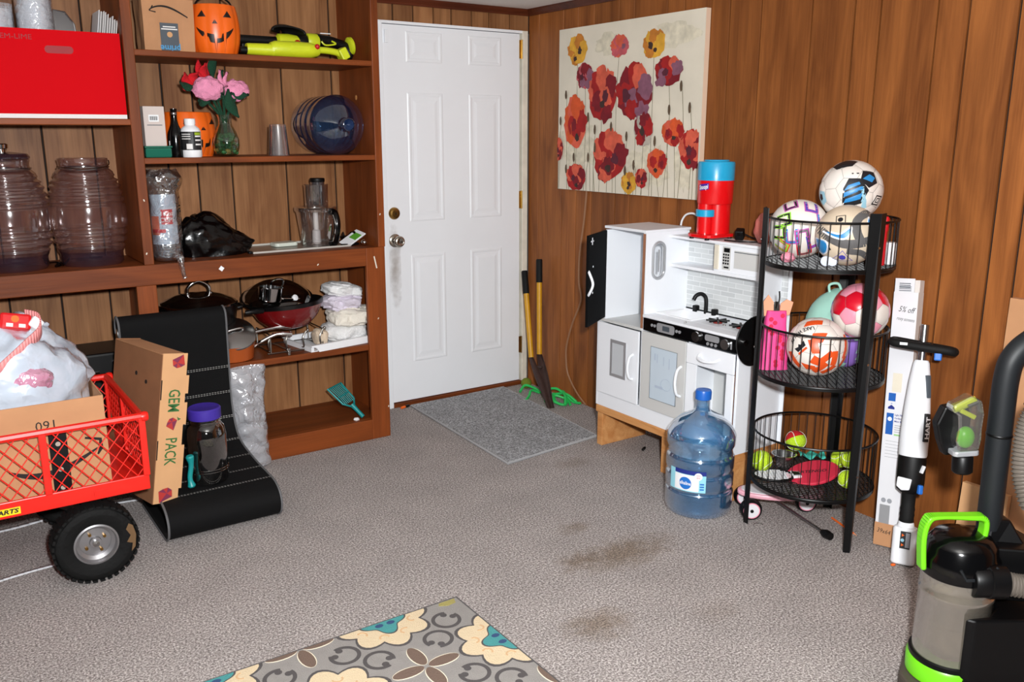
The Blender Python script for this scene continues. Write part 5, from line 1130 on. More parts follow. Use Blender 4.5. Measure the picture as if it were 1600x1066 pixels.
obj('adapter', B().at((0, 0, 0), (0, R(-20), 0)).box(-.02, .02, -.018, .018, .006, .05), 'black_plastic', bpz, bev=.005); obj('prong_face', B().at((-.02, 0, .03), (0, R(-20), 0)).box(-.012, .004, -.008, .008, -.008, .008), 'black_gloss', bpz, bev=.002)
obj('cord', B().tube(spline([(.02, 0, .03), (.03, -.05, .008), (-.04, -.1, .004), (-.09, -.05, .004), (-.07, .05, .004)], 6), .003, 6), 'black_plastic', bpz, True)
mat('pink_flesh', (196, 110, 100), .35, var=.15, vs=20)
pk = obj('pink_plush_toy', B().sphere((0, 0, .06), .05, 28, 20, .7, .9, 1.25, lambda p: 1+.18*vn(p, 2.4, 3)), 'pink_flesh', None, True, 80, loc=(-.13, -1.872, 1.064)); tag(pk, 'shiny pink plush lump at the right end of kitchen top', 'toy')
for v in pk.data.vertices: v.co.z = max(v.co.z, 0)

# ---------------------------------------------------------------- water bottle
clear('bottle_blue', (205, 231, 247), .30, .07, .17, (92, 168, 230), edge=.45, rim=(52, 112, 196)); clear('water', (222, 236, 244), .2, .05, .02, (90, 160, 210)); mat('cap_blue', (30, 98, 190), .35)
wb5 = thing('water_bottle', (-.503, -1.932, 0), 'large full blue water bottle standing on the carpet', 'water bottle')
jp = [(r*1.0, z*1.135) for r, z in jug_profile()]
obj('bottle_body', B().lathe(jp, 64, cap=False), 'bottle_blue', wb5, True, 50)
obj('water', B().lathe([(0, .016), (.128, .016), (.131, .1), (.127, .108), (.131, .12), (.131, .165), (.126, .178), (.131, .19), (.131, .235), (.126, .25), (0, .25)], 48), 'water', wb5, True)
obj('cap', B().lathe([(.029, .468), (.032, .470), (.033, .500), (.030, .507), (.02, .509), (0, .509)], 32), 'cap_blue', wb5, True)
CA = math.atan2(-3.0544+.503, -(-4.2956+1.932))      # towards the camera
mat('lbl_cyan', (150, 214, 230), .5); mat('lbl_navy', (28, 44, 130), .5); mat('lbl_logo', (30, 110, 196), .5)
obj('label', cyl_patch(B(), .1378, CA-.95, CA+.20, .118, .205, 20), 'lbl_cyan', wb5); obj('label_white', cyl_patch(B(), .1381, CA-.75, CA-.0, .122, .188, 20), 'white_plastic', wb5)
obj('label_band', cyl_patch(B(), .1383, CA-.75, CA+.20, .190, .207, 20), 'lbl_navy', wb5)
def cyldisc(name, r, a, z, rad, m, par):
    b = B(); vs = []; n = 20
    for k in range(4):
        for i in range(n): t = 2*PI*i/n; q = rad*k/3; vs.append((r*math.sin(a+q*math.cos(t)/r), -r*math.cos(a+q*math.cos(t)/r), z+q*math.sin(t)))
    b.add(vs, [(k*n+i, k*n+(i+1) % n, k*n+n+(i+1) % n, k*n+n+i) for k in range(3) for i in range(n)]); return obj(name, b, m, par)
cyldisc('logo_drop', .1384, CA-.40, .152, .026, 'lbl_logo', wb5); cyldisc('round_badge', .1386, CA-.02, .186, .016, 'white_plastic', wb5)
letter('alkaline', 'white_plastic', wb5, .020, mapf=lambda u, v: cyl_map(.1390, CA-.40)(u, v+.152), bold=.02, width=.048)
for k, s_ in enumerate(('100%', 'BPA')): letter(s_, 'red_plastic', wb5, .008, mapf=lambda u, v, k=k: cyl_map(.1390, CA-.02)(u, v+.190-.009*k))
for k in range(3): obj('label_text', cyl_patch(B(), .1384, CA+.03, CA+.15, .130+.011*k, .136+.011*k, 4), 'lbl_logo', wb5)

# ---------------------------------------------------------------- round basket rack
RC = Vector((-.287, -2.308, 0)); RR = .226
rack = thing('basket_rack', (RC.x, RC.y, 0), 'black three-tier round wire basket rack against panelled wall', 'rack')
LEGS = [(-.458, -2.142), (-.345, -2.539), (-.057, -2.24)]
for lx_, ly_ in LEGS:
    d = Vector((lx_, ly_, 0))-RC; d.normalize(); t = Vector((-d.y, d.x, 0)); c = d*(RR+.007)
    b = B(); vs = []
    for z, w in ((0, .017), (.3, .022), (1.245, .034)):
        for o_ in ((-w, -.004), (0, .010), (w, -.004), (w, -.007), (0, .006), (-w, -.007)): p = c+t*o_[0]+d*o_[1]; vs.append((p.x, p.y, z+.001))
    n = 6; fs = [(k*n+i, k*n+(i+1) % n, k*n+n+(i+1) % n, k*n+n+i) for k in range(2) for i in range(n)]+[list(range(n))[::-1], [2*n+i for i in range(n)]]
    b.add(vs, fs); lg = obj('leg', b, 'black_metal', rack)
    for z in (.3, .72, 1.13): obj('screw', B().at(tuple(c+d*.011+Vector((0, 0, z))), (0, R(90), math.atan2(d.y, d.x))).cyl(.0045, -.001, .002, 10), 'steel', lg)
for zf, zr in ((.205, .40), (.63, .815), (1.05, 1.213)):
    bk_ = obj('basket', B().tube([(RR*math.cos(2*PI*i/64), RR*math.sin(2*PI*i/64), zr) for i in range(64)], .0042, 6, True).tube([(RR*math.cos(2*PI*i/64), RR*math.sin(2*PI*i/64), zf) for i in range(64)], .0042, 6, True), 'black_metal', rack, True)
    b = B()
    for i in range(44): a = 2*PI*(i+.3)/44; b.tube([(RR*math.cos(a), RR*math.sin(a), zf), (RR*math.cos(a), RR*math.sin(a), zr)], .0017, 5, cap=False)
    tag(obj('basket_wires', b, 'black_metal', bk_), kind='stuff')
    b = B(); pit = .0165; k = -int(RR/pit)
    while k*pit < RR:
        q = k*pit; h = math.sqrt(max(0, RR*RR-q*q))
        for a in (R(40), R(-40)):
            c_, s_ = math.cos(a), math.sin(a); b.tube([(q*c_-h*s_*-1, q*s_+h*c_*-1, zf), (q*c_-h*s_, q*s_+h*c_, zf)], .0024, 4, cap=False)
        k += 1
    tag(obj('basket_floor', b, 'black_metal', bk_), kind='stuff')
    obj('floor_band', B().lathe([(RR+.001, zf-.012), (RR+.003, zf-.011), (RR+.003, zf+.003), (RR+.001, zf+.004)], 64, cap=False), 'black_metal', bk_, True)

# ---------------------------------------------------------------- balls
def frame_at(P):
    e3 = (CAMP-Vector(P)).normalized(); e1 = (rt-e3*rt.dot(e3)).normalized(); e2 = e3.cross(e1); return e1, e2, e3
def vdir(P, a, b):
    e1, e2, e3 = frame_at(P); return (e1*a+e2*b+e3*math.sqrt(max(.0, 1-a*a-b*b))).normalized()
phi = (1+5**.5)/2
ICO = [Vector(v).normalized() for v in [(-1, phi, 0), (1, phi, 0), (-1, -phi, 0), (1, -phi, 0), (0, -1, phi), (0, 1, phi), (0, -1, -phi), (0, 1, -phi), (phi, 0, -1), (phi, 0, 1), (-phi, 0, -1), (-phi, 0, 1)]]
el = min((a-b).length for a in ICO for b in ICO if a is not b)
NB = [[j for j in range(12) if j != i and (ICO[i]-ICO[j]).length < el*1.1] for i in range(12)]
def ordered(pts):
    c = sum(pts, Vector())/len(pts); n = c.normalized(); u = (pts[0]-c).normalized(); w = n.cross(u)
    return sorted(pts, key=lambda p: math.atan2((p-c).dot(w), (p-c).dot(u))), n
FACES = []
for i in range(12): FACES.append((5,)+ordered([ICO[i]+(ICO[j]-ICO[i])/3 for j in NB[i]]))
tri = {tuple(sorted((i, j, k))) for i in range(12) for j in NB[i] for k in NB[i] if k in NB[j] and k != i}
for i, j, k in sorted(tri): FACES.append((6,)+ordered([ICO[a]+(ICO[c]-ICO[a])/3 for a in (i, j, k) for c in (i, j, k) if a != c]))
def panel_ball(t, r, colour, Rm):
    for kind, pts, n in FACES:
        nn_ = (Rm @ n).normalized(); m = colour(kind, nn_)
        ring = []
        for a in range(kind):
            p, q = pts[a], pts[(a+1) % kind]
            for s in range(3): ring.append((p+(q-p)*s/3).normalized())
        nr = len(ring); vs = [tuple(Rm @ n*r)]; fs = []
        for k in range(1, 5):
            f = k/4
            for q in ring:
                d = (n+(q-n)*f*.985).normalized(); vs.append(tuple((Rm @ d)*(r*(1-.016*f**8))))
        for i in range(nr):
            fs.append((0, 1+i, 1+(i+1) % nr))
            for k in range(3): o_ = 1+k*nr; fs.append((o_+i, o_+nr+i, o_+nr+(i+1) % nr, o_+(i+1) % nr))
        obj('panel', B().add(vs, fs), m, t, True, 60)
    obj('seam_core', B().sphere((0, 0, 0), r*.975, 32, 20), 'seam_grey', t, True)
def spmap(P, r, a, b, rot=0):
    n = vdir(P, a, b); e1, e2, e3 = frame_at(P); u = (e1-n*e1.dot(n)).normalized(); v = n.cross(u); c_, s_ = math.cos(rot), math.sin(rot)
    u, v = u*c_+v*s_, v*c_-u*s_
    def f(x, y, k=1.004):
        d = (n+u*math.tan(x/r)+v*math.tan(y/r)).normalized(); return tuple(d*(r*k))
    return f
def spoly(name, f, pts, m, t, k=1.004):
    cx_ = sum(p[0] for p in pts)/len(pts); cy_ = sum(p[1] for p in pts)/len(pts); dense = []
    for i in range(len(pts)):
        p, q = pts[i], pts[(i+1) % len(pts)]
        for s in range(3): dense.append((p[0]+(q[0]-p[0])*s/3, p[1]+(q[1]-p[1])*s/3))
    n = len(dense); vs = [f(cx_, cy_, k)]; fs = []
    for j in range(1, 5): vs += [f(cx_+(p[0]-cx_)*j/4, cy_+(p[1]-cy_)*j/4, k) for p in dense]
    for i in range(n):
        fs.append((0, 1+i, 1+(i+1) % n))
        for j in range(3): o_ = 1+j*n; fs.append((o_+i, o_+n+i, o_+n+(i+1) % n, o_+(i+1) % n))
    return obj(name, B().add(vs, fs), m, t, True)
def sstrip(name, f, pts, w, m, t, k=1.004, closed=False):
    P = [Vector((p[0], p[1], 0)) for p in pts]
    if closed: P.append(P[0])
    b = B()
    for i in range(len(P)-1):
        d = (P[i+1]-P[i]); L_ = d.length; d.normalize(); s = Vector((-d.y, d.x, 0))*w/2; n = max(1, int(L_/.012)); a0 = P[i]-d*w*.5; a1 = P[i+1]+d*w*.5
        nw = max(1, int(w/.005))
        for j in range(n):
            p = a0+(a1-a0)*j/n; q = a0+(a1-a0)*(j+1)/n
            for h_ in range(nw):
                s0, s1 = s*(2*h_/nw-1), s*(2*(h_+1)/nw-1); b.add([f((p+s0).x, (p+s0).y, k), f((q+s0).x, (q+s0).y, k), f((q+s1).x, (q+s1).y, k), f((p+s1).x, (p+s1).y, k)], [(0, 1, 2, 3)])
    return obj(name, b, m, t)
mat('ball_white', (226, 218, 210), .4, var=.05, vs=16); mat('seam_grey', (120, 116, 114), .8); mat('ball_black', (24, 26, 32), .4); mat('ball_blue', (40, 132, 196), .4); mat('ball_sky', (150, 196, 214), .4); mat('ball_orange', (224, 82, 30), .4); mat('ball_red', (206, 14, 40), .3); mat('ball_pink', (234, 150, 170), .35); mat('ball_cream', (214, 196, 172), .45, var=.08, vs=12); mat('ball_grey', (92, 90, 90), .5); mat('ball_magenta', (178, 70, 160), .4); mat('ball_green', (150, 214, 70), .4); mat('ball_indigo', (70, 66, 170), .4)
from mathutils import Euler
P = (-.20, -2.316, 1.305); r = .111
t = thing('soccer_ball', P, 'white soccer ball with black and blue panels, topmost in the rack', 'ball', 'soccer balls in the rack')
panel_ball(t, r, lambda k, n: 'ball_white', Euler((.5, .3, .2)).to_matrix())
def hexp(R_, n=6, rot=0, sx=1): return [(R_*math.cos(rot+2*PI*i/n)*sx, R_*math.sin(rot+2*PI*i/n)) for i in range(n)]
f = spmap(P, r, .06, -.02, .25); spoly('black_panel', f, [(-.05, -.05), (.02, -.05), (.055, -.01), (.035, .042), (-.005, .05), (-.03, .02)], 'ball_black', t)
for q in ([(-.03, .01), (.03, .02), (.028, .03), (-.012, .026)], [(-.035, -.012), (.036, .0), (.034, .012), (-.03, .004)], [(-.04, -.034), (.02, -.032), (.03, -.012), (-.03, -.02)]): spoly('blue_mark', f, q, 'ball_blue', t, 1.007)
spoly('sky_mark', spmap(P, r, .36, -.2, .3), [(-.014, -.04), (.006, -.045), (.016, .035), (.0, .04)], 'ball_sky', t)
f = spmap(P, r, .52, .40, -.5); spoly('black_panel', f, hexp(.036, 5, .3), 'ball_black', t); spoly('blue_mark', f, [(-.018, -.018), (.016, -.006), (.016, .018), (-.008, .014)], 'ball_blue', t, 1.007)
spoly('black_panel', spmap(P, r, -.25, .88), hexp(.034, 5, .3, 1.4), 'ball_black', t); spoly('sky_mark', spmap(P, r, -.88, -.22), hexp(.03, 5), 'ball_sky', t); spoly('black_mark', spmap(P, r, -.9, -.2), hexp(.014, 5), 'ball_black', t, 1.006)
f = spmap(P, r, .80, -.30, .1); sstrip('diamond_logo', f, [(-.026, 0), (0, .02), (.026, 0), (0, -.02)], .0045, 'ball_black', t, 1.005, True); sstrip('diamond_logo', f, [(-.012, 0), (0, .009), (.012, 0), (0, -.009)], .0035, 'ball_black', t, 1.005, True)
sstrip('small_text', spmap(P, r, .08, .58), [(-.008, -.004), (.012, -.002)], .005, 'ball_black', t)

P = (-.325, -2.196, 1.164); r = .1085
t = thing('soccer_ball', P, 'white soccer ball with magenta, green and blue angular strokes', 'ball', 'soccer balls in the rack')
obj('cover', B().sphere((0, 0, 0), r, 48, 30), 'ball_white', t, True)
U = [(-.02, .024), (-.02, -.02), (.02, -.02), (.02, .024)]
for a, b_, rot, c1, c2 in ((.38, .72, .1, 'ball_magenta', 'ball_indigo'), (-.30, .80, .15, 'ball_magenta', 'ball_black'), (-.48, .30, 1.7, 'ball_green', 'ball_black'), (-.62, -.12, 1.65, 'ball_green', 'ball_black'), (-.22, -.28, .1, 'ball_magenta', 'ball_blue'), (.12, -.25, 3.3, 'ball_magenta', 'ball_grey'), (.50, -.42, .2, 'ball_indigo', 'ball_magenta'), (-.52, -.58, 1.3, 'ball_orange', 'ball_green'), (.2, -.72, .1, 'ball_red', 'ball_grey'), (.75, .2, .1, 'ball_magenta', 'ball_blue')):
    f = spmap(P, r, a, b_, rot); sstrip('stroke', f, U, .013, c2, t, 1.003); sstrip('stroke', f, [(x*1.22, y*1.22) for x, y in U], .0042, c1, t, 1.006); sstrip('stroke', f, [(x*.72, y*.72) for x, y in U], .003, c1, t, 1.006)

P = (-.328, -2.404, 1.160); r = .1065
t = thing('soccer_ball', P, 'worn cream soccer ball with grey waves and blue patches', 'ball', 'soccer balls in the rack')
obj('cover', B().sphere((0, 0, 0), r, 48, 30), 'ball_cream', t, True)
def f(x, y, k=1.004, P=P, r=r):
    a_, b_ = x/r, y/r; m_ = math.hypot(a_, b_)
    if m_ > .995: a_, b_ = a_*.995/m_, b_*.995/m_
    return tuple(vdir(P, a_, b_)*(r*k))
def arc(pts, n=8): return [(p.x, p.y) for p in spline([(x*r, y*r, 0) for x, y in pts], n)]
sstrip('grey_wave', f, arc([(-.95, .28), (-.55, -.05), (-.1, -.26), (.35, -.26), (.85, -.12)]), .030, 'ball_grey', t, 1.008)
sstrip('grey_wave', f, arc([(.42, -.2), (.30, .1), (.28, .4), (.45, .62), (.75, .75)]), .028, 'ball_grey', t, 1.0088)
sstrip('grey_wave', f, arc([(.1, -.52), (.45, -.58), (.72, -.8)]), .02, 'ball_grey', t, 1.008)
for q in (arc([(-.72, .12), (-.4, -.06), (-.1, -.12), (.08, .02), (.1, .25), (-.2, .05), (-.5, .1)]), arc([(-.95, -.1), (-.62, -.22), (-.58, -.48), (-.72, -.6), (-.9, -.4)]), arc([(.75, -.4), (.95, -.3), (.98, -.55), (.8, -.78), (.6, -.9), (.72, -.65)]), arc([(.62, .55), (.82, .4), (.9, .2), (.75, .15), (.6, .38)])):
    sstrip('white_outline', f, q, .006, 'white_plastic', t, 1.011, True); spoly('blue_patch', f, q, 'ball_blue', t, 1.010)
f2 = spmap(P, r, -.22, .50); sstrip('emblem', f2, [(-.014, -.016), (.016, -.016), (.016, .016), (-.014, .016)], .003, 'ball_black', t, 1.004, True); spoly('emblem', f2, hexp(.009, 12), 'ball_black', t, 1.004)
f2 = spmap(P, r, -.62, -.38, .6)
for k in range(3): sstrip('bar_logo', f2, [(-.014+.012*k, -.012), (-.014+.012*k, -.004+.009*k)], .007, 'ball_black', t, 1.006)
f2 = spmap(P, r, -.12, -.72, .0); sstrip('triangle_mark', f2, [(-.034, -.018), (.034, -.018), (0, .03)], .002, 'ball_indigo', t, 1.005, True); spoly('emblem', f2, hexp(.012, 8), 'ball_indigo', t, 1.005)

P = (-.347, -2.332, .744); r = .1085
t = thing('soccer_ball', P, 'white soccer ball with orange shards and club lettering in middle basket', 'ball', 'soccer balls in the rack')
panel_ball(t, r, lambda k, n: 'ball_white', Euler((.2, .8, .5)).to_matrix())
for a, b_, rot, q in ((-.12, .80, .1, [(-.036, -.012), (.03, -.016), (.036, .012), (-.02, .016)]), (.05, .30, .1, [(-.03, -.02), (.012, -.02), (.034, .016), (-.018, .018)]), (-.12, -.03, 0, [(-.02, .028), (.014, .028), (.024, -.022), (-.004, -.022)]),
                      (.28, -.38, .6, [(-.03, -.012), (.03, -.012), (.03, .012), (-.03, .012)]), (.55, -.40, -.2, [(-.012, -.028), (.012, -.028), (.012, .028), (-.012, .028)]), (-.02, -.48, .3, [(-.026, .0), (.0, .024), (.03, -.012), (.01, -.03)]), (-.26, -.66, 0, [(-.03, .01), (.02, .006), (.03, -.01), (-.01, -.018)]),
                      (-.72, -.45, -.6, [(-.04, -.01), (.03, -.016), (.034, .008), (-.03, .014)]), (.1, -.72, .7, [(-.03, -.012), (.03, -.012), (.03, .012), (-.03, .012)]), (.36, -.78, .4, [(-.026, -.01), (.03, -.01), (.026, .012), (-.03, .012)]), (.9, .05, 0, [(-.01, -.05), (.012, -.05), (.012, .04), (-.006, .04)]), (.8, -.5, .6, [(-.024, -.008), (.02, -.01), (.024, .01), (-.02, .01)])):
    spoly('orange_shard', spmap(P, r, a, b_, rot), q, 'ball_orange', t, 1.006)
f = spmap(P, r, -.52, .50, 3.45); letter('LAKE WALES', 'ball_black', t, .024, mapf=lambda u, v: f(u, v+.012*(u/.05)**2, 1.007), bold=.03, width=.10)
f2 = spmap(P, r, -.52, -.02, .7); spoly('crown_logo', f2, [(-.02, -.008), (.02, -.008), (.024, .012), (.01, .002), (0, .014), (-.01, .002), (-.024, .012)], 'ball_black', t, 1.006); sstrip('crown_text', spmap(P, r, -.45, -.14, .7), [(-.018, 0), (.016, 0)], .008, 'ball_orange', t)

P = (-.195, -2.396, .872); r = .102
t = thing('soccer_ball', P, 'shiny red, pink and white soccer ball in middle basket', 'ball', 'soccer balls in the rack')
def redc(k, n):
    e1, e2, e3 = frame_at((-.195, -2.396, .872)); b_ = n.dot(e2)
    if k == 5: return 'ball_pink'
    return 'ball_white' if b_ < -.12 else 'ball_red' if b_ < .72 else 'ball_pink'
panel_ball(t, r, redc, Euler((.95, .25, .6)).to_matrix())

# ---------------------------------------------------------------- other things in the rack
mat('bag_pink', (226, 70, 140), .6, bump=.1, bs=60); mat('dot_red', (206, 24, 70), .6); mat('bag_mint', (166, 216, 200), .6); mat('bag_purple', (140, 104, 190), .6); mat('peach', (226, 160, 126), .6)
pb = thing('pink_dotted_bag', (-.392, -2.172, .634), 'pink bag with red dots standing in middle basket', 'bag', rz=R(-35))
def pbf(u, v):
    a = 2*PI*u; w = .056-.020*v; d_ = .034-.016*v
    x = w*math.copysign(abs(math.cos(a))**.5, math.cos(a)); y = d_*math.copysign(abs(math.sin(a))**.5, math.sin(a)); return (x+.004*vn((x*20, y*20, v*5)), y+.004*vn((x*22, y*22, v*6), 1, 3), v*.225)
obj('bag', B().grid(pbf, 40, 16, True).flat([pbf(i/40, 1) for i in range(40)]).flat([pbf(i/40, 0) for i in range(40)][::-1]), 'bag_pink', pb, True, 60)
for i in range(15):
    x = random.uniform(-.04, .04); z = .02+.0135*i; y = -.0355+.016*z/.225
    obj('dot', B().at((x*(1-.3*z/.225), y-.0035, z), (R(90), 0, 0)).prism(circ(0, 0, .0085, 12), 0, .0012), 'dot_red', pb)
obj('tag_card', B().at((-.032, 0, .215), (0, R(-8), 0)).prism([(-.018, 0), (.018, 0), (.02, .045), (0, .07), (-.018, .05)], -.002, .002) if 0 else B().at((-.026, .002, .205), (R(90), R(-6), 0)).prism([(-.018, 0), (.018, 0), (.02, .05), (.002, .08), (-.018, .055)], -.002, .002), 'peach', pb)
obj('tag_card', B().at((.03, .0, .20), (R(90), R(6), 0)).prism([(-.018, .0), (.02, .01), (.026, .06), (.0, .068), (-.02, .05)], -.002, .002), 'peach', pb)
obj('clip', B().at((0, -.01, .20), (R(75), 0, 0)).prism(rrect(-.012, .012, 0, .06, .01), -.004, .004), 'chrome', pb, bev=.002); obj('key_ring', B().tube(spline([(0, -.012, .235), (.006, -.012, .27), (.004, -.012, .30)], 5), .003, 6), 'black_plastic', pb, True)
mb = thing('mint_backpack', (-.16, -2.285, .634), 'mint green and purple soft bag behind the balls in middle basket', 'bag')
b = B().sphere((0, 0, .145), .15, 40, 26, .62, .92, 1.02, lambda p: 1+.06*vn(p, 2.5, 2))
e1, e2, e3 = frame_at((-.16, -2.285, .78)); 
for fi, fc in enumerate(b.f):
    c = sum((Vector(b.v[i]) for i in fc), Vector())/len(fc); s_ = c.dot(e1)
    b.mi[fi] = 1 if .035 < s_ < .075 or .115 < s_ < .2 else 0
# keep clear of the ball that lies on it
bc_ = Vector((-.195, -2.396, .872))-Vector((-.16, -2.285, .634)); nv = []
for v in b.v:
    q = Vector(v)-bc_
    if q.length < .104: q = q.normalized()*.104
    nv.append(tuple(q+bc_))
b.v = [(x, y, max(z, .001)) for x, y, z in nv]
obj('bag_body', b, ['bag_mint', 'bag_purple'], mb, True, 70)
obj('drawcord', B().tube(spline([(-.03, .03, .285), (-.035, .03, .315), (-.01, .01, .32), (0, .0, .29)], 5), .005, 8), 'bag_mint', mb, True)
for k in (0, 1): obj('cord_toggle', B().at((-.01+.012*k, -.035-.02*k, .287)).lathe([(.006, 0), (.0065, .02), (.004, .028), (0, .029)], 10), 'white_plastic', mb, True)
mat('shuttle_grey', (170, 176, 190), .4)
sw = thing('round_grey_gadget', (-.405, -2.395, 1.053), 'small round grey gadget at the front of top basket', 'gadget', rot=(0, 0, 0))
e1, e2, e3 = frame_at((-.405, -2.395, 1.07)); Mo = Matrix(((e1.x, e2.x, e3.x, 0), (e1.y, e2.y, e3.y, 0), (e1.z, e2.z, e3.z, .020), (0, 0, 0, 1)))
for k in (-1, 1): b = B(); b.M = Mo @ Matrix.Translation((k*.011, 0, 0)); b.lathe([(0, -.005), (.017, -.005), (.019, 0), (.017, .005), (0, .006)], 20); obj('disc', b, 'shuttle_grey', sw, True)
rcap = obj('red_marker_pen', B().lathe([(0, 0), (.009, 0), (.010, .004), (.010, .12), (.013, .125), (.013, .165), (.009, .172), (0, .172)], 16), 'red_plastic', None, True, loc=(-.215, -2.475, 1.053)); tag(rcap, 'red plastic marker poking up at the right of top basket', 'marker')
wc2 = obj('white_can', B().lathe([(0, 0), (.022, 0), (.024, .004), (.024, .07), (.02, .078), (0, .078)], 24), 'white_plastic', None, True, loc=(-.165, -2.47, 1.053)); tag(wc2, 'small white can at the right side of top basket', 'can')
pnt = obj('pink_cloth', B().sphere((0, 0, .018), .02, 24, 14, 1.6, 1.1, .9, lambda p: 1+.3*vn(p, 2, 6)), 'ball_pink', None, True, 80, loc=(-.432, -2.24, 1.0535)); tag(pnt, 'pale pink cloth scrap under the ball in top basket', 'cloth')
for v in pnt.data.vertices: v.co.z = max(v.co.z, 0)
# lower basket
mat('tennis', (186, 220, 40), .95, bump=.6, bs=160); mat('tennis_seam', (226, 232, 214), .8); mat('tennis_red', (190, 20, 28), .95, bump=.6, bs=160)
ZB = .208
def tennis(P, r, label, red=0, rot=0):
    t = thing('tennis_ball', P, label, 'tennis ball', 'tennis balls in the bottom basket', rot=(rot, rot*.7, rot*1.3))
    b = B().sphere((0, 0, 0), r, 32, 20)
    if red:
        for fi, fc in enumerate(b.f): c = sum((Vector(b.v[i]) for i in fc), Vector())/len(fc); b.mi[fi] = 1 if c.z > r*(.1 if red == 1 else .35) else 0
    obj('felt', b, ['tennis', 'tennis_red'], t, True)
    sp = [((r*1.004)*Vector((math.cos(a)+.45*math.cos(3*a), math.sin(a)-.45*math.sin(3*a), 1.3*math.sin(2*a)*1.0)).normalized()) for a in [2*PI*i/48 for i in range(48)]]
    obj('seam', B().tube(sp, .0014, 5, True), 'tennis_seam', t, True); return t
tennis((-.268, -2.455, ZB+.036), .034, 'yellow tennis ball at the right front of bottom basket floor', 0, .5)
tennis((-.222, -2.430, ZB+.095), .034, 'yellow tennis ball resting on another behind the right leg', 0, 1.2)
tennis((-.150, -2.335, ZB+.055), .035, 'yellow tennis ball partly behind the pink paddle', 0, 2.0)
tennis((-.395, -2.155, ZB+.043), .041, 'large yellow and red tennis ball at left of bottom basket', 2, 2.4)
tennis((-.165, -2.135, ZB+.075), .041, 'red and yellow ball at the back of bottom basket', 1, -.6)
bw = thing('metal_bowl', (-.272, -2.165, ZB+.002), 'small steel bowl with lip in bottom basket', 'bowl')
obj('bowl', B().lathe([(0, 0), (.034, 0), (.04, .008), (.046, .045), (.05, .048), (.044, .048), (.037, .01), (0, .006)], 36), 'steel', bw, True); obj('clip', B().at((.045, -.02, .046)).box(-.008, .012, -.006, .006, -.004, .004), 'black_plastic', bw, bev=.002)
mat('paddle_pink', (206, 44, 70), .55); mat('teal_cloth', (60, 176, 160), .7)
pd = thing('pink_paddle', (-.285, -2.315, ZB+.02), 'pink racket cover with black lettering lying in bottom basket', 'paddle', rot=(R(8), R(-14), R(-37)))
obj('face', B().prism([(p[0]*1.0, p[1]) for p in circ(0, 0, .10, 40, .082)], -.006, .006), 'paddle_pink', pd, bev=.003)
letter('ARTENGO', 'ink', pd, .026, (-.005, .002, .0066), (0, 0, R(-14)), bold=.02, width=.115, shear=.2)
rq = thing('white_racket', (-.385, -2.245, ZB+.004), 'black and white strung racket at the front of bottom basket', 'racket', rz=R(-37))
obj('hoop', B().tube([(-.03+.075*math.cos(2*PI*i/40), .06*math.sin(2*PI*i/40), .006) for i in range(40)], .005, 8, True), 'black_plastic', rq, True)
b = B()
for k in range(-4, 5):
    q = k*.012; h = .058*math.sqrt(max(0, 1-(q/.073)**2)); b.tube([(-.03+q, -h, .006), (-.03+q, h, .006)], .0013, 4); h = .073*math.sqrt(max(0, 1-(q/.058)**2)); b.tube([(-.03-h, q, .007), (-.03+h, q, .007)], .0013, 4)
obj('strings', b, 'white_plastic', rq)
obj('throat', B().at((.058, 0, .008)).prism([(-.018, -.03), (.016, -.022), (.016, .022), (-.018, .03)], -.004, .006), 'white_plastic', rq, bev=.002); obj('throat_pad', B().at((.058, 0, .0145)).prism([(-.014, -.018), (.012, -.012), (.012, .012), (-.014, .018)], 0, .002), 'black_plastic', rq)
tc_ = obj('teal_ribbon', B().grid(lambda u, v: (-.05+.1*u, .02*(2*v-1)+.006*math.sin(9*u), .05+.012*math.sin(12*u+2*v)), 24, 4), 'teal_cloth', None, True, solid=.003, loc=(-.19, -2.235, ZB), rot=(0, 0, R(-37))); tag(tc_, 'crumpled teal ribbon behind the pink paddle', 'ribbon')
# things on floor under rack
mat('scoot_pink', (232, 170, 184), .4); mat('scoot_white', (226, 224, 228), .4)
sk = thing('pink_scooter', (-.28, -2.165, 0), 'pink and white child scooter with black wheels under the rack', 'scooter', rz=R(-38))
obj('deck', B().prism([(p[0], p[1]) for p in circ(0, 0, .17, 36, .075)], .085, .105), 'scoot_pink', sk, bev=.006); obj('deck_top', B().prism([(p[0], p[1]) for p in circ(0, 0, .155, 36, .065)], .105, .108), 'scoot_white', sk)
for x, y in ((-.125, -.06), (-.125, .075), (.115, .03)):
    w = obj('wheel', B().at((0, 0, 0), (R(90), 0, 0)).lathe([(.02, -.018), (.038, -.018), (.043, -.010), (.043, .010), (.038, .018), (.02, .018)], 32), 'black_plastic', sk, True, loc=(x, y, .0435))
    obj('hub', B().at((0, -.0185, 0), (R(90), 0, 0)).lathe([(.0, -.002), (.028, -.002), (.031, 0), (.028, .003), (0, .004)], 24), 'scoot_white', w, True); obj('hub_ring', B().tube([(.031*math.cos(2*PI*i/24), -.019, .031*math.sin(2*PI*i/24)) for i in range(24)], .0025, 6, True), 'ball_pink', w, True); obj('axle', B().at((0, -.0225, 0), (R(90), 0, 0)).cyl(.007, -.002, .002, 12), 'black_plastic', w, True)
    obj('fork', B().box(x-.012, x+.012, y-.006, y+.006, .045, .088), 'black_plastic', sk, bev=.003)
rd = thing('metal_rod', (-.29, -2.26, .014), 'thin metal rod with black rubber end on carpet under rack', 'rod')
obj('rod', B().tube([(.045, .17, .026), (-.02, -.15, .004)], .0055, 10), 'steel', rd, True); obj('rubber_end', B().tube([(-.016, -.132, .003), (-.021, -.155, .003), (-.027, -.18, .004)], [.010, .018, .015], 12), 'black_plastic', rd, True); obj('joint', B().sphere((.045, .17, .026), .014, 12, 8), 'black_plastic', rd, True)
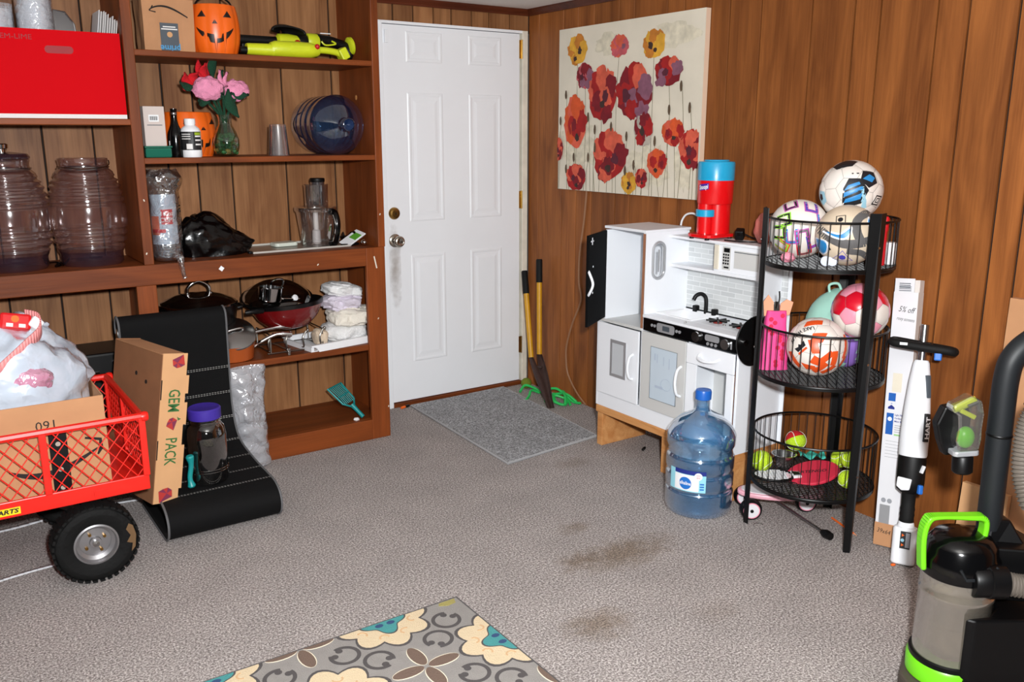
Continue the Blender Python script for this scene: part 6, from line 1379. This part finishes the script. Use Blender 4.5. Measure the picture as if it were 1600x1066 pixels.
pn = thing('orange_pencil', (-.172, -2.394, .005), 'orange pencil lying on carpet behind the rack leg', 'pencil', rz=math.atan2(-.168, -.065))
obj('barrel', lx(B(), [(.004, -.08), (.004, .07)], 6), 'pumpkin_orange', pn); obj('tip', lx(B(), [(.004, .07), (.0008, .088)], 6), 'peach', pn)
wl = obj('wire_loop', B().tube(spline([(-.02, 0, .003), (0, .012, .003), (.02, .004, .003), (.022, -.012, .003)], 6), .0016, 6), 'steel', None, True, loc=(-.44, -2.19, 0)); tag(wl, 'small bent wire on carpet beside rack leg', 'wire')
oc = obj('orange_crumb', B().sphere((0, 0, .004), .008, 10, 6, 1.4, 1, .5), 'pumpkin_orange', None, True, loc=(-.30, -2.69, .0005)); tag(oc, 'orange crumb on carpet before the white steam mop', 'crumb')

# ---------------------------------------------------------------- long white carton
def framed(o_, d_, w_):          # local X = across, Z = up, Y = into the wall
    z = Vector(d_).normalized(); x = Vector(w_); x = (x-z*x.dot(z)).normalized(); y = z.cross(x)
    return Matrix(((x.x, y.x, z.x, o_[0]), (x.y, y.y, z.y, o_[1]), (x.z, y.z, z.z, o_[2]), (0, 0, 0, 1)))
lc = thing('long_carton', (0, 0, 0), 'tall white window-blind carton with brown bottom leaning on wall', 'box')
lc.matrix_world = framed((-.207, -2.549, .004), (.135, .105, .985), (.17, -.98, 0))
CW, CD, CHt = .088, .05, 1.0
mat('carton_white', (222, 222, 226), .6); mat('carton_side', (214, 206, 200), .6); mat('lowes_blue', (24, 92, 176), .5); mat('eco_green', (150, 200, 130), .6); mat('print_grey', (150, 152, 158), .7)
obj('carton', B().box(0, CW, 0, CD, .0, CHt-.05), 'carton_white', lc, bev=.001); obj('top_flap', B().box(.002, CW*.82, .001, .004, CHt-.05, CHt), 'carton_white', lc); obj('flap_side', B().box(CW*.5, CW, .01, CD, CHt-.05, CHt-.005), 'carton_side', lc)
obj('side_sheet', B().box(CW, CW+.001, 0, CD, .02, CHt-.05), 'carton_side', lc)
obj('brown_end', B().box(-.001, CW+.0015, -.002, CD, 0, .085), 'kraft', lc); obj('window_cutout', B().box(.012, .05, -.0008, .0, .085, .155), 'kit_silver', lc)
def pf(name, x0, x1, z0, z1, m, k=1): return obj(name, B().box(x0, x1, -.0006*k, 0, z0, z1), m, lc)
pf('panel_window', .022, .056, .58, .65, 'canvas'); pf('blue_logo', .012, .038, .535, .575, 'lowes_blue')
obj('logo_roof', B().at((0, -.0008, 0), (R(90), 0, 0)).flat([(.012, .528, 0), (.025, .538, 0), (.038, .528, 0), (.038, .545, 0), (.012, .545, 0)]), 'carton_white', lc); obj('logo_house', B().at((0, -.001, 0), (R(90), 0, 0)).flat([(.013, .515, 0), (.037, .515, 0), (.037, .522, 0), (.025, .531, 0), (.013, .522, 0)]), 'lbl_navy', lc)
pf('blue_panel', .010, .036, .42, .50, 'lowes_blue'); obj('sun_print', B().at((.023, -.0008, .478), (R(90), 0, 0)).prism(circ(0, 0, .008, 14), 0, .0002), 'white_plastic', lc)
for k, z in enumerate((.495, .483, .471)): letter(('Light Filtering', 'Cordless Fabric', 'Mini Blinds')[k], 'lbl_navy', lc, .009, (.062, -.0008, z), (R(90), 0, 0), bold=.02, width=.044)
for k in range(4): pf('fine_print', .042, .078, .455-.008*k, .4572-.008*k, 'print_grey')
pf('eco_bar', .042, .066, .418, .424, 'eco_green')
for k in range(6): pf('fine_print', .014, .076, .395-.012*k, .3962-.012*k, 'print_grey')
for x in (.024, .046): obj('seal', B().at((x, -.0006, .172), (R(90), 0, 0)).prism(circ(0, 0, .009, 16), 0, .0002), 'print_grey', lc)
letter('5% off', 'ink', lc, .03, (.05, -.0008, .885), (R(90), R(6), 0), width=.06, shear=.3); letter('roxy screens', 'ink', lc, .018, (.05, -.0008, .85), (R(90), R(6), 0), width=.065, shear=.3); letter('39x64', 'ink', lc, .024, (.034, -.0028, .055), (R(90), R(4), 0), width=.05, shear=.2)
for k in range(3): pf('fine_print', .018, .062, .968-.007*k, .9705-.007*k, 'tape_grey', -1)
for k in range(3): obj('flap_print', B().box(.018, .058, .0003, .001, .966+.007*k, .969+.007*k), 'tape_grey', lc)
def psd(name, y0, y1, z0, z1, m): return obj(name, B().box(CW+.001, CW+.0018, y0, y1, z0, z1), m, lc)
psd('blue_logo', .012, .036, .535, .575, 'lowes_blue'); psd('blue_panel', .012, .036, .42, .50, 'lowes_blue'); psd('house_mark', .014, .034, .515, .528, 'lbl_navy')

# ---------------------------------------------------------------- steam mop
sm_ = thing('steam_mop', (0, 0, 0), 'white and black steam mop with loop handle leaning on wall', 'steam mop')
sm_.matrix_world = framed((-.262, -2.702, .004), (.125, .085, .83), (.40, -.92, 0))
mat('mop_blue', (40, 110, 200), .4)
mat('mop_white', (230, 232, 236), .35)
def ltp(b, secs, sx=1, sy=.8, n=28): b.lathe([(r_, z_) for r_, z_ in secs], n, sx=sx, sy=sy); return b
obj('foot', B().prism(rrect(-.04, .04, -.028, .028, .018), 0, .135), 'mop_white', sm_, bev=.008); obj('foot_neck', ltp(B(), [(.03, .13), (.026, .15), (.022, .155)]), 'mop_white', sm_, True)
obj('foot_label', B().box(-.012, .022, -.0292, -.028, .06, .122), 'label_black', sm_)
for k, (mm_, z) in enumerate((('pumpkin_orange', .108), ('ball_sky', .09), ('pumpkin_orange', .073))): obj('label_icon', B().at((-.004, -.0294, z), (R(90), 0, 0)).prism(circ(0, 0, .006, 3 if k != 1 else 14), 0, .0003), mm_, sm_)
obj('label_text', B().box(.006, .02, -.0296, -.0292, .065, .118), 'print_grey', sm_)
obj('flex_tube', ltp(B(), [(.022, .15), (.025, .155), (.0235, .17), (.025, .18), (.0235, .19), (.025, .2), (.023, .21), (.024, .255), (.028, .262)], 1, .9), 'grip_black', sm_, True)
obj('lower_body', ltp(B(), [(.03, .258), (.044, .27), (.047, .30), (.047, .38), (.045, .40)]), 'black_plastic', sm_, True)
obj('latch', B().at((-.014, -.036, .30), (R(-4), 0, 0)).prism([(-.022, -.02), (.016, -.025), (.022, 0), (.02, .03), (-.02, .03)], -.006, .008) if 0 else B().at((-.012, -.030, .295), (R(90), 0, 0)).prism([(-.028, -.012), (-.01, -.026), (.016, -.022), (.022, .018), (-.026, .022)], 0, .012), 'mop_white', sm_, bev=.004)
obj('release_button', B().at((.035, -.024, .278), (0, 0, .6)).box(-.008, .008, -.012, .006, -.015, .018), 'mop_blue', sm_, bev=.004)
obj('white_stripe', B().at((.033, -.022, .35), (0, R(20), .7)).box(-.004, .004, -.016, .01, -.012, .016), 'mop_white', sm_, bev=.002)
obj('upper_body', ltp(B(), [(.046, .392), (.048, .40), (.048, .48), (.044, .56), (.036, .66), (.027, .725), (.022, .735), (0, .737)]), 'mop_white', sm_, True)
obj('name_plate', B().at((.034, -.021, .50), (0, 0, .75)).box(-.009, .009, -.012, .006, -.05, .05), 'label_black', sm_, bev=.002); letter('HART', 'white_plastic', sm_, .022, (.0437, -.0316, .50), (R(90), R(-90), .75), bold=.03, width=.078)
obj('spec_plate', B().at((.026, -.014, .645), (0, R(-6), .75)).box(-.007, .007, -.014, .006, -.04, .04), 'tape_grey', sm_, bev=.002)
obj('neck', B().cyl(.014, .73, .775, 18), 'steel', sm_, True); obj('tube_end', B().at((.0, .0, 0)).lathe([(.014, .80), (.014, .86), (.011, .862)], 18), 'steel', sm_, True)
obj('loop_handle', B().tube(spline([(-.10, -.005, .795), (-.085, -.028, .79), (0, -.034, .782), (.085, -.028, .776), (.10, 0, .772), (.085, .026, .776), (0, .032, .785), (-.085, .024, .795)], 6, True), .0155, 12, True), 'grip_black', sm_, True)
obj('handle_bridge', B().box(-.018, .03, -.03, .03, .765, .80), 'black_plastic', sm_, bev=.006); obj('handle_trigger', B().box(.042, .066, -.04, -.02, .74, .775), 'mop_blue', sm_, bev=.004); obj('handle_light', B().box(-.07, -.045, -.050, -.044, .785, .794), 'mop_white', sm_)

# ---------------------------------------------------------------- flat cardboard behind the vacuum
c1 = obj('flat_cardboard', B().box(-.02, .02, -.22, .0, 0, .97), 'kraft', None, loc=(-.035, -2.845, .002), rot=(0, R(1.2), 0)); tag(c1, 'tall flattened cardboard box standing against wall behind vacuum', 'cardboard')
c2 = obj('flat_cardboard', B().box(-.012, .012, -.16, .0, 0, .30), 'kraft_light', None, loc=(-.085, -2.785, .002), rot=(0, R(4), 0)); tag(c2, 'short piece of cardboard leaning behind green vacuum handle', 'cardboard')

# ---------------------------------------------------------------- upright vacuum
mat('vac_black', (4, 4, 5), .4, spec=.3); mat('vac_green', (110, 206, 24), .35, coat=.2); mat('vac_pole', (22, 25, 28), .5, spec=.35); mat('vac_brown', (70, 62, 54), .6); mat('dust', (120, 108, 94), 1, var=.3, vs=30); mat('hose', (104, 96, 88), .45); mat('hose_dark', (40, 38, 36), .6)
clear('bin_clear', (196, 190, 180), .2, .12, .38, (150, 142, 130))
VB = (-.842, -3.192)
vc = thing('upright_vacuum', (VB[0], VB[1], 0), 'black and lime green upright vacuum with clear dust bin', 'vacuum')
e3 = Vector((CAMP.x-VB[0], CAMP.y-VB[1], 0)).normalized(); e1 = Vector((rt.x, rt.y, 0))
vc.rotation_euler = (0, 0, math.atan2(rt.y, rt.x))
# local X = right in the picture, local Y = away from the camera
obj('floor_head', B().prism([(-.13, -.16), (.22, -.16), (.22, .14), (.10, .17), (-.06, .12), (-.13, .0)], .004, .055), 'vac_brown', vc, bev=.008); obj('head_bumper', B().prism([(-.138, -.17), (.225, -.17), (.225, -.12), (-.138, -.12)], .003, .03), 'vac_black', vc, bev=.004)
obj('base_green', B().lathe([(.10, .055), (.105, .06), (.106, .112), (.10, .122), (.0, .122)], 48), 'vac_green', vc, True); obj('base_clip', B().box(-.012, .036, -.113, -.102, .06, .112), 'vac_black', vc, bev=.003)
obj('base_ring', B().lathe([(.1, .118), (.101, .122), (.101, .132), (.094, .134)], 48, cap=False), 'vac_black', vc, True)
obj('dust_bin', B().lathe([(.094, .13), (.092, .28), (.095, .284), (.095, .292), (.092, .296), (.094, .335)], 48, cap=False), 'bin_clear', vc, True)
obj('cyclone_core', B().lathe([(.05, .13), (.05, .25), (.064, .255), (.064, .33)], 32), 'dust', vc, True)
b = B().sphere((0, 0, .17), .085, 36, 22, 1, 1, .5, lambda p: 1+.06*vn(p, 4, 2)); b.v = [(x, y, max(z, .132)) for x, y, z in b.v]; tag(obj('dust_fill', b, 'dust', vc, True, 80), kind='stuff')
obj('bin_lid', B().lathe([(.096, .332), (.098, .338), (.098, .372), (.09, .385), (.088, .40), (.07, .42), (.03, .428), (0, .428)], 48), 'black_gloss', vc, True)
obj('lid_trim', B().tube([(-.045, -.092, .374), (-.03, -.097, .352), (.03, -.097, .352), (.05, -.092, .38)], .004, 6), 'vac_pole', vc, True)
hz = spline([(-.106, -.01, .345), (-.114, -.01, .42), (-.104, -.01, .462), (-.075, -.01, .472), (.0, -.005, .468), (.045, .0, .462), (.053, .0, .44), (.048, .0, .405)], 6)
b = B()
for i in range(len(hz)-1):
    p, q = hz[i], hz[i+1]; d = (q-p).normalized(); n = Vector((d.z, 0, -d.x)); w = Vector((0, .018, 0))
    vs = [p-w-n*.007, p+w-n*.007, p+w+n*.007, p-w+n*.007, q-w-n*.007, q+w-n*.007, q+w+n*.007, q-w+n*.007]; b.add(vs, [(0, 1, 5, 4), (1, 2, 6, 5), (2, 3, 7, 6), (3, 0, 4, 7)]+([(0, 3, 2, 1)] if i == 0 else [])+([(4, 5, 6, 7)] if i == len(hz)-2 else []))
obj('carry_handle', b, 'vac_green', vc, True, 50)
obj('body_column', B().prism([(-.02, -.098), (.0, -.112), (.19, -.105), (.21, .02), (.19, .11), (.06, .12), (.02, .095), (.08, .055), (.099, .0), (.087, -.045), (.047, -.086)], .07, .262), 'vac_black', vc, bev=.006)
obj('body_back', B().prism([(.075, -.03), (.19, -.05), (.21, .02), (.19, .11), (.0, .12), (.0, .1), (.07, .08), (.1, .02)], .275, .40), 'vac_black', vc, bev=.006)
obj('body_neck', B().add([(.06, .0, .38), (.20, -.03, .38), (.20, .10, .38), (.06, .10, .38), (.085, .02, .50), (.135, .02, .50), (.135, .07, .50), (.085, .07, .50)], [(0, 3, 2, 1), (4, 5, 6, 7), (0, 1, 5, 4), (1, 2, 6, 5), (2, 3, 7, 6), (3, 0, 4, 7)]), 'vac_black', vc, bev=.006)
obj('pole', B().tube(spline([(.092, .045, .42), (.089, .045, .6), (.086, .045, .78), (.086, .045, .89), (.098, .045, .945), (.14, .045, .99), (.24, .045, 1.05)], 8), .031, 20), 'vac_pole', vc, True)
obj('pole_seam', B().at((.087, .045, .73)).lathe([(.031, 0), (.0325, .002), (.0325, .006), (.031, .008)], 24, cap=False), 'vac_black', vc, True)
obj('hose_port', lx(B(), [(.03, -.01), (.034, -.005), (.034, .03), (.037, .032), (.037, .075), (.035, .077)], 28, -.085, .343), 'vac_black', vc, True)
hp = spline([(.07, -.085, .343), (.12, -.095, .338), (.17, -.1, .352), (.205, -.09, .40), (.19, -.06, .48), (.145, -.035, .57), (.130, -.01, .64), (.128, 0, .72), (.134, 0, .79), (.155, 0, .83)], 22)
obj('hose', B().tube(hp, [.0235+.0035*(1 if i % 3 == 0 else -.4) for i in range(len(hp))], 16), 'hose', vc, True, 80)
obj('hose_cuff', B().tube([(.14, 0, .812), (.158, 0, .832), (.185, 0, .842)], .03, 16), 'vac_black', vc, True)
tagk = obj('screw', B().at((.185, -.095, .16), (R(90), 0, 0)).cyl(.006, -.002, .002, 12), 'steel', vc, True)
for c_ in vc.children:      # the bin stands tall on its low base
    if c_.name.split('.')[0] in ('base_green', 'base_ring', 'base_clip', 'dust_bin', 'cyclone_core', 'dust_fill', 'bin_lid', 'lid_trim', 'carry_handle', 'hose_port', 'hose', 'body_column', 'body_back'):
        for v in c_.data.vertices:
            z = v.co.z; v.co.z = z if z > .56 else (.055+(z-.055)*.82 if z < .122 else (.110+(z-.122)*1.2 if z < .47 else .5276+(z-.47)*.36))
# hand tool clipped to the pole
clear('tool_clear', (226, 226, 222), .25, .06, .10, (190, 190, 186))
ht = thing('pet_hair_tool', (-.822, -3.158, .63), 'clear and lime green turbine brush tool clipped to vacuum pole', 'vacuum tool')
ht.rotation_euler = (0, R(-4), math.atan2(rt.y, rt.x))
obj('socket', B().lathe([(.022, 0), (.026, .004), (.026, .045), (.022, .05)], 28), 'vac_black', ht, True)
obj('collar', B().at((.0, 0, .052)).prism(rrect(-.034, .034, -.024, .024, .012), 0, .014), 'kit_silver', ht, bev=.003)
obj('back_shell', B().at((-.016, .025, .045), (R(90), 0, 0)).prism([(-.026, .0), (.034, 0), (.04, .1), (.03, .14), (-.03, .135), (-.05, .09), (-.04, .04)], -.02, .014), 'vac_black', ht, bev=.005)
obj('clear_head', B().at((.0, -.002, .066), (R(90), 0, 0)).prism([(-.022, .0), (.03, 0), (.036, .03), (.036, .06), (.04, .10), (.034, .135), (.008, .152), (-.04, .128), (-.044, .112), (-.026, .098), (-.024, .06), (-.03, .03)], -.022, .022), 'tool_clear', ht, bev=.006)
obj('turbine', B().sphere((.004, 0, .098), .026, 20, 14, .9, .7, 1.15), 'vac_green', ht, True); obj('brush_roll', B().at((-.026, 0, .182), (0, R(70), 0)).lathe([(.012, -.006), (.013, 0), (.012, .05), (.01, .055)], 16), 'tool_yellow', ht, True); obj('brush_fin', B().at((.004, -.004, .165), (0, R(30), 0)).box(-.022, .022, -.008, .008, -.006, .006), 'tool_yellow', ht, bev=.002)
obj('steel_pin', B().at((.0, -.018, .19), (0, R(70), 0)).cyl(.005, -.002, .024, 10), 'steel', ht, True); obj('mount_clip', B().tube([(.01, .02, .1), (.045, .05, .1)], .01, 8), 'vac_black', ht, True)

# ---------------------------------------------------------------- patterned rug
mat('rug_grey', (150, 146, 142), .95, var=.05, vs=30, bump=.6, bs=300); mat('rug_dark', (84, 80, 80), .95, bump=.6, bs=300); mat('rug_cream', (222, 202, 168), .95, bump=.6, bs=300); mat('rug_teal', (74, 152, 152), .95, bump=.6, bs=300); mat('rug_blue', (52, 78, 120), .95, bump=.6, bs=300); mat('rug_brown', (116, 96, 84), .95, bump=.6, bs=300); mat('rug_olive', (166, 156, 92), .95, bump=.6, bs=300); mat('rug_line', (232, 222, 200), .95); mat('rug_tan', (206, 170, 130), .95)
rg = thing('patterned_rug', (-1.711, -2.003, 0), 'grey area rug with cream, teal and brown ornamental pattern', 'rug')
RX, RY = -1.62, -1.62
obj('rug_base', B().box(RX, 0, RY, 0, .0005, .007), 'rug_grey', rg); obj('border', B().tube([(0, RY, .005), (0, 0, .005), (RX, 0, .005), (RX, RY, .005)], .0042, 6, True), 'rug_dark', rg, True)
def clip(poly):
    for ax, lim, sgn in ((0, -.003, 1), (1, -.003, 1), (0, RX+.003, -1), (1, RY+.003, -1)):
        out = []
        for i in range(len(poly)):
            p, q = poly[i], poly[(i+1) % len(poly)]; ip = sgn*(lim-p[ax]) >= 0; iq = sgn*(lim-q[ax]) >= 0
            if ip: out.append(p)
            if ip != iq: t_ = (lim-p[ax])/(q[ax]-p[ax]); out.append((p[0]+(q[0]-p[0])*t_, p[1]+(q[1]-p[1])*t_))
        poly = out
        if len(poly) < 3: return None
    return poly
def motif(name, poly, m, lay):
    q = clip(poly)
    if q: obj(name, B().prism(q, .006, .0074+.0004*lay), m, rg)
def star(cx_, cy_, r0, amp, k, n=64, ph=0, pw=1): return [(cx_+(r0+amp*abs(math.cos(k*.5*(2*PI*i/n+ph)))**pw)*math.cos(2*PI*i/n), cy_+(r0+amp*abs(math.cos(k*.5*(2*PI*i/n+ph)))**pw)*math.sin(2*PI*i/n)) for i in range(n)]
def ribbon(pts, w):
    P = [Vector((p[0], p[1], 0)) for p in pts]; L_, R_ = [], []
    for i in range(len(P)):
        d = (P[min(i+1, len(P)-1)]-P[max(i-1, 0)]).normalized(); s = Vector((-d.y, d.x, 0))*w*.5; L_.append((P[i]+s)[:2]); R_.append((P[i]-s)[:2])
    return [(L_[i], L_[i+1], R_[i+1], R_[i]) for i in range(len(P)-1)]
def ribbons(name, pts, w, m, lay):
    b = B()
    for q in ribbon(pts, w):
        c = clip([tuple(p) for p in q])
        if c: b.prism(c, .006, .0074+.0004*lay)
    if b.v: obj(name, b, m, rg)
SPC = .272
for i in range(6):
    for j in range(6):
        cx_, cy_ = -i*SPC, -j*SPC*1.06
        if (i+j) % 2:
            motif('medallion_outline', star(cx_, cy_, .122, .036, 8), 'rug_dark', 0); motif('medallion', star(cx_, cy_, .113, .034, 8), 'rug_cream', 1)
            motif('medallion_core_outline', star(cx_, cy_, .052, .028, 4, 64, 0, 2), 'rug_dark', 2); motif('medallion_core', star(cx_, cy_, .048, .026, 4, 64, 0, 2), 'rug_teal', 3)
            for a in range(4): motif('core_leaf', [(cx_+.028*math.cos(PI/4+PI/2*a)+.014*math.cos(2*PI*k/10), cy_+.028*math.sin(PI/4+PI/2*a)+.010*math.sin(2*PI*k/10)) for k in range(10)], 'rug_blue', 4)
            for a in range(8):
                t0 = PI/4*a+PI/8; c0 = Vector((cx_+.095*math.cos(t0), cy_+.095*math.sin(t0), 0)); ribbons('scroll', [(c0.x+.018*math.cos(t0+1.9+k*.55)*(1-.06*k), c0.y+.018*math.sin(t0+1.9+k*.55)*(1-.06*k)) for k in range(7)], .006, 'rug_tan', 3)
        else:
            if i == 0 and j == 0: motif('corner_petal', [(-.012, -.006), (-.07, -.006), (-.078, -.02), (-.05, -.034), (-.02, -.03)], 'rug_olive', 2); 
            for a in range(4):
                t0 = PI/2*a
                for sc_, m_, l_ in ((1.15, 'rug_line', 1), (1, 'rug_brown', 2)):
                    if i == 0 and j == 0: continue
                    motif('petal', [(cx_+math.cos(t0)*(.008+.05*(1-math.cos(PI*k/10)) if k <= 10 else .008+.05*(1-math.cos(PI*(20-k)/10)))*(1+.05*(sc_-1))-math.sin(t0)*(.021*sc_*math.sin(2*PI*k/20)), cy_+math.sin(t0)*(.008+.05*(1-math.cos(PI*(k if k <= 10 else 20-k)/10)))+math.cos(t0)*(.021*sc_*math.sin(2*PI*k/20))) for k in range(20)], m_, l_)
for i in range(6):
    for j in range(6):
        if (i+j) % 2 == 0:
            for dx, dy in ((-1, -1), (1, -1)):
                x0, y0 = -i*SPC, -j*SPC*1.06; x1, y1 = x0+dx*SPC, y0+dy*SPC*1.06; mx_, my_ = (x0+x1)/2, (y0+y1)/2
                if mx_ > 0: continue
                dl = math.atan2(y1-y0, x1-x0)
                for s in (-1, 1):
                    c0 = (mx_+s*.054*math.cos(dl), my_+s*.054*math.sin(dl)); t0 = dl+(0 if s > 0 else PI)
                    pts = []
                    for k in range(25): a = t0+PI*.12+(2*PI-PI*.24)*k/24; pts.append((c0[0]+.042*math.cos(a), c0[1]+.042*math.sin(a)))
                    ribbons('ring', pts, .012, 'rug_dark', 1)
                    for e_ in (0, -1): p = pts[e_]; motif('ring_curl', circ(p[0]-.014*math.cos(t0), p[1]-.014*math.sin(t0), .011, 12), 'rug_dark', 2)
